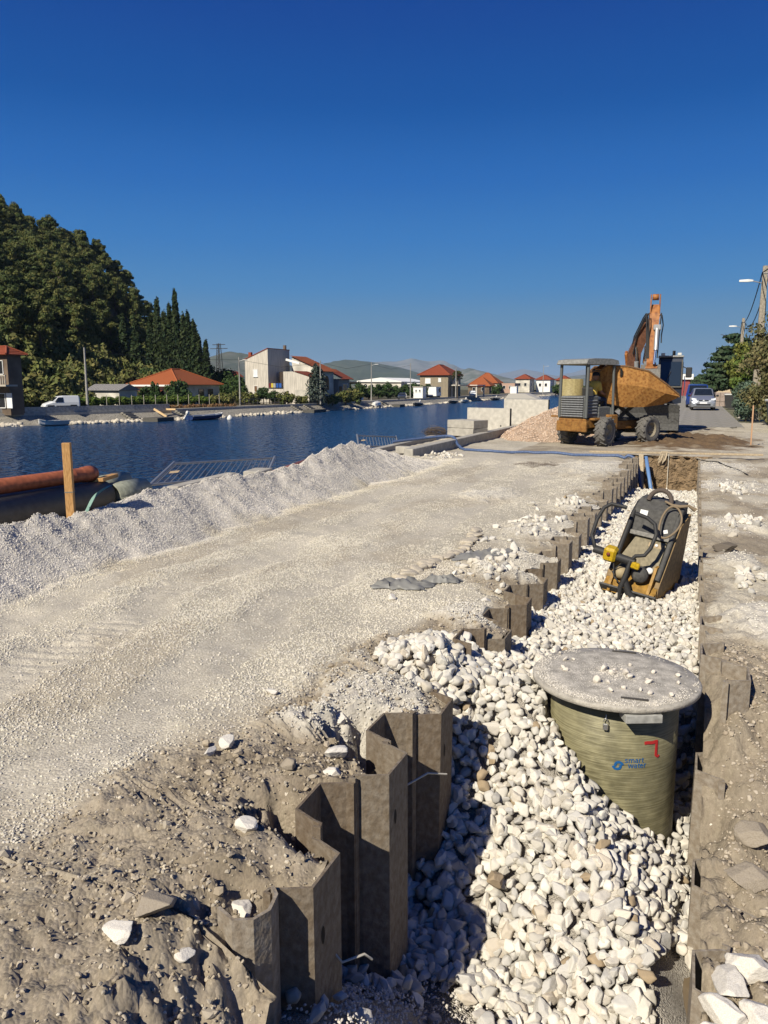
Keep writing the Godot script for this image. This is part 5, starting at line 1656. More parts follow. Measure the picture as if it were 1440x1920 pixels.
	rams[1].tube([V(-0.55, 1.6, 0.9), V(-0.62, 2.9, 1.2)], 0.09, 12)
	rams[2].tube([V(-0.05, 1.6, 0.9), V(-0.25, 2.9, 1.2)], 0.09, 12)
	for k in 3:
		part(t, "ram_barrel", rams[k], mat("ram_grey", L(0.4, 0.4, 0.39), 0.4, {"metal": 0.4}))
		b = Mb.new()
		b.tube([[V(0.1, 3.32, 2.29), V(0.06, 2.75, 2.42)], [V(-0.62, 2.85, 1.19), V(-0.66, 3.5, 1.32)], [V(-0.25, 2.85, 1.19), V(-0.3, 3.5, 1.32)]][k], 0.05, 10)
		part(t, "ram_rod", b, crm)
	b = Mb.new()
	for q in [[-0.28, 0.0], [-0.33, 0.12], [0.25, 0.05], [-0.22, 0.22]]:
		b.tube([V(q[0] - 0.55, 3.2, 1.0 + q[1]), V(q[0] - 0.42, 3.9, 1.35 + q[1]), V(q[0] - 0.1, 4.6, 1.75 + q[1]), V(q[0], 4.75, 1.9 + q[1]), V(q[0] * 0.9, 4.4, 2.0 + q[1]), V(q[0] * 0.8, 3.8, 2.1), V(q[0] * 0.7, 3.0, 2.25)], 0.026, 6)
	for k in 5: b.bx(V(-0.85 + 0.13 * k, 3.2 + 0.34 * k, 0.72 + 0.22 * k), V(0.12, 0.1, 0.1), 0.02)
	b.tube([V(0.27, 4.7, 1.75), V(0.34, 4.3, 1.8), V(0.29, 3.9, 1.9), V(0.3, 3.6, 1.95)], 0.026, 6)
	part(t, "hydraulic_hose", b, drk)
	b = Mb.new()
	b.bx(V(-0.25, 1.55, 0.9), V(0.6, 0.7, 0.4), 0.05)
	b.lathe([Vector2(0, 0), Vector2(0.1, 0), Vector2(0.1, 0.4), Vector2(0, 0.42)], 12, Transform3D(Basis(), V(-0.9, 2.0, 0.5)))
	b.tube([V(-0.6, 2.0, 0.9), V(-0.5, 2.5, 1.0), V(-0.2, 2.6, 1.1), V(0.05, 2.2, 1.1)], 0.035, 7)
	b.tube([V(-0.4, 1.9, 1.0), V(-0.45, 2.4, 1.1), V(-0.1, 2.5, 1.2), V(0.1, 2.0, 1.1)], 0.03, 7)
	b.bx(V(-0.85, 2.05, 0.2), V(0.5, 0.3, 0.5), 0.05)
	part(t, "boom_foot", b, drk)
	# bucket hanging behind the dumper's skip
	b = Mb.new()
	b.prism(PackedVector2Array([Vector2(0.1, 2.75), Vector2(0.4, 2.55), Vector2(0.55, 2.1), Vector2(0.35, 1.6), Vector2(-0.1, 1.45), Vector2(-0.05, 1.55), Vector2(0.28, 1.68), Vector2(0.44, 2.1), Vector2(0.3, 2.45), Vector2(-0.1, 2.6), Vector2(-0.15, 2.7)]), Transform3D(rot_y(-PI / 2), V(-0.05, 0, 2.0)), 0.75)
	b.bx(V(0.32, 2.05, 2.1), V(0.02, 1.0, 0.75), 0.0)
	b.bx(V(-0.42, 2.05, 2.1), V(0.02, 1.0, 0.75), 0.0)
	part(t, "bucket", b, mat("bucket_steel", L(0.2, 0.185, 0.16), 0.6, {"tex": "blotch", "scale": 1.5}))
	b = Mb.new()
	b.bx(V(-0.02, 2.72, 2.2), V(0.34, 0.26, 0.3), 0.04)
	b.tube([V(-0.25, 2.62, 2.3), V(0.2, 2.62, 2.3)], 0.06, 9)
	part(t, "quick_coupler", b, org)

# body: stations along z of [z, half width low, half width belt, half width roof, y low, y belt, y roof]
func car(t: Node3D, stn: Array, paint: Material, glass: Material, wheels: Array, r: float):
	var rings := []
	for q in stn:
		rings.append([V(-q[1], q[4], q[0]), V(-q[2], lerpf(q[4], q[5], 0.45), q[0]), V(-q[2] * 0.985, q[5], q[0]), V(-q[3], q[6] - 0.05, q[0]), V(-q[3] * 0.8, q[6], q[0]), V(q[3] * 0.8, q[6], q[0]), V(q[3], q[6] - 0.05, q[0]), V(q[2] * 0.985, q[5], q[0]), V(q[2], lerpf(q[4], q[5], 0.45), q[0]), V(q[1], q[4], q[0])])
	var b := Mb.new()
	b.loft(rings, true, false)
	part(t, "body", b, paint)
	var ty: Material = MAT.tyre_dark
	var rm := mat("car_rim", L(0.45, 0.45, 0.45), 0.35, {"metal": 0.7})
	for q in wheels: wheel(t, V(q[0], r, q[1]), r, 0.2, false, ty, rm)

func win(t: Node3D, called: String, a: Array, m: Material):
	var b := Mb.new()
	var c := Vector3.ZERO
	for p in a: c += p / a.size()
	b.face(a, Vector3(0, 0.8, 0))
	var nrm: Vector3 = (a[1] - a[0]).cross(a[2] - a[0]).normalized()
	if nrm.dot(c - V(0, 0.8, 0)) < 0: nrm = -nrm
	for i in a.size(): b.face([a[i], a[(i + 1) % a.size()], a[(i + 1) % a.size()] - nrm * 0.03, a[i] - nrm * 0.03], c)
	part(t, called, b, m)

func build_cars():
	var glass := mat("car_glass", L(0.012, 0.016, 0.02), 0.05, {"spec": 0.6})
	var trim := mat("car_trim", L(0.02, 0.02, 0.021), 0.6)
	var lamp := mat("headlamp_glass", L(0.7, 0.72, 0.72), 0.1, {"spec": 0.7})
	mat("tyre_dark", L(0.05, 0.048, 0.045), 0.9)
	# silver car, front towards us
	var silver := mat("paint_silver", L(0.34, 0.36, 0.39), 0.35, {"metal": 0.6, "coat": 0.6})
	var t := thing("silver_car", "silver people carrier driving towards the camera on the road", "car", V(0.42, 0.06, -64.5), deg_to_rad(2.0))
	car(t, [[2.1, 0.6, 0.68, 0.55, 0.32, 0.5, 0.62], [2.02, 0.8, 0.84, 0.7, 0.24, 0.62, 0.76], [1.5, 0.85, 0.88, 0.76, 0.22, 0.8, 0.95], [1.05, 0.86, 0.89, 0.72, 0.22, 0.9, 1.08], [0.25, 0.86, 0.89, 0.64, 0.22, 0.95, 1.62], [-1.4, 0.86, 0.89, 0.64, 0.22, 0.95, 1.64], [-2.0, 0.82, 0.86, 0.6, 0.28, 0.95, 1.5], [-2.12, 0.7, 0.78, 0.55, 0.35, 0.9, 1.2]], silver, glass, [[-0.76, 1.35], [0.76, 1.35], [-0.76, -1.3], [0.76, -1.3]], 0.31)
	win(t, "windscreen", [V(-0.66, 1.12, 1.03), V(0.66, 1.12, 1.03), V(0.55, 1.58, 0.36), V(-0.55, 1.58, 0.36)], glass)
	for s in [-1.0, 1.0]:
		win(t, "side_window", [V(s * 0.9, 1.0, 0.7), V(s * 0.9, 1.0, -1.5), V(s * 0.7, 1.54, -1.4), V(s * 0.7, 1.54, 0.2)], glass)
		win(t, "headlight", [V(s * 0.5, 0.72, 2.05), V(s * 0.82, 0.78, 1.93), V(s * 0.84, 0.92, 1.72), V(s * 0.5, 0.86, 1.98)], lamp)
		var b := Mb.new()
		b.bx(V(s * 1.0, 1.08, 0.75), V(0.18, 0.14, 0.1), 0.03)
		part(t, "wing_mirror", b, trim)
	var b := Mb.new()
	b.bx(V(0, 0.42, 2.09), V(1.0, 0.14, 0.05), 0.02)
	b.bx(V(0, 0.72, 2.07), V(0.7, 0.08, 0.04), 0.015)
	part(t, "grille", b, trim)
	b = Mb.new()
	b.bx(V(0, 0.55, 2.125), V(0.52, 0.11, 0.012), 0.0)
	part(t, "number_plate", b, mat("plate_white", L(0.7, 0.7, 0.7), 0.5))
	b = Mb.new()
	b.prism(PackedVector2Array([Vector2(0, 0.07), Vector2(0.045, 0.0), Vector2(0.09, -0.05), Vector2(0.0, -0.03), Vector2(-0.09, -0.05), Vector2(-0.045, 0.0)]), Transform3D(Basis(), V(0, 0.74, 2.1)), 0.02)
	part(t, "front_badge", b, lamp)
	# blue van behind
	t = thing("blue_van", "blue van close behind the silver car", "car", V(0.05, 0.06, -72.0), deg_to_rad(1.0))
	car(t, [[2.2, 0.7, 0.8, 0.65, 0.32, 0.6, 0.8], [1.9, 0.88, 0.92, 0.78, 0.24, 0.85, 1.02], [1.2, 0.9, 0.95, 0.78, 0.24, 1.0, 1.2], [0.6, 0.9, 0.95, 0.76, 0.24, 1.0, 1.9], [-2.0, 0.9, 0.95, 0.76, 0.24, 1.0, 1.95], [-2.2, 0.86, 0.9, 0.72, 0.3, 1.0, 1.8]], mat("paint_blue", L(0.012, 0.035, 0.16), 0.35, {"coat": 0.6}), glass, [[-0.8, 1.45], [0.8, 1.45], [-0.8, -1.4], [0.8, -1.4]], 0.32)
	win(t, "windscreen", [V(-0.72, 1.22, 1.22), V(0.72, 1.22, 1.22), V(0.66, 1.82, 0.68), V(-0.66, 1.82, 0.68)], glass)
	# parked cars further back on the left of the road
	var dark := mat("paint_dark", L(0.03, 0.034, 0.04), 0.35, {"coat": 0.6})
	var white := mat("paint_white", L(0.72, 0.73, 0.73), 0.4, {"coat": 0.5})
	var hatch := [[1.95, 0.7, 0.78, 0.6, 0.3, 0.5, 0.62], [1.8, 0.8, 0.84, 0.7, 0.22, 0.68, 0.8], [1.0, 0.82, 0.86, 0.72, 0.2, 0.86, 0.98], [0.3, 0.82, 0.86, 0.6, 0.2, 0.9, 1.42], [-1.2, 0.82, 0.86, 0.6, 0.2, 0.9, 1.45], [-1.8, 0.8, 0.83, 0.6, 0.24, 0.9, 1.1], [-1.92, 0.7, 0.78, 0.55, 0.3, 0.8, 0.95]]
	for q in [[-3.3, -57.0, dark, "dark car half hidden behind the excavator at the roadside"], [-3.1, -76.0, dark, "dark car parked further back at the left roadside"], [-2.9, -84.0, white, "white car furthest back at the left roadside"]]:
		t = thing("parked_car", q[3], "car", V(q[0], 0.06, q[1]), 0.02)
		car(t, hatch, q[2], glass, [[-0.72, 1.2], [0.72, 1.2], [-0.72, -1.2], [0.72, -1.2]], 0.3)
		win(t, "windscreen", [V(-0.64, 1.0, 0.98), V(0.64, 1.0, 0.98), V(0.52, 1.37, 0.36), V(-0.52, 1.37, 0.36)], glass)
	# white van across the river: seen from its left side, nose to the left
	t = thing("white_van", "white panel van parked behind the wall on the far bank", "van", V(-71.0, -1.2, -72.2), deg_to_rad(-30.0))
	car(t, [[2.05, 0.65, 0.75, 0.6, 0.3, 0.55, 0.7], [1.85, 0.8, 0.85, 0.72, 0.22, 0.78, 0.9], [1.1, 0.82, 0.86, 0.74, 0.22, 1.0, 1.15], [0.35, 0.82, 0.86, 0.7, 0.22, 1.05, 1.72], [-0.2, 0.82, 0.86, 0.72, 0.22, 1.05, 1.82], [-1.95, 0.82, 0.86, 0.72, 0.22, 1.05, 1.82], [-2.08, 0.78, 0.82, 0.68, 0.28, 1.0, 1.7]], white, glass, [[-0.74, 1.3], [0.74, 1.3], [-0.74, -1.3], [0.74, -1.3]], 0.31)
	win(t, "windscreen", [V(-0.7, 1.2, 1.08), V(0.7, 1.2, 1.08), V(0.6, 1.66, 0.45), V(-0.6, 1.66, 0.45)], glass)
	for s in [-1.0, 1.0]:
		win(t, "side_window", [V(s * 0.88, 1.08, 0.85), V(s * 0.88, 1.08, -0.15), V(s * 0.77, 1.62, -0.15), V(s * 0.77, 1.62, 0.42)], glass)
		win(t, "headlight", [V(s * 0.5, 0.72, 1.98), V(s * 0.8, 0.74, 1.86), V(s * 0.8, 0.9, 1.7), V(s * 0.5, 0.88, 1.86)], lamp)
		b = Mb.new()
		b.bx(V(s * 0.865, 0.62, -0.3), V(0.03, 0.09, 2.0), 0.01)
		b.bx(V(s * 0.86, 0.5, -1.3), V(0.05, 0.5, 0.75), 0.02)
		b.bx(V(s * 0.86, 0.5, 1.3), V(0.05, 0.45, 0.75), 0.02)
		part(t, "side_trim", b, trim)
	b = Mb.new()
	b.bx(V(0, 0.42, 2.02), V(1.3, 0.25, 0.12), 0.04)
	b.bx(V(0, 0.7, 1.97), V(0.6, 0.12, 0.06), 0.02)
	part(t, "front_bumper", b, trim)
	for q in [[-60.2, -1.2, -134.0, 1.3, white, "white car parked by the large house on the far bank"], [-57.0, -1.2, -152.0, 0.3, dark, "dark car parked by the hedge on the far bank"], [-55.0, -1.2, -200.0, 0.4, white, "white car parked beyond the red roofed house on the far bank"]]:
		t = thing("parked_car", q[5], "car", V(q[0], q[1], q[2]), q[3])
		car(t, hatch, q[4], glass, [[-0.72, 1.2], [0.72, 1.2], [-0.72, -1.2], [0.72, -1.2]], 0.3)
		win(t, "windscreen", [V(-0.64, 1.0, 0.98), V(0.64, 1.0, 0.98), V(0.52, 1.37, 0.36), V(-0.52, 1.37, 0.36)], glass)
		for s in [-1.0, 1.0]: win(t, "side_window", [V(s * 0.87, 0.94, 0.6), V(s * 0.87, 0.94, -1.3), V(s * 0.66, 1.36, -1.1), V(s * 0.66, 1.36, 0.25)], glass)

# ---------------------------------------------------------------- plants
func clumps_pine(sd: int) -> Array:
	rng.seed = sd
	var o := []
	for k in 44:
		var h := pow(rng.randf(), 0.8)
		var r := 2.3 * sqrt(maxf(0.05, 1.0 - pow(h * 1.05 - 0.15, 2.0))) * rnd(0.25, 1.0)
		var a := rnd(0, TAU)
		var g := rnd(0.0, 1.0)
		o.append([V(cos(a) * r, 3.0 + h * 5.2, sin(a) * r), V(rnd(0.45, 0.95), rnd(0.3, 0.6), rnd(0.45, 0.95)), Color(0.135, 0.14, 0.045).lerp(Color(0.055, 0.08, 0.028), g)])
	return o

func clumps_round(sd: int, n: int, r: Vector3, y: float, c0: Color, c1: Color, cr := 0.5) -> Array:
	rng.seed = sd
	var o := []
	for k in n:
		var d := Vector3(rng.randfn(), rng.randfn(), rng.randfn()).normalized() * pow(rng.randf(), 0.4)
		o.append([V(d.x * r.x, y + d.y * r.y, d.z * r.z), V(rnd(0.75, 1.2), rnd(0.65, 1.0), rnd(0.75, 1.2)) * cr, c0.lerp(c1, rng.randf())])
	return o

func clumps_column(sd: int, h: float, r: float, c0: Color, c1: Color) -> Array:
	rng.seed = sd
	var o := []
	var n := int(h * 5.0)
	for k in n:
		var t := k / float(n)
		var rr := r * pow(sin(PI * clampf(0.12 + 0.88 * (1.0 - t), 0.0, 1.0) * 0.5), 0.9) * (0.75 if t < 0.08 else 1.0)
		var a := k * 2.4 + rnd(-0.5, 0.5)
		o.append([V(cos(a) * rr * 0.55, 0.5 + t * (h - 0.7), sin(a) * rr * 0.55), V(rr * 0.55 + 0.08, h * 0.055 + 0.2, rr * 0.55 + 0.08), c0.lerp(c1, rng.randf())])
	return o

func clumps_cedar(sd: int) -> Array:
	rng.seed = sd
	var o := []
	for tier in 10:
		var t := tier / 9.0
		var rr := lerpf(3.6, 0.5, t)
		for k in int(lerpf(24, 4, t)):
			var a := rnd(0, TAU); var d := rr * sqrt(rng.randf())
			o.append([V(cos(a) * d, 1.6 + 4.9 * t + rnd(-0.12, 0.12) - 0.06 * d, sin(a) * d), V(rnd(0.7, 1.1), 0.27, rnd(0.7, 1.1)) * lerpf(1.0, 0.6, t), Color(0.035, 0.06, 0.032).lerp(Color(0.055, 0.08, 0.04), rng.randf())])
	return o

func trunk(h: float, r: float, limbs: int, reach: float, from := 0.45) -> Mb:
	var b := Mb.new()
	b.tube([V(0, -0.3, 0), V(0.06, h * 0.3, 0.03), V(-0.05, h * 0.65, 0.05), V(0, h, 0)], [r * 1.25, r, r * 0.7, r * 0.25], 8)
	for k in limbs:
		var a := k * 2.4
		var y := h * lerpf(from, 0.9, k / float(maxi(limbs - 1, 1)))
		b.tube([V(0, y, 0), V(cos(a) * reach * 0.5, y + reach * 0.25, sin(a) * reach * 0.5), V(cos(a) * reach, y + reach * 0.4, sin(a) * reach)], [r * 0.4, r * 0.28, r * 0.1], 5)
	return b

func plant(called: String, label: String, cat: String, crown: ArrayMesh, stem, at: Vector3, turn: float, group := "", s := V(1, 1, 1)) -> Node3D:
	var t := thing(called, label, cat, at, turn, group)
	t.scale = s
	part(t, "crown", crown, MAT.leaf)
	if stem: part(t, "trunk", stem, MAT.bark)
	return t

func hill_y(x: float, z: float) -> float:
	var up := maxf(0.0, -x - 79.0)
	var y := up * 0.46 + 2.0 * n_far.get_noise_2d(x * 6.0, z * 6.0) * ss(0.0, 20.0, up)
	var s := -z + 1.42 * x
	y *= ss(10.0, -45.0, s)
	y *= (1.0 - ss(105.0, 170.0, up) * 0.6) * ss(-196.0, -160.0, z)
	return y

func bank_x(z: float) -> float:
	return along([[60.0, -104.0], [-30.0, -78.0], [-58.7, -66.0], [-63.0, -63.2], [-77.0, -58.2], [-109.0, -55.0], [-150.0, -53.2], [-233.0, -52.0], [-430.0, -50.0]], z)

func build_far_ground():
	var grass := mat("far_ground", Color.WHITE, 0.95, {"tex": "blotch", "scale": 0.09, "detail": "grain", "dscale": 0.6, "vc": true})
	var gc := func(x: float, z: float, y: float):
		var u := -x + bank_x(z)
		var c := Color(0.36, 0.32, 0.25)
		if u > 8.0: c = Color(0.09, 0.09, 0.035).lerp(Color(0.16, 0.12, 0.06), ss(-0.2, 0.3, n_far.get_noise_2d(x * 20.0, z * 20.0)))
		return c
	structure("far_bank_ground", field(zlines(60.0, -430.0, 0.012, 1.2), 90, func(z): return -420.0, func(z): return bank_x(z) - 2.2, func(x, z): return -1.2 + hill_y(x, z), gc, 0.42), grass)
	# sloping stone revetment with a concrete coping
	var pitch := mat("stone_pitching", L(0.46, 0.42, 0.345), 0.95, {"tex": "cellstone", "scale": 0.28, "bump": "pebble_h", "bump_cm": 9.0})
	structure("stone_embankment", field(zlines(60.0, -430.0, 0.012, 0.8), 6, func(z): return bank_x(z) - 2.05, func(z): return bank_x(z) + 0.3, func(x, z): return lerpf(-1.32, -2.5, clampf((x - bank_x(z) + 2.05) / 2.0, 0.0, 1.0)), func(_x, _z, _y): return Color.WHITE), pitch)
	var cop := mat("coping_concrete", L(0.5, 0.475, 0.42), 0.9, {"tex": "blotch", "scale": 0.5})
	var b := Mb.new()
	var z := 40.0
	while z > -420.0:
		var z2 := z - (4.0 if z > -240.0 else 14.0)
		bar(b, V(bank_x(z) - 2.2, -1.2, z), V(bank_x(z2) - 2.2, -1.2, z2), 0.4, 0.3, 0.0)
		z = z2
	structure("embankment_coping", b, cop)
	b = Mb.new()
	z = -44.0
	while z > -79.0:
		bar(b, V(bank_x(z) - 2.35, -0.8, z), V(bank_x(z - 5.0) - 2.35, -0.8, z - 5.0), 0.3, 0.75, 0.0)
		z -= 5.0
	single("parapet_wall", b, cop, "low concrete parapet wall before the white van on the far bank", "wall")
	# tipped stones along the water
	rng.seed = 61
	var rip := thing("riprap", "pale tipped stones along the water's edge of the far bank", "stones")
	rip.set_meta("kind", "stuff")
	var bufs := [PackedFloat32Array(), PackedFloat32Array(), PackedFloat32Array()]
	for k in 2600:
		var zz := -55.0 - 240.0 * pow(rng.randf(), 1.4)
		if n_low.get_noise_2d(zz * 0.25, 0.0) < -0.28: continue
		var s := rnd(0.25, 0.7)
		var v := rnd(0.75, 1.1)
		put(bufs[k % 3], Transform3D(rand_basis().scaled(V(s, s * 0.8, s)), V(bank_x(zz) + rnd(-0.75, 0.55), -2.28 + rnd(-0.1, 0.14), zz)), Color(0.55 * v, 0.49 * v, 0.39 * v))
	for k in 3: swarm(rip, "tipped_stones", rock(700 + k, 1), MAT.pebble_grey, bufs[k], true)
	# landing stages and steps in the slope
	for q in [[-74.5, 3.4, "grey concrete landing stage below the white van"], [-82.0, 2.6, "dark landing stage behind the moored blue boat"], [-107.0, 5.0, "long landing stage in front of the large house"], [-139.0, 3.6, "landing stage near the upturned boat"]]:
		b = Mb.new()
		b.bx(V(0, 0, 0), V(2.0, 0.55, q[1]), 0.03)
		var o := single("landing_stage", b, mat("stage_dark", L(0.13, 0.12, 0.1), 0.85, {"tex": "blotch", "scale": 0.6}), q[2], "landing stage", "landing stages on the far bank")
		o.position = V(bank_x(q[0]) + 0.6, -2.12, q[0]); o.rotation.y = 0.08
	for q in [[-72.6, "concrete steps in the embankment by the timber frame"], [-80.2, "concrete steps in the embankment beside the blue boat"], [-105.2, "concrete steps, near pair member, before the large house"], [-108.6, "concrete steps, far pair member, before the large house"], [-137.0, "concrete steps beside the upturned white boat"]]:
		var t := thing("bank_steps", q[1], "steps", V(bank_x(q[0]) - 2.0, -1.3, q[0]))
		for k in 6:
			b = Mb.new()
			b.bx(V(0.2 + 0.34 * k, -0.02 - 0.17 * k, 0), V(0.36, 0.22, 1.4), 0.01)
			part(t, "step", b, mat("step_dark", L(0.2, 0.185, 0.155), 0.9))
	b = Mb.new()
	bar(b, V(0.3, 0.3, 0), V(2.1, -0.6, 0), 0.12, 0.25)
	bar(b, V(0.3, 0.2, -2.4), V(1.7, 0.2, -2.4), 0.3, 0.2)
	bar(b, V(1.0, -0.1, -0.2), V(1.0, -0.1, -2.4), 0.1, 0.3)
	single("timber_formwork", b, mat("formwork_wood", L(0.6, 0.42, 0.22), 0.8), "fresh timber formwork on the embankment near the white van", "formwork").position = V(bank_x(-76.0) - 2.0, -1.25, -76.0)

func boat(at: Vector3, turn: float, hull: Material, inner: Material, l: float, label: String, motor: bool, over := false):
	var t := thing("small_boat", label, "boat", at, turn)
	if over: t.rotation.z = PI
	var rings := []
	var top := []
	for q in [[-0.5, 0.8, 0.0], [-0.2, 0.95, 0.0], [0.15, 0.9, 0.03], [0.38, 0.55, 0.12], [0.5, 0.06, 0.25]]:
		var w: float = q[1] * l * 0.19
		var z: float = q[0] * l
		rings.append([V(-w, 0.5 + q[2], z), V(-w * 0.8, 0.1 + q[2], z), V(0, -0.12 + q[2] * 1.5, z), V(w * 0.8, 0.1 + q[2], z), V(w, 0.5 + q[2], z), V(w * 0.85, 0.42 + q[2], z), V(-w * 0.85, 0.42 + q[2], z)])
	var b := Mb.new()
	b.loft(rings, true, false)
	part(t, "hull", b, hull)
	b = Mb.new()
	for i in 4:
		for e in [0, 4]: bar(b, rings[i][e], rings[i + 1][e], 0.1, 0.07, 0.0)
	b.bx(V(0, 0.45, 0.05 * l), V(l * 0.3, 0.05, 0.3), 0.0)
	part(t, "gunwale", b, inner)
	if motor:
		b = Mb.new()
		b.bx(V(0, 0.85, -l * 0.53), V(0.32, 0.45, 0.5), 0.1, V(0.5, 0, 0))
		b.bx(V(0, 0.4, -l * 0.6), V(0.12, 0.7, 0.2), 0.03, V(0.6, 0, 0))
		part(t, "outboard_motor", b, inner)

# ---------------------------------------------------------------- buildings: K is the corner nearest the camera; x runs to -w, z to -l
func tiles(b: Mb, a: Vector3, c: Vector3, d: Vector3, e: Vector3, n: int):
	# stepped courses from eave a-c up to ridge d-e (d above c, e above a)
	var nrm := (c - a).cross(e - a).normalized()
	if nrm.y < 0: nrm = -nrm
	for k in n:
		var p := [a.lerp(e, k / float(n)), c.lerp(d, k / float(n)), c.lerp(d, (k + 1.0) / n), a.lerp(e, (k + 1.0) / n)]
		var lift := nrm * 0.05
		b.face([p[0] + lift, p[1] + lift, p[2], p[3]], p[0] - V(0, 50, 0))
		b.face([p[0] + lift, p[1] + lift, p[1] - lift, p[0] - lift], (a + d) * 0.5)

func hip_roof(parent: Node, K: Vector3, w: float, l: float, h: float, over: float, m: Material) -> MeshInstance3D:
	var a := K + V(over, 0, over); var c := K + V(-w - over, 0, over); var d := K + V(-w - over, 0, -l - over); var e := K + V(over, 0, -l - over)
	var mid := (a + d) * 0.5
	var run := minf(w, l) * 0.5
	var r0 := V(mid.x, K.y + h, K.z - run) if l >= w else V(K.x - run, K.y + h, mid.z)
	var r1 := V(mid.x, K.y + h, K.z - l + run) if l >= w else V(K.x - w + run, K.y + h, mid.z)
	var b := Mb.new()
	var n := int(h / 0.16)
	if l >= w:
		tiles(b, c, a, r0, r0, n); tiles(b, a, e, r1, r0, n); tiles(b, e, d, r1, r1, n); tiles(b, d, c, r0, r1, n)
	else:
		tiles(b, c, a, r0, r1, n); tiles(b, a, e, r0, r0, n); tiles(b, e, d, r1, r0, n); tiles(b, d, c, r1, r1, n)
	b.quad(a + V(0, -0.05, 0), e + V(0, -0.05, 0), d + V(0, -0.05, 0), c + V(0, -0.05, 0))
	var o := part(parent, "roof", b, m)
	b = Mb.new()
	for q in ([[a, r0], [c, r0], [e, r1], [d, r1], [r0, r1]] if l >= w else [[a, r0], [e, r0], [c, r1], [d, r1], [r0, r1]]):
		if q[0].distance_to(q[1]) > 0.1: b.tube([q[0] + V(0, 0.06, 0), q[1] + V(0, 0.06, 0)], 0.11, 6)
	part(o, "ridge_tiles", b, m)
	return o

func window(parent: Node, c: Vector3, w: float, h: float, side: String, frame: Material, pane: Material):
	# side "z": in a wall that faces +z; "x": in a wall that faces +x
	var b := Mb.new()
	var s := V(w, h, 0.08) if side == "z" else V(0.08, h, w)
	var n := V(0, 0, 1) if side == "z" else V(1, 0, 0)
	var u := V(1, 0, 0) if side == "z" else V(0, 0, 1)
	b.bx(c + u * (w * 0.5 + 0.03), V(0.07, h + 0.12, 0.1) if side == "z" else V(0.1, h + 0.12, 0.07))
	b.bx(c - u * (w * 0.5 + 0.03), V(0.07, h + 0.12, 0.1) if side == "z" else V(0.1, h + 0.12, 0.07))
	b.bx(c + V(0, h * 0.5 + 0.03, 0), V(w, 0.06, 0.1) if side == "z" else V(0.1, 0.06, w))
	b.bx(c - V(0, h * 0.5 + 0.05, 0) + n * 0.04, V(w + 0.2, 0.08, 0.18) if side == "z" else V(0.18, 0.08, w + 0.2))
	var f := part(parent, "window", b, frame)
	b = Mb.new()
	b.bx(c, s * V(1, 1, 0.4) if side == "z" else s * V(0.4, 1, 1))
	part(f, "pane", b, pane)

func wall_box(parent: Node, called: String, K: Vector3, w: float, l: float, h: float, m: Material) -> MeshInstance3D:
	var b := Mb.new()
	b.bx(K + V(-w * 0.5, h * 0.5, -l * 0.5), V(w, h, l))
	return part(parent, called, b, m)

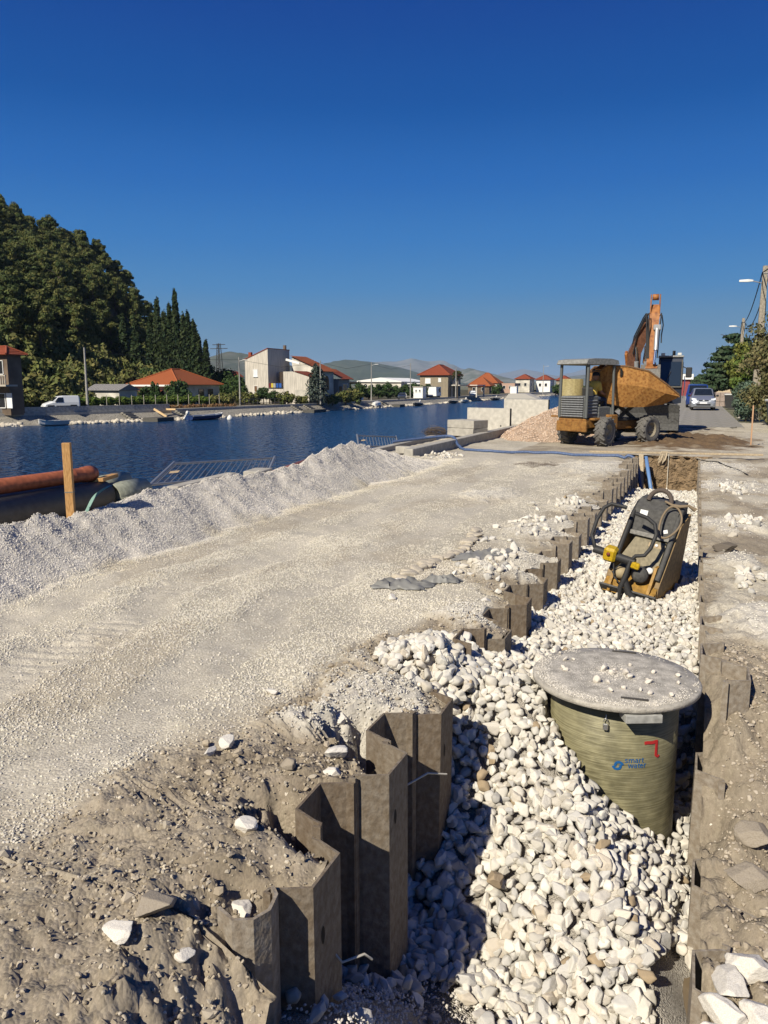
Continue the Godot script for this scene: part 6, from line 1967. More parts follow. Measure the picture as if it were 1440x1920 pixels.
func build_houses():
	var tile := mat("roof_tile_orange", L(0.46, 0.145, 0.05), 0.85, {"tex": "rooftile", "scale": 0.9})
	var tile2 := mat("roof_tile_red", L(0.36, 0.095, 0.045), 0.85, {"tex": "rooftile", "scale": 0.9})
	var cream := mat("wall_cream", L(0.74, 0.66, 0.47), 0.9, {"tex": "blotch", "scale": 0.05})
	var raw := mat("wall_raw_concrete", L(0.66, 0.60, 0.50), 0.92, {"tex": "streak", "scale": V(0.25, 0.02, 0.25)})
	var white := mat("wall_white", L(0.74, 0.69, 0.58), 0.9, {"tex": "blotch", "scale": 0.05})
	var brown := mat("wall_brown", L(0.2, 0.145, 0.1), 0.92, {"tex": "blotch", "scale": 0.05})
	var stone := mat("wall_stone", L(0.36, 0.3, 0.21), 0.95, {"tex": "cellstone", "scale": 0.5})
	var fr := mat("window_white", L(0.72, 0.7, 0.65), 0.6)
	var dk := mat("window_dark", L(0.02, 0.022, 0.026), 0.1, {"spec": 0.6})
	var sht := mat("shutter_white", L(0.75, 0.74, 0.7), 0.7)
	var wood := mat("window_brown", L(0.14, 0.075, 0.035), 0.7)
	# bungalow
	var t := thing("bungalow", "low cream bungalow with large orange hipped roof across the river", "house", V(-69.9, -1.2, -93.8))
	wall_box(t, "wall", V(0, 0, 0), 8.5, 10.5, 3.1, cream)
	var rf := hip_roof(t, V(0, 3.1, 0), 8.5, 10.5, 2.3, 0.5, tile)
	var b := Mb.new()
	b.bx(V(-4.2, 2.98, 0.35), V(9.2, 0.24, 0.5))
	part(t, "cornice", b, sht)
	for q in [-1.6, -5.6, -8.0]: window(t, V(0.02, 1.75, q), 1.2, 1.3, "x", wood, dk)
	window(t, V(-2.5, 1.8, 0.02), 1.2, 1.2, "z", wood, dk)
	b = Mb.new()
	tiles(b, V(-9.6, 1.6, 2.6), V(-2.6, 1.6, 2.6), V(-2.6, 2.3, 0.1), V(-9.6, 2.3, 0.1), 6)
	part(t, "porch_roof", b, tile2)
	b = Mb.new()
	for k in 4: b.bx(V(-9.4 + 2.2 * k, 0.8, 2.4), V(0.2, 1.6, 0.2))
	part(t, "porch_post", b, cream)
	b = Mb.new()
	b.bx(V(0.1, 0.5, -6.0), V(0.12, 0.08, 4.0))
	for k in 9: b.bx(V(0.1, 0.25, -4.1 - 0.47 * k), V(0.08, 0.5, 0.06))
	part(t, "railing", b, sht)
	# shed
	t = thing("grey_shed", "small shed with grey sheet roof among the vines across the river", "shed", V(-71.7, -1.2, -83.4))
	wall_box(t, "wall", V(0, 0, 0), 5.3, 3.6, 2.4, white)
	b = Mb.new()
	for k in 12: b.face([V(0.3 - 0.5 * k, 2.35, 0.4), V(-0.16 - 0.5 * k, 2.35, 0.4), V(-0.16 - 0.5 * k, 3.2, -1.8), V(0.3 - 0.5 * k, 3.2, -1.8)], V(-2.5, 0, -1))
	b.face([V(0.3, 3.2, -1.8), V(-5.6, 3.2, -1.8), V(-5.6, 2.4, -4.0), V(0.3, 2.4, -4.0)], V(-2.5, 0, -1))
	b.bx(V(-2.65, 2.36, -1.8), V(5.8, 0.06, 4.3))
	b.face([V(0.28, 2.36, 0.4), V(0.28, 3.2, -1.8), V(0.28, 2.4, -4.0)], V(-3, 2.5, -1.8))
	part(t, "roof", b, mat("sheet_roof", L(0.3, 0.285, 0.27), 0.7, {"tex": "blotch", "scale": 0.5}))
	# brown house at the left edge
	t = thing("brown_house", "dark brown two storey house with balcony at the left picture edge", "house", V(-66.0, -1.2, -60.3))
	wall_box(t, "wall", V(0, 0, 0), 9.0, 1.8, 6.2, brown)
	hip_roof(t, V(0, 6.2, 0), 9.0, 1.8, 0.8, 0.5, tile2)
	b = Mb.new()
	b.bx(V(-3.5, 3.05, 0.75), V(9.4, 0.18, 1.5))
	b.bx(V(-3.5, 4.05, 1.42), V(9.4, 0.12, 0.14))
	for k in 30: b.lathe([Vector2(0.05, 3.14), Vector2(0.09, 3.4), Vector2(0.045, 3.7), Vector2(0.07, 4.0)], 6, Transform3D(Basis(), V(1.1 - 0.31 * k, 0, 1.42)))
	part(t, "balcony", b, mat("balcony_pale", L(0.42, 0.37, 0.29), 0.85))
	for q in [[-0.9, 4.9, 0.55, 1.3], [-4.0, 4.9, 0.9, 1.3], [-1.2, 1.5, 1.1, 1.4]]: window(t, V(q[0], q[1], 0.02), q[2], q[3], "z", fr, dk)
	b = Mb.new()
	b.bx(V(0.0, 1.5, 0.08), V(0.75, 1.55, 0.06))
	part(t, "shutter", b, sht)
	# large raw concrete house: tower, low front block, long wing
	t = thing("large_house", "large unplastered concrete house with stepped blocks and red roofs across the river", "house", V(-66.0, -1.2, -112.8))
	b = Mb.new()
	b.prism(PackedVector2Array([Vector2(0, 0), Vector2(0, 8.95), Vector2(-4.4, 7.2), Vector2(-4.4, 0)]), Transform3D(Basis(), V(0, 0, -3.7)), 7.4)
	part(t, "tower_wall", b, raw)
	b = Mb.new()
	bar(b, V(0.05, 9.02, -3.7), V(-4.5, 7.24, -3.7), 7.6, 0.1, 0.0)
	var tr := part(t, "tower_roof", b, tile2)
	b = Mb.new()
	b.bx(V(-3.9, 7.9, -1.0), V(0.5, 1.1, 0.5))
	part(tr, "chimney", b, tile2)
	b = Mb.new()
	b.bx(V(-0.6, 9.4, -6.9), V(0.4, 0.8, 0.4))
	part(tr, "chimney", b, brown)
	window(t, V(-2.4, 5.0, 0.02), 0.75, 1.15, "z", sht, sht)
	window(t, V(-2.4, 2.4, 0.02), 0.55, 0.95, "z", fr, wood)
	# balcony with washing
	b = Mb.new()
	b.bx(V(1.6, 1.9, -0.4), V(3.0, 1.0, 1.8))
	b.bx(V(0.6, 0.7, -0.4), V(0.2, 1.6, 1.6))
	part(t, "balcony", b, raw)
	b = Mb.new()
	b.bx(V(1.5, 3.35, 0.35), V(2.6, 0.03, 0.04))
	for s in [0.25, 2.8]: b.bx(V(s, 2.9, 0.35), V(0.05, 1.0, 0.05))
	var rail := part(t, "clothes_rail", b, dk)
	for q in [[0.5, L(0.12, 0.02, 0.03)], [0.95, L(0.5, 0.4, 0.05)], [1.35, L(0.3, 0.3, 0.28)], [1.9, L(0.02, 0.08, 0.3)], [2.45, L(0.02, 0.09, 0.33)]]:
		b = Mb.new()
		b.bx(V(q[0], 2.98, 0.36), V(0.42, 0.7, 0.03))
		part(rail, "washing", b, mat("cloth_%d" % int(q[0] * 100), q[1], 0.9))
	# front block
	b = Mb.new()
	b.prism(PackedVector2Array([Vector2(8.0, 0), Vector2(8.0, 4.35), Vector2(5.0, 5.2), Vector2(3.3, 5.2), Vector2(3.3, 0)]), Transform3D(Basis(), V(0, 0, -1.6)), 4.8)
	part(t, "front_block", b, raw)
	b = Mb.new()
	b.bx(V(6.7, 1.15, 0.83), V(2.5, 2.3, 0.06))
	part(t, "white_plinth", b, white)
	b = Mb.new()
	tiles(b, V(8.3, 4.3, 0.9), V(8.3, 4.3, -4.2), V(5.0, 5.32, -4.2), V(5.0, 5.32, 0.9), 6)
	part(t, "front_roof", b, tile2)
	# long wing behind with sloping red roof
	b = Mb.new()
	b.prism(PackedVector2Array([Vector2(6.4, 0), Vector2(6.4, 5.5), Vector2(1.0, 7.75), Vector2(1.0, 0)]), Transform3D(Basis(), V(0, 0, -9.0)), 5.2)
	part(t, "wing_wall", b, white)
	b = Mb.new()
	tiles(b, V(7.2, 5.3, -6.0), V(7.2, 5.3, -12.0), V(0.8, 8.0, -12.0), V(0.8, 8.0, -6.0), 12)
	part(t, "wing_roof", b, tile)
	b = Mb.new()
	b.bx(V(3.6, 6.9, -1.9), V(2.6, 0.35, 0.12), 0.0, V(0, 0, -0.25))
	part(t, "terrace_canopy", b, sht)
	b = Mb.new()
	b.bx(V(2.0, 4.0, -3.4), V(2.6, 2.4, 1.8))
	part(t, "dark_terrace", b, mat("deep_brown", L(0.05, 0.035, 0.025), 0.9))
	# arch in the wing's river front
	b = Mb.new()
	var ar := PackedVector2Array([Vector2(-0.9, -1.2)])
	for k in 13: ar.append(Vector2(-0.9 * cos(PI * k / 12.0), 0.3 + 0.9 * sin(PI * k / 12.0)))
	ar.append(Vector2(0.9, -1.2))
	b.prism(ar, Transform3D(rot_y(PI / 2), V(6.4, 3.4, -8.8)), 0.1)
	part(t, "arch_opening", b, mat("arch_orange", L(0.3, 0.15, 0.05), 0.9))
	# rear wing, lower roof, brown wood
	wall_box(t, "rear_wing", V(7.2, 0, -12.0), 3.8, 4.6, 4.1, mat("rear_grey", L(0.25, 0.24, 0.23), 0.9))
	b = Mb.new()
	tiles(b, V(7.9, 4.05, -11.8), V(7.9, 4.05, -17.0), V(4.2, 5.9, -17.0), V(4.2, 5.9, -11.8), 10)
	part(t, "rear_roof", b, tile2)
	window(t, V(7.22, 2.6, -14.6), 2.0, 1.2, "x", fr, dk)
	b = Mb.new()
	b.bx(V(7.3, 1.4, -12.7), V(0.2, 2.8, 0.9))
	part(t, "timber_door", b, wood)
	# small white house up on the hill
	t = thing("hill_house", "tiny white gabled house among trees left of the large house", "house", V(-96.4, hill_y(-96.4, -146.0) + 2.6, -145.4))
	b = Mb.new()
	b.prism(PackedVector2Array([Vector2(1.2, -4.5), Vector2(1.2, 1.0), Vector2(-0.3, 2.0), Vector2(-1.8, 1.0), Vector2(-1.8, -4.5)]), Transform3D(Basis(), V(0, 0, -3)), 6.0)
	part(t, "wall", b, white)
	b = Mb.new()
	tiles(b, V(1.5, 0.95, 0.2), V(1.5, 0.95, -6.2), V(-0.3, 2.2, -6.2), V(-0.3, 2.2, 0.2), 5)
	tiles(b, V(-2.1, 0.95, 0.2), V(-2.1, 0.95, -6.2), V(-0.3, 2.2, -6.2), V(-0.3, 2.2, 0.2), 5)
	part(t, "roof", b, tile2)
	window(t, V(-0.3, 0.2, 0.02), 0.7, 0.9, "z", fr, dk)
	# low white hall with portholes
	t = thing("white_hall", "long low white hall with round windows behind the hedge", "hall", V(-76.7, -1.2, -203.6))
	wall_box(t, "wall", V(0, 0, 0), 13.0, 22.0, 3.9, white)
	b = Mb.new()
	b.prism(PackedVector2Array([Vector2(0.3, 3.9), Vector2(-6.0, 5.0), Vector2(-13.3, 4.1), Vector2(-13.3, 3.8), Vector2(0.3, 3.7)]), Transform3D(Basis(), V(0, 0, -11)), 23.0)
	part(t, "roof", b, sht)
	for k in 5:
		b = Mb.new()
		b.lathe([Vector2(0, 0.06), Vector2(0.5, 0.06), Vector2(0.5, 0.0)], 14, Transform3D(Basis.from_euler(V(PI / 2, 0, 0)), V(-3.2 - 1.9 * k, 2.7, 0.0)))
		part(t, "round_window", b, dk)
	wall_box(t, "annex", V(6.0, 0, -4.0), 6.0, 14.0, 3.2, mat("annex_grey", L(0.28, 0.28, 0.28), 0.9))
	b = Mb.new()
	b.bx(V(3.0, 3.3, -11.0), V(6.6, 0.25, 15.0))
	part(t, "annex_roof", b, sht)
	b = Mb.new()
	b.bx(V(-20.0, 3.0, 0.0), V(13.0, 0.2, 14.0), 0.0, V(0, 0, 0.13))
	part(t, "lean_to_roof", b, mat("lean_grey", L(0.4, 0.39, 0.36), 0.8))
	# stone house with red hipped roof
	t = thing("stone_house", "two storey stone house with red hipped roof by the far quay", "house", V(-57.6, -1.2, -186.0))
	wall_box(t, "wall", V(0, 0, 0), 7.4, 11.0, 5.4, stone)
	hip_roof(t, V(0, 5.4, 0), 7.4, 11.0, 2.6, 0.6, tile2)
	window(t, V(-5.3, 4.0, 0.02), 1.3, 1.2, "z", sht, sht)
	window(t, V(-2.2, 4.2, 0.02), 0.6, 0.9, "z", sht, sht)
	window(t, V(-4.5, 2.4, 0.02), 0.6, 0.7, "z", sht, dk)
	window(t, V(0.02, 4.0, -6.0), 1.6, 1.2, "x", fr, dk)
	wall_box(t, "low_annex", V(-3.0, 0, 3.4), 7.0, 3.3, 2.6, mat("annex_dark", L(0.16, 0.15, 0.14), 0.9))
	b = Mb.new()
	b.bx(V(3.6, 2.9, -5.5), V(7.0, 0.25, 8.0))
	for q in [[6.8, -2.0], [6.8, -9.0], [0.4, -2.0]]: b.bx(V(q[0], 1.4, q[1]), V(0.3, 2.9, 0.3))
	b.bx(V(1.2, 3.4, -2.5), V(1.4, 0.9, 0.8))
	part(t, "terrace", b, raw)
	# kiosk and box truck body
	t = thing("white_kiosk", "white cabin kiosk standing left of the stone house", "kiosk", V(-58.8, -1.2, -170.2))
	wall_box(t, "cabin", V(0, 0, 0), 2.3, 2.6, 2.5, sht)
	b = Mb.new()
	b.bx(V(-1.15, 2.56, -1.3), V(2.6, 0.12, 2.9))
	part(t, "roof", b, raw)
	window(t, V(-0.7, 1.7, 0.02), 0.3, 0.4, "z", fr, dk)
	window(t, V(-1.6, 1.7, 0.02), 0.3, 0.4, "z", fr, dk)
	t = thing("camper_body", "white rounded camper body parked before the stone house", "camper", V(-57.2, -1.2, -175.2))
	b = Mb.new()
	b.prism(PackedVector2Array([Vector2(-1.9, 0.4), Vector2(-2.0, 1.6), Vector2(-1.7, 2.5), Vector2(0.0, 2.55), Vector2(0.1, 0.4)]), Transform3D(Basis(), V(0, 0, -1.9)), 3.8)
	part(t, "body", b, sht)
	b = Mb.new()
	b.bx(V(0.08, 1.7, -2.6), V(0.06, 0.9, 1.2))
	part(t, "window", b, dk)
	b = Mb.new()
	for s in [-0.7, -2.9]: b.lathe([Vector2(0, -0.9), Vector2(0.32, -0.9), Vector2(0.32, 0.95), Vector2(0, 0.95)], 14, Transform3D(Basis(Vector3.FORWARD, PI / 2), V(-0.95, 0.32, s)))
	part(t, "wheel", b, dk)
	# red roofed sheds and houses further along
	for q in [[-65.6, -259.0, 7.4, 7.0, 2.6, 3.2, "low house with bright orange roof beyond the stone house", tile, brown], [-66.2, -272.0, 9.0, 8.0, 3.6, 3.6, "house with pyramid orange roof and white upper wall near the bridge", tile, white], [-60.8, -277.0, 5.4, 6.0, 3.6, 0.0, "pinkish flat block right of the pyramid roofed house", tile, mat("wall_pink", L(0.42, 0.28, 0.21), 0.9)], [-60.5, -302.0, 5.5, 9.0, 5.2, 1.8, "white house with red roof behind the bridge approach", tile2, white], [-54.0, -310.0, 5.5, 9.0, 5.0, 1.8, "second white house with red roof behind the bridge approach", tile2, sht], [-48.0, -318.0, 5.0, 9.0, 4.8, 1.8, "last house with red roof before the bridge", tile2, stone]]:
		t = thing("far_house", q[6], "house", V(q[0], -1.3, q[1]), 0.0, "houses near the bridge")
		wall_box(t, "wall", Vector3.ZERO, q[2], q[3], q[4], q[8])
		if q[5] > 0.1: hip_roof(t, V(0, q[4], 0), q[2], q[3], q[5], 0.5, q[7])
		window(t, V(-q[2] * 0.3, q[4] * 0.6, 0.03), 0.9, 1.1, "z", fr, dk)
		window(t, V(-q[2] * 0.72, q[4] * 0.6, 0.03), 0.9, 1.1, "z", fr, dk)
		window(t, V(0.03, q[4] * 0.6, -q[3] * 0.4), 1.0, 1.1, "x", fr, dk)
	# bridge
	t = thing("road_bridge", "low dark concrete bridge crossing the river in the distance", "bridge", V(0, 0, -318.0))
	b = Mb.new()
	b.bx(V(-26.0, -0.6, 0), V(70.0, 0.6, 8.0))
	b.bx(V(-26.0, 0.25, 4.0), V(70.0, 0.12, 0.15))
	for k in 36: b.bx(V(-60.0 + 2.0 * k, -0.05, 4.0), V(0.1, 0.6, 0.1))
	part(t, "deck", b, mat("bridge_dark", L(0.09, 0.085, 0.08), 0.9))
	for x in [-45.0, -36.0, -24.0, -13.0]:
		b = Mb.new()
		b.bx(V(x, -1.8, 0), V(1.4, 2.2, 7.0), 0.1)
		part(t, "pier", b, mat("pier_grey", L(0.3, 0.29, 0.27), 0.9))
	# river ramp and white box near the bridge
	b = Mb.new()
	b.prism(PackedVector2Array([Vector2(0, 0), Vector2(1.2, 1.6), Vector2(6.0, 1.6), Vector2(10.0, 0.0)]), Transform3D(Basis(), V(-53.0, -2.4, -232.0)), 8.0)
	single("slipway", b, mat("slip_concrete", L(0.42, 0.39, 0.34), 0.9), "pale concrete slipway jutting into the river", "slipway")
	b = Mb.new()
	b.bx(V(-52.0, 0.1, -236.0), V(2.0, 2.2, 2.0), 0.05)
	b.bx(V(-52.0, 1.25, -236.0), V(2.3, 0.12, 2.3), 0.02)
	single("white_hut", b, sht, "small white hut standing at the top of the slipway", "hut")
	# boats
	var hb := mat("hull_blue", L(0.02, 0.04, 0.12), 0.4)
	var hw := mat("hull_white", L(0.68, 0.66, 0.6), 0.5)
	var hd := mat("hull_dark", L(0.05, 0.05, 0.055), 0.5)
	boat(V(bank_x(-79.5) + 2.6, -2.25, -79.5), -0.25 + PI, hb, hw, 5.2, "blue motor boat with white outboard moored at the far bank", true)
	boat(V(bank_x(-63.0) + 1.0, -2.3, -62.0), 0.1, hw, hw, 4.0, "white boat hull at the water's edge near the left picture edge", false)
	boat(V(bank_x(-132.0) - 0.6, -1.2, -132.0), 0.3, hw, hw, 4.6, "upturned white boat lying on the embankment", false, true)
	boat(V(bank_x(-146.0) + 1.8, -2.25, -146.0), 0.1, hd, hw, 4.6, "dark open boat moored beyond the upturned one", true)
	boat(V(bank_x(-168.0) + 2.0, -2.25, -168.0), 0.05, hd, hw, 5.0, "dark boat moored below the white kiosk", false)
	boat(V(bank_x(-176.0) + 2.0, -2.25, -177.0), 0.1, hw, hw, 5.0, "white boat moored below the camper body", true)
	boat(V(bank_x(-205.0) + 2.0, -2.25, -205.0), 0.1, hd, hw, 7.0, "larger dark boat moored near the slipway", true)
	b = Mb.new()
	b.lathe([Vector2(0, -0.2), Vector2(0.3, -0.1), Vector2(0.36, 0.15), Vector2(0.2, 0.42), Vector2(0.06, 0.55), Vector2(0, 0.55)], 14)
	single("mooring_buoy", b, hw, "small pale buoy floating in front of the bungalow", "buoy").position = V(-52.6, -2.25, -80.5)

func post_lamp(at: Vector3, h: float, label: String, arm: float, r := 0.1):
	var t := thing("lamp_post", label, "lamp post", at, 0.0, "lamp posts on the far bank")
	var b := Mb.new()
	b.tube([V(0, 0, 0), V(0.03 * h * 0.2, h, 0)], [r * 1.3, r * 0.8], 8)
	part(t, "pole", b, mat("pole_grey", L(0.42, 0.4, 0.36), 0.8, {"tex": "blotch", "scale": 0.8}))
	if arm != 0.0:
		b = Mb.new()
		b.tube([V(0, h - 0.6, 0), V(arm, h - 0.45, 0.1)], 0.035, 6)
		b.bx(V(arm * 1.25, h - 0.44, 0.1), V(0.7, 0.12, 0.25), 0.04)
		part(t, "lamp_head", b, mat("lamp_white", L(0.6, 0.6, 0.57), 0.5))

func build_plants():
	mat("leaf", Color.WHITE, 0.75, {"vc": true, "back": L(0.25, 0.3, 0.08), "spec": 0.25})
	mat("bark", L(0.11, 0.085, 0.06), 0.95, {"tex": "blotch", "scale": 1.5})
	var pines := []
	for k in 4: pines.append(leaves(clumps_pine(800 + k), 110, 0.19, 810 + k))
	var pst := trunk(7.0, 0.2, 7, 1.8)
	var bushes := []
	var g0 := L(0.08, 0.105, 0.03); var g1 := L(0.16, 0.155, 0.055)
	for k in 4: bushes.append(leaves(clumps_round(820 + k, 20, V(1.4, 0.95, 1.4), 1.05, g0, g1, 0.62), 60, 0.2, 830 + k))
	var bst := trunk(1.6, 0.1, 5, 0.8)
	var dark := []
	for k in 3: dark.append(leaves(clumps_round(840 + k, 30, V(1.9, 1.6, 1.9), 3.0, L(0.03, 0.055, 0.02), L(0.06, 0.095, 0.03), 0.75), 70, 0.24, 850 + k))
	var dst := trunk(3.4, 0.16, 6, 1.2)
	var cols := []
	for k in 3: cols.append(leaves(clumps_column(860 + k, [11.5, 9.5, 13.5][k], [1.15, 1.2, 1.0][k], L(0.022, 0.038, 0.017), L(0.045, 0.062, 0.024)), 70, 0.23, 870 + k, 0.5, 0.5, 1.2))
	var cst := trunk(5.0, 0.14, 0, 0.5)
	# pines over the hill
	var r2 := RandomNumberGenerator.new()
	r2.seed = 4
	var spots := []
	var tries := 0
	while spots.size() < 230 and tries < 9000:
		tries += 1
		var z := r2.randf_range(-178.0, -62.0)
		var x := r2.randf_range(-205.0, -88.0)
		if x < 1.14 * z - 14.0 or -z + 1.42 * x > -6.0: continue
		var y := hill_y(x, z)
		if y < 8.0 + 4.0 * n_far.get_noise_2d(x * 15.0, z * 15.0): continue
		var ok := true
		for q in spots:
			if Vector2(q.x - x, q.z - z).length() < 3.3: ok = false; break
		if ok: spots.append(V(x, y - 1.3, z))
	for i in spots.size():
		plant("pine_tree", "olive green pine in the dense wood covering the hill", "tree", pines[i % 4], pst, spots[i], i * 1.7, "pines on the wooded hill", V(r2.randf_range(0.75, 1.15), r2.randf_range(0.8, 1.3), r2.randf_range(0.75, 1.15)))
	# scrub on the lower slope
	var n := 0
	tries = 0
	while n < 290 and tries < 9000:
		tries += 1
		var z := r2.randf_range(-150.0, -55.0)
		var x := r2.randf_range(-130.0, -77.0)
		if x < 1.14 * z - 8.0 or -z + 1.42 * x > 9.0: continue
		var y := hill_y(x, z)
		if y > 15.0: continue
		plant("scrub_bush", "rounded green bush on the lower slope of the hill", "bush", bushes[n % 4], null, V(x, y - 1.4, z), n * 2.1, "scrub bushes below the pines", V(r2.randf_range(1.1, 2.0), r2.randf_range(1.0, 2.3), r2.randf_range(1.1, 2.0)))
		n += 1
	# cypresses
	var k2 := 0
	for q in [[-95.3, -112.8, 14.4, "cypress at the left end of the row behind the bungalow"], [-93.3, -113.6, 13.0, "second cypress from the left end of the row"], [-90.9, -114.6, 14.0, "third cypress from the left end of the row"], [-89.6, -115.1, 17.0, "slim second tallest cypress left of the tallest one"], [-88.5, -115.5, 14.9, "lower cypress two to the left of the tallest one"], [-87.6, -115.9, 15.9, "cypress directly left of the tallest one"], [-86.6, -116.3, 18.4, "tallest cypress, its tip highest above the bungalow roof"], [-85.4, -116.8, 14.4, "cypress directly right of the tallest one"], [-84.6, -117.1, 14.6, "second cypress right of the tallest one"], [-83.7, -117.5, 13.3, "third cypress right of the tallest one"], [-83.0, -117.7, 11.1, "short cypress near the right end of the row"], [-81.8, -118.2, 9.7, "last and lowest cypress at the right end of the row"]]:
		var base := hill_y(q[0], q[1]) - 1.3
		plant("cypress", q[3], "tree", cols[k2 % 3], cst, V(q[0], base, q[1]), k2 * 1.3, "cypresses behind the bungalow", V(1, (q[2] - base) / [11.7, 9.7, 13.7][k2 % 3], 1))
		k2 += 1
	# broadleaf trees round the houses
	k2 = 0
	for q in [[-82.0, -121.0, 1.3, "dark tree at the right end of the cypresses"], [-83.5, -128.0, 1.2, "dark tree behind the bungalow's right end"], [-78.0, -120.0, 1.0, "dark tree between the bungalow and the large house"], [-74.5, -116.0, 0.95, "dense tree directly left of the large house"], [-71.5, -112.5, 0.75, "low dense tree at the foot of the tower wall"], [-76.0, -130.0, 1.3, "tree behind the tower of the large house"], [-70.8, -110.0, 0.6, "bushy vine arbour left of the tower"], [-64.6, -108.8, 0.55, "rounded shrub below the balcony with washing"], [-62.2, -108.0, 0.45, "small shrub before the white plinth"], [-73.5, -91.0, 0.6, "rounded tree at the bungalow's front"], [-84.0, -105.0, 1.0, "tree on the slope behind the bungalow ridge"]]:
		plant("broadleaf_tree", q[3], "tree", dark[k2 % 3], dst, V(q[0], hill_y(q[0], q[1]) - 1.25, q[1]), k2 * 0.9, "trees round the far bank houses", V(1, 1, 1) * q[2])
		k2 += 1
	k2 = 0
	for q in [[-67.6, -103.0, 0.9, "leafy garden bush right of the lamp post between the houses"], [-66.4, -105.6, 1.1, "leafy garden bush before the tower's left corner"], [-65.0, -106.6, 0.8, "low garden bush below the tower"], [-60.4, -108.4, 0.9, "leafy bush left of the white plinth"], [-58.6, -110.4, 0.7, "low bush right of the white plinth"], [-55.8, -116.0, 0.8, "low bush right of the blue grey spruce"], [-56.2, -122.0, 1.0, "bush below the arched wall"], [-56.4, -127.0, 1.0, "bush right of the rear wing"], [-68.6, -100.6, 0.8, "garden bush nearest the bungalow's right corner"]]:
		plant("garden_bush", q[3], "bush", bushes[k2 % 4], bst, V(q[0], -1.3, q[1]), k2 * 1.9, "garden bushes by the large house", V(1, 1.1, 1) * q[2])
		k2 += 1
	var gf := thing("garden_fence", "dark iron garden fence along the far road before the large house", "fence", V(-63.8, -1.2, -100.5), 0.0)
	var fd := V(0.42, 0, -0.907)
	for i in 26:
		var fb := Mb.new()
		fb.bx(fd * (i * 0.8) + V(0, 0.5, 0), V(0.06, 1.0, 0.06))
		part(gf, "fence_bar", fb, MAT.pylon_dark if MAT.has("pylon_dark") else mat("pylon_dark", L(0.06, 0.06, 0.06), 0.7))
	var fr := Mb.new()
	for y in [0.35, 0.95]: bar(fr, V(0, y, 0), fd * 20.0 + V(0, y, 0), 0.05, 0.08, 0.0)
	part(gf, "rails", fr, MAT.pylon_dark)
	plant("ivy_shrub", "large dark clipped shrub at the corner of the bungalow", "bush", dark[1], dst, V(-68.4, -2.2, -91.8), 0.3, "", V(0.85, 0.95, 0.85))
	plant("young_cypress", "group of slim young cypresses before the bungalow porch", "tree", leaves(clumps_column(880, 3.6, 0.55, L(0.025, 0.05, 0.02), L(0.045, 0.08, 0.025)) + clumps_column(881, 3.3, 0.5, L(0.025, 0.05, 0.02), L(0.045, 0.08, 0.025)).map(func(c): return [c[0] + V(0.9, 0, 0.2), c[1], c[2]]), 60, 0.14, 882), null, V(-71.8, -1.2, -90.6), 0.0)
	plant("blue_spruce", "blue grey spruce before the long wing of the large house", "tree", leaves(clumps_column(883, 6.3, 2.0, L(0.05, 0.065, 0.055), L(0.08, 0.1, 0.08)), 75, 0.2, 884), trunk(4.0, 0.12, 0, 1.0), V(-56.9, -1.2, -112.6), 0.0)
	# vineyard strip with posts, reddish dry grass
	var vine := leaves(clumps_round(890, 34, V(2.4, 0.55, 0.8), 1.05, L(0.06, 0.1, 0.02), L(0.11, 0.15, 0.03), 0.42), 48, 0.17, 891)
	for i in 9: plant("vine_hedge", "stretch of leafy vines behind the row of pale posts", "vines", vine, null, V(-70.8 + 0.62 * i, -1.2, -76.0 - 2.0 * i), 1.0, "vines before the shed and bungalow", V(1.1, 0.95, 1.1))
	for i in 5: plant("garden_hedge", "bright green garden shrub behind the white van", "bush", bushes[i % 4], bst, V(-76.5 + 0.6 * i, -1.2, -68.5 - 2.6 * i), i, "garden shrubs behind the white van", V(1.2, 1.15, 1.2))
	var post := Mb.new()
	post.bx(V(0, 0.9, 0), V(0.07, 1.9, 0.07), 0.01)
	var pm := post.done()
	for i in 11:
		var o := single("vine_post", pm, mat("post_pale", L(0.36, 0.33, 0.27), 0.9), "pale concrete post in the row before the vines", "post", "vine posts on the far bank")
		o.position = V(-68.2 + 0.48 * i, -1.25, -77.0 - 1.75 * i)
	var dry := leaves(clumps_round(892, 40, V(3.4, 0.14, 0.35), 0.16, L(0.2, 0.11, 0.06), L(0.25, 0.16, 0.08), 0.3), 40, 0.09, 893, 0.6)
	for i in 5:
		var o := single("dry_grass", dry, MAT.leaf, "reddish dry grass along the road before the vines", "grass")
		o.set_meta("kind", "stuff")
		o.position = V(-67.4 + 1.0 * i, -1.2, -78.0 - 4.0 * i); o.rotation.y = 1.15
	# hedge before the white hall
	for i in 12: plant("hedge_tree", "rounded dark green tree in the hedge before the white hall", "tree", dark[i % 3], dst, V(-65.5 + 0.35 * i, -1.9, -138.0 - 4.6 * i), i * 1.1, "hedge trees before the white hall", V(0.8, 0.72 + 0.06 * (i % 3), 0.8))
	for q in [[-60.0, -247.0, 0.9, "green tree right of the stone house terrace"], [-47.0, -282.0, 0.9, "green tree on the bank left of the bridge"], [-43.0, -290.0, 0.9, "second green tree on the bank left of the bridge"], [-40.0, -298.0, 0.85, "third green tree on the bank left of the bridge"]]:
		plant("bank_tree", q[3], "tree", dark[0], dst, V(q[0], -2.6, q[1]), q[0], "", V(1, 1, 1) * q[2])
	# palm by the stone house
	rng.seed = 91
	var pal := []
	for k in 26:
		var a := k * 2.4
		var dr := rnd(0.2, 1.5)
		for j in 4: pal.append([V(cos(a) * j * 0.36, 6.0 + 0.35 * sin(j * 0.9) - dr * j * j * 0.14, sin(a) * j * 0.36), V(0.28, 0.12, 0.28), L(0.06, 0.065, 0.03)])
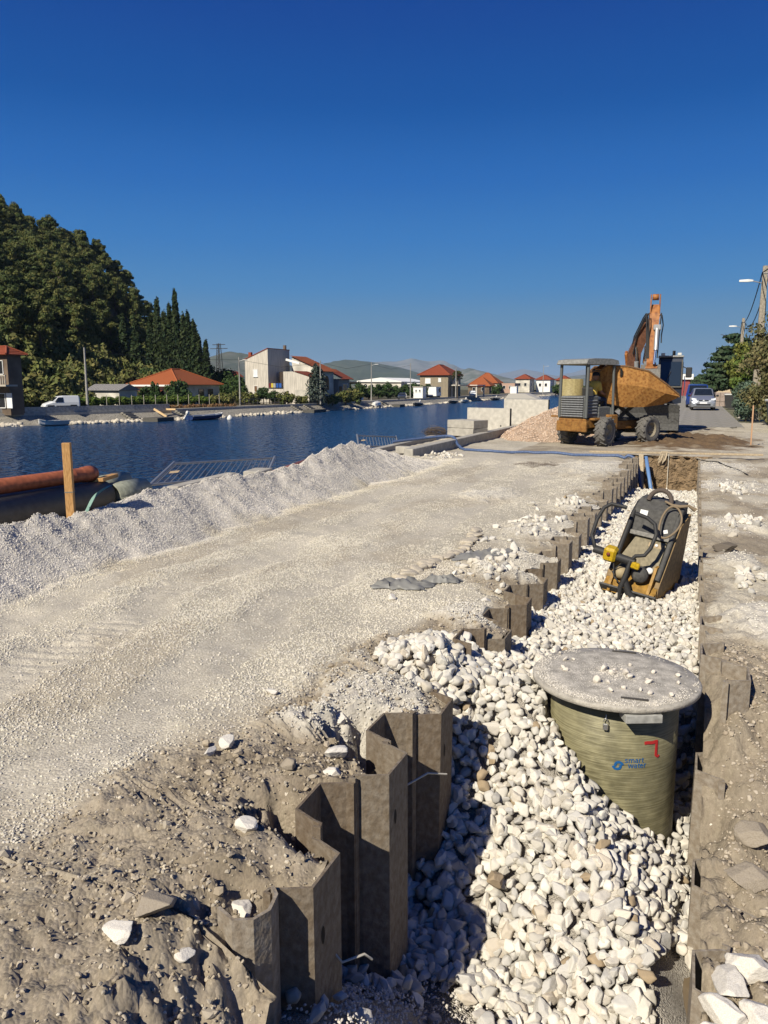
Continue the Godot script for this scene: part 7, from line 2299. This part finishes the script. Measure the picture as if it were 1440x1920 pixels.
	plant("palm_tree", "palm with drooping crown beside the stone house", "tree", leaves(pal, 14, 0.2, 92), trunk(6.0, 0.17, 0, 0), V(-54.6, -1.2, -184.0), 0.0)
	# right side of the road
	var ol0 := L(0.095, 0.095, 0.042); var ol1 := L(0.17, 0.155, 0.075)
	plant("olive_hedge", "tall olive brown hedge bush at the right picture edge", "bush", leaves(clumps_round(895, 120, V(1.35, 2.35, 2.2), 2.45, ol0, ol1, 0.5), 130, 0.085, 896), trunk(3.0, 0.15, 6, 1.0), V(3.75, 0.0, -43.6), 0.0, "", V(1.1, 1.16, 1.1))
	plant("olive_hedge", "second olive brown hedge bush further right and nearer", "bush", leaves(clumps_round(897, 90, V(1.2, 1.6, 2.0), 1.7, ol0, ol1, 0.5), 120, 0.085, 898), trunk(2.0, 0.13, 5, 0.8), V(4.1, 0.0, -38.5), 0.0)
	plant("blue_conifer", "rounded blue green conifer ball left of the olive hedge", "bush", leaves(clumps_round(899, 60, V(0.62, 1.05, 0.62), 1.15, L(0.07, 0.105, 0.075), L(0.11, 0.15, 0.11), 0.3), 130, 0.06, 900, 0.4), trunk(1.2, 0.06, 0, 0.4), V(2.55, 0.0, -47.3), 0.0)
	plant("cedar_tree", "dark cedar with flat spreading tiers right of the silver car", "tree", leaves(clumps_cedar(901), 85, 0.2, 902), trunk(6.6, 0.2, 8, 1.8, 0.25), V(3.6, 0.0, -92.0), 0.4, "", V(1.15, 1.1, 1.15))
	plant("yellow_green_tree", "yellow green broadleaf tree in front of the cedar", "tree", leaves(clumps_round(903, 70, V(1.9, 2.3, 1.9), 3.4, L(0.085, 0.12, 0.025), L(0.15, 0.16, 0.04), 0.6), 90, 0.17, 904), trunk(4.0, 0.16, 6, 1.2), V(4.3, 0.0, -80.0), 0.0)
	plant("green_tree", "green tree between the yellow green one and the olive hedge", "tree", leaves(clumps_round(905, 60, V(1.6, 2.0, 1.6), 2.6, L(0.06, 0.1, 0.025), L(0.1, 0.14, 0.03), 0.6), 90, 0.15, 906), trunk(3.4, 0.16, 6, 1.1), V(4.2, 0.0, -66.0), 0.0)
	plant("far_tree", "distant dark tree behind the roadside buildings", "tree", dark[2], dst, V(-4.0, -0.6, -165.0), 0.0, "", V(1.3, 1.0, 1.3))
	plant("far_tree", "second distant tree beyond the end of the road", "tree", dark[1], dst, V(1.2, -0.6, -175.0), 0.0, "", V(1.3, 0.95, 1.3))

func build_posts():
	post_lamp(V(-69.8, -1.2, -75.4), 7.6, "bare leaning utility pole behind the white van", 0.0, 0.13)
	post_lamp(V(-64.4, -1.2, -101.5), 7.2, "lamp post between the bungalow and the large house", 0.9)
	post_lamp(V(-56.0, -1.2, -112.0), 6.9, "lamp post before the blue grey spruce", 0.0)
	post_lamp(V(-56.0, -1.2, -133.0), 7.2, "lamp post by the parked white car", 0.9)
	post_lamp(V(-57.4, -1.2, -158.0), 7.6, "lamp post left of the white kiosk", 0.0)
	post_lamp(V(-54.4, -1.2, -182.0), 7.0, "brown pole before the stone house", 0.0, 0.12)
	post_lamp(V(-48.0, -1.2, -262.0), 9.5, "thin tall lamp post above the orange roofs", 1.2)
	var b := Mb.new()
	b.tube([V(-69.8, 6.1, -75.4), V(-67.4, 5.3, -88.0), V(-64.4, 5.6, -101.5)], 0.02, 4)
	b.tube([V(-64.4, 5.6, -101.5), V(-60.2, 4.6, -107.0), V(-56.0, 5.3, -112.0)], 0.02, 4)
	b.tube([V(-56.0, 5.4, -112.0), V(-56.0, 4.6, -122.0), V(-56.0, 5.6, -133.0)], 0.02, 4)
	b.tube([V(-56.0, 5.6, -133.0), V(-56.7, 4.9, -145.0), V(-57.4, 6.0, -158.0)], 0.02, 4)
	single("overhead_line", b, mat("line_black", L(0.02, 0.02, 0.02), 0.7), "sagging overhead line along the far bank poles", "cable")
	# lattice pylon on the rise
	var t := thing("lattice_pylon", "dark lattice pylon behind the tiny white house", "pylon", V(-115.0, hill_y(-115.0, -172.0) - 1.2, -172.0))
	b = Mb.new()
	for s in [[-1, -1], [1, -1], [1, 1], [-1, 1]]: b.tube([V(s[0] * 0.9, 0, s[1] * 0.9), V(s[0] * 0.3, 13.5, s[1] * 0.3)], 0.1, 5)
	for k in 9:
		var w := lerpf(0.9, 0.3, k / 9.0); var w2 := lerpf(0.9, 0.3, (k + 1) / 9.0)
		b.tube([V(-w, 1.5 * k, w), V(w2, 1.5 * k + 1.5, w2)], 0.06, 4)
		b.tube([V(w, 1.5 * k, w), V(-w2, 1.5 * k + 1.5, w2)], 0.06, 4)
	b.tube([V(-2.6, 12.2, 0), V(2.6, 12.2, 0)], 0.09, 5)
	b.tube([V(-1.9, 13.2, 0), V(1.9, 13.2, 0)], 0.09, 5)
	part(t, "lattice", b, mat("pylon_dark", L(0.06, 0.06, 0.06), 0.7))
	# roadside poles on our side
	var conc := mat("pole_concrete", L(0.40, 0.345, 0.265), 0.9, {"tex": "blotch", "scale": 1.0, "bump": "rough_h", "bump_cm": 0.6})
	var hp := [V(2.95, 0, -10.5), V(3.02, 0, -47.8), V(3.75, 0, -84.2), V(4.75, 0, -117.5)]
	var nm := ["concrete utility pole beside the trench just outside the picture", "nearest concrete utility pole with street lamp above the hedge", "second utility pole with street lamp along the road", "third utility pole with street lamp, furthest along the road"]
	for i in 4:
		t = thing("utility_pole", nm[i], "utility pole", hp[i], 0.0, "utility poles along the right roadside")
		b = Mb.new()
		var rings := []
		for q in [[0.0, 0.2, 0.26], [4.0, 0.165, 0.21], [8.3, 0.12, 0.15]]:
			rings.append([V(-q[1], q[0], -q[2]), V(q[1], q[0], -q[2]), V(q[1], q[0], q[2]), V(-q[1], q[0], q[2])])
		b.loft(rings, true, false)
		part(t, "shaft", b, conc)
		b = Mb.new()
		b.tube([V(-0.1, 7.4, 0), V(-0.6, 7.55, 0)], 0.03, 6)
		b.tube([V(-0.1, 7.9, 0.16), V(0.22, 7.9, 0.16)], 0.03, 6)
		part(t, "lamp_arm", b, MAT.zinc_tube)
		b = Mb.new()
		b.loft([[V(-0.55, 7.52, -0.06), V(-0.55, 7.6, -0.05), V(-0.55, 7.6, 0.05), V(-0.55, 7.52, 0.06)], [V(-0.8, 7.5, -0.12), V(-0.8, 7.64, -0.1), V(-0.8, 7.64, 0.1), V(-0.8, 7.5, 0.12)], [V(-1.25, 7.52, -0.1), V(-1.25, 7.62, -0.08), V(-1.25, 7.62, 0.08), V(-1.25, 7.52, 0.1)]], true, false)
		part(t, "lamp_head", b, MAT.lamp_white)
		b = Mb.new()
		b.tube([V(-0.13, 7.6, 0.14), V(-0.05, 7.0, 0.2), V(0.14, 6.4, 0.22), V(0.17, 4.0, 0.1)], 0.022, 5)
		part(t, "service_cable", b, MAT.line_black)
	for i in 3:
		for s in 2:
			b = Mb.new()
			var p := []
			var a: Vector3 = hp[i] + V([-0.14, 0.2][s], [7.95, 7.85][s], 0.1)
			var c: Vector3 = hp[i + 1] + V([-0.14, 0.2][s], [7.95, 7.85][s], 0.1)
			for k in 21:
				var f := k / 20.0
				p.append(a.lerp(c, f) + V(0, -4.0 * [0.9, 1.3][s] * f * (1.0 - f), 0))
			b.tube(p, 0.03, 5)
			single("power_cable", b, MAT.line_black, "%s black power cable sagging between the %s poles" % [["left", "right"][s], ["near", "first two visible", "far"][i]], "cable", "cables along the right roadside")
	# bins, wall and things by the road
	t = thing("waste_container", "dark green metal container at the right picture edge", "container", V(3.75, 0, -36.6), 0.1)
	b = Mb.new()
	b.loft([[V(-0.75, 0.1, 0.6), V(0.75, 0.1, 0.6), V(0.75, 0.1, -0.6), V(-0.75, 0.1, -0.6)], [V(-0.9, 1.25, 0.7), V(0.9, 1.25, 0.7), V(0.9, 1.25, -0.7), V(-0.9, 1.25, -0.7)]], true, false)
	part(t, "tub", b, mat("bin_green", L(0.06, 0.085, 0.07), 0.6, {"tex": "blotch", "scale": 1.0}))
	b = Mb.new()
	b.bx(V(0, 1.31, 0), V(1.9, 0.1, 1.5), 0.03)
	part(t, "lid_rim", b, mat("bin_pale", L(0.55, 0.55, 0.53), 0.6))
	b = Mb.new()
	b.bx(V(0.1, 1.5, 0), V(1.5, 0.3, 1.2), 0.08)
	part(t, "red_lid", b, mat("bin_red", L(0.3, 0.02, 0.03), 0.5))
	t = thing("dark_bin", "dark waste bin standing by the road beyond the conifer", "bin", V(2.75, 0, -70.0), 0.0)
	b = Mb.new()
	b.loft([[V(-0.5, 0.05, 0.5), V(0.5, 0.05, 0.5), V(0.5, 0.05, -0.5), V(-0.5, 0.05, -0.5)], [V(-0.62, 1.1, 0.6), V(0.62, 1.1, 0.6), V(0.62, 1.1, -0.6), V(-0.62, 1.1, -0.6)]], true, false)
	part(t, "tub", b, mat("bin_black", L(0.035, 0.035, 0.035), 0.6))
	b = Mb.new()
	b.bx(V(0, 1.15, 0), V(1.3, 0.1, 1.25), 0.03)
	part(t, "lid", b, MAT.bin_pale)
	t = thing("block_pallet", "stack of pale blocks on the verge left of the dark bin", "blocks", V(2.1, 0, -76.0), 0.1)
	for k in 9:
		b = Mb.new()
		b.bx(V(-0.4 + 0.4 * (k % 3), 0.22 + 0.42 * (k / 3), 0), V(0.38, 0.4, 0.9), 0.02)
		part(t, "block", b, mat("block_pink", L(0.45, 0.36, 0.3), 0.9, {"tex": "blotch", "scale": 1.5}))
	t = thing("roadside_house", "beige house with pale roof behind the cedar", "house", V(1.6, 0, -118.0))
	b = Mb.new()
	b.prism(PackedVector2Array([Vector2(2.6, 0), Vector2(2.6, 2.2), Vector2(0.0, 3.6), Vector2(-2.6, 2.2), Vector2(-2.6, 0)]), Transform3D(Basis(), V(1.5, 0, -4)), 8.0)
	part(t, "wall", b, mat("wall_beige", L(0.5, 0.4, 0.27), 0.9))
	b = Mb.new()
	bar(b, V(-1.3, 2.2, -4), V(1.5, 3.75, -4), 8.4, 0.12, 0.0)
	bar(b, V(4.3, 2.2, -4), V(1.5, 3.75, -4), 8.4, 0.12, 0.0)
	part(t, "roof", b, MAT.roof_tile_red)
	t = thing("roadside_shop", "low building with white roof and dark red front far down the road", "building", V(-1.0, 0, -140.0))
	b = Mb.new()
	b.bx(V(-3.4, 1.4, -3), V(6.4, 2.8, 6.0))
	part(t, "wall", b, mat("wall_dark_red", L(0.24, 0.05, 0.05), 0.8))
	b = Mb.new()
	b.bx(V(-3.4, 3.2, -3), V(7.4, 0.9, 6.8))
	part(t, "roof", b, MAT.shutter_white)
	b = Mb.new()
	bar(b, V(2.35, 0.5, -50.0), V(3.2, 0.5, -62.0), 0.2, 1.0, 0.02)
	single("garden_wall", b, MAT.concrete_grey, "low concrete garden wall behind the conifer ball", "wall")

func build_mountains():
	var yaw := deg_to_rad(21.9)
	var n := 0
	for q in [
		["hill_ridge", 2200.0, [[300, 712], [350, 690], [400, 672], [440, 663], [480, 668], [520, 676], [560, 690], [620, 712]], L(0.05, 0.065, 0.035), L(0.13, 0.125, 0.095)],
		["hill_ridge", 3200.0, [[540, 715], [585, 695], [615, 682], [650, 677], [690, 680], [740, 688], [790, 701], [830, 712], [870, 719]], L(0.04, 0.058, 0.03), L(0.085, 0.095, 0.06)],
		["mountain_range", 7500.0, [[560, 715], [640, 690], [690, 681], [740, 679], [770, 674], [800, 680], [830, 678], [850, 688], [880, 700], [930, 717]], L(0.26, 0.24, 0.21), L(0.09, 0.1, 0.07)],
		["hill_ridge", 3800.0, [[800, 721], [835, 708], [855, 697], [875, 691], [900, 697], [930, 706], [960, 713], [1000, 721]], L(0.05, 0.065, 0.035), L(0.24, 0.225, 0.185)],
		["mountain_range", 11000.0, [[860, 720], [900, 711], [940, 700], [975, 694], [1000, 699], [1025, 707], [1060, 700], [1090, 693], [1130, 699], [1180, 708], [1240, 704], [1300, 714], [1360, 720]], L(0.12, 0.13, 0.12), L(0.17, 0.17, 0.15)],
		["hill_ridge", 4300.0, [[960, 722], [1010, 714], [1040, 709], [1080, 704], [1130, 699], [1190, 706], [1250, 713], [1320, 721]], L(0.05, 0.065, 0.035), L(0.18, 0.17, 0.14)]]:
		var b := Mb.new()
		b.smooth(true)
		var d: float = q[1]
		var pr: Array = q[2]
		var cols := 120
		var rows := 12
		var g := []
		for i in cols + 1:
			var u := lerpf(pr[0][0], pr[-1][0], i / float(cols))
			var v := 720.0
			for k in pr.size() - 1:
				if u >= pr[k][0] and u <= pr[k + 1][0]:
					var f: float = (u - pr[k][0]) / (pr[k + 1][0] - pr[k][0])
					v = lerpf(pr[k][1], pr[k + 1][1], f * f * (3.0 - 2.0 * f) * 0.5 + f * 0.5)
			var side := (u - 720.0) / 1443.0
			var top := 2.0 + (720.0 - v) / 1443.0 * d + 12.0
			var row := []
			for j in rows + 1:
				var t := j / float(rows)          # 0 front foot, 0.75 crest, 1 behind
				var dd := d * lerpf(0.72, 1.08, t)
				var hh := top * (pow(t / 0.75, 0.8) if t <= 0.75 else 1.0 - (t - 0.75) * 2.0)
				var x := side * d; var z := -dd
				var wx := x * cos(yaw) + z * sin(yaw)
				var wz := -x * sin(yaw) + z * cos(yaw)
				hh += top * 0.16 * n_far.get_noise_2d(wx * 2500.0 / d, wz * 2500.0 / d) * (0.25 if absf(t - 0.75) < 0.05 else 1.0) - 12.0
				row.append(V(wx, maxf(hh, -14.0), wz))
			g.append(row)
		for i in cols:
			for j in rows: b.quad(g[i][j], g[i][j + 1], g[i + 1][j + 1], g[i + 1][j])
		var rk := ntex("karst_%d" % n, noise(FastNoiseLite.TYPE_SIMPLEX, 0.03, 70 + n, 5), q[3].linear_to_srgb(), q[4].linear_to_srgb(), 256)
		structure(q[0], b, mat("karst_%d" % n, Color.WHITE, 0.95, {"tex": "karst_%d" % n, "scale": 4.0 / d}))
		n += 1

# ---------------------------------------------------------------- the scene
func textures():
	ntex("grain", noise(FastNoiseLite.TYPE_SIMPLEX, 0.09, 1, 4), grey(0.82), grey(1.0))
	ntex("blotch", noise(FastNoiseLite.TYPE_SIMPLEX, 0.012, 2, 5), grey(0.72), grey(1.0))
	ntex("soft", noise(FastNoiseLite.TYPE_SIMPLEX, 0.012, 22, 6), grey(0.84), grey(1.0))
	ntex("stone", noise(FastNoiseLite.TYPE_SIMPLEX, 0.02, 3, 5), Color(0.84, 0.82, 0.79), Color(1, 1, 1))
	var cv := noise(FastNoiseLite.TYPE_CELLULAR, 0.07, 4, 1)
	cv.cellular_return_type = FastNoiseLite.RETURN_CELL_VALUE
	cv.cellular_jitter = 1.0
	ntex("pebble", cv, Color(0.86, 0.855, 0.85), Color(1.0, 1.0, 1.0), 1024)
	var cd := noise(FastNoiseLite.TYPE_CELLULAR, 0.07, 4, 1)
	cd.cellular_return_type = FastNoiseLite.RETURN_DISTANCE
	cd.cellular_jitter = 1.0
	ntex("pebble_h", cd, grey(1.0), grey(0.0), 1024)
	var cs := noise(FastNoiseLite.TYPE_CELLULAR, 0.05, 6, 1)
	cs.cellular_return_type = FastNoiseLite.RETURN_DISTANCE2_SUB
	ntex("cellstone", cs, grey(0.5), grey(1.0), 512, [0.18, grey(0.95)])
	ntex("rough_h", noise(FastNoiseLite.TYPE_SIMPLEX, 0.02, 7, 5), grey(0.0), grey(1.0))
	ntex("wave_h", noise(FastNoiseLite.TYPE_SIMPLEX, 0.012, 8, 4), grey(0.0), grey(1.0), 1024)
	ntex("rust", noise(FastNoiseLite.TYPE_SIMPLEX, 0.018, 9, 5), Color(0.8, 0.76, 0.71), Color(1, 1, 1), 512)
	ntex("rust_patch", noise(FastNoiseLite.TYPE_SIMPLEX, 0.02, 10, 5), Color(0.66, 0.55, 0.48), Color(1, 1, 1), 512, [0.45, Color(0.9, 0.87, 0.84)])
	ntex("band", noise(FastNoiseLite.TYPE_SIMPLEX, 0.03, 17, 4), Color(0.66, 0.65, 0.61), Color(1, 1, 1))
	ntex("streak", noise(FastNoiseLite.TYPE_SIMPLEX, 0.03, 18, 4), grey(0.78), grey(1.0))
	ntex("woodgrain", noise(FastNoiseLite.TYPE_SIMPLEX, 0.03, 19, 4), Color(0.72, 0.66, 0.58), Color(1, 1, 1))
	ntex("rooftile", noise(FastNoiseLite.TYPE_SIMPLEX, 0.05, 20, 4), Color(0.7, 0.64, 0.6), Color(1, 1, 1))

func _ready():
	# camera
	var cam := Camera3D.new()
	cam.name = "camera"
	cam.fov = 67.27
	cam.near = 0.1
	cam.far = 30000.0
	add_child(cam)
	cam.position = V(0, 2.0, 0)
	cam.rotation = V(-deg_to_rad(9.44), deg_to_rad(21.9), 0)
	cam.current = true
	# sky
	var env := Environment.new()
	env.background_mode = Environment.BG_SKY
	var sky := Sky.new()
	# clear air: one colour for each height above the horizon, the same all round
	var stops := [[-90.0, 0.16, 0.14, 0.11], [-4.0, 0.16, 0.17, 0.18], [0.0, 0.162, 0.296, 0.434], [2.6, 0.150, 0.287, 0.429], [4.7, 0.119, 0.271, 0.456], [6.8, 0.0762, 0.246, 0.51], [10.1, 0.0482, 0.202, 0.515], [14.0, 0.0296, 0.150, 0.468], [18.8, 0.0168, 0.0976, 0.361], [24.2, 0.0103, 0.0704, 0.305], [40.0, 0.008, 0.055, 0.25], [90.0, 0.007, 0.048, 0.22]]
	var im := Image.create(16, 1024, false, Image.FORMAT_RGBF)
	for j in 1024:
		var el2 := 90.0 - 180.0 * (j + 0.5) / 1024.0
		var c := Color.BLACK
		for k in stops.size() - 1:
			if el2 >= stops[k][0] and el2 <= stops[k + 1][0]:
				var f: float = smoothstep(0.0, 1.0, (el2 - stops[k][0]) / (stops[k + 1][0] - stops[k][0])) * 0.3 + 0.7 * (el2 - stops[k][0]) / (stops[k + 1][0] - stops[k][0])
				c = Color(lerpf(stops[k][1], stops[k + 1][1], f), lerpf(stops[k][2], stops[k + 1][2], f), lerpf(stops[k][3], stops[k + 1][3], f)) * (1.0 / 1.28)
		c = Color(maxf(c.r - 0.013, 0.001), c.g - 0.011, c.b - 0.004)
		for i in 16: im.set_pixel(i, j, c)
	var sm := PanoramaSkyMaterial.new()
	sm.panorama = ImageTexture.create_from_image(im)
	sky.sky_material = sm
	env.sky = sky
	env.tonemap_mode = Environment.TONE_MAPPER_LINEAR
	env.tonemap_exposure = 1.28
	env.sdfgi_enabled = true
	env.ssao_enabled = true
	env.ssil_enabled = true
	env.fog_enabled = true
	env.fog_density = 0.00008
	env.fog_light_color = Color(0.78, 0.88, 1.0)
	var we := WorldEnvironment.new()
	we.name = "environment"
	we.environment = env
	add_child(we)
	# sun: behind and to the left of the camera
	var sun := DirectionalLight3D.new()
	sun.name = "sun"
	sun.light_energy = 1.6
	sun.light_color = Color(1.0, 0.97, 0.905)
	sun.light_angular_distance = 0.5
	sun.shadow_enabled = true
	add_child(sun)
	var az := deg_to_rad(17.0)
	var el := deg_to_rad(39.0)
	sun.look_at_from_position(Vector3.ZERO, V(sin(az) * cos(el), -sin(el), -cos(az) * cos(el)), Vector3.UP)
	textures()
	build_ground()
	build_things()

func build_things():
	mat("pebble_grey", Color.WHITE, 0.93, {"vc": true, "spec": 0.25})
	build_far_ground()
	build_mountains()
	build_sheets()
	build_stones()
	build_tank()
	build_compactor()
	build_quay()
	build_dumper()
	build_excavator()
	build_cars()
	build_houses()
	build_plants()
	build_posts()
	build_rocks()
	build_pebbles()
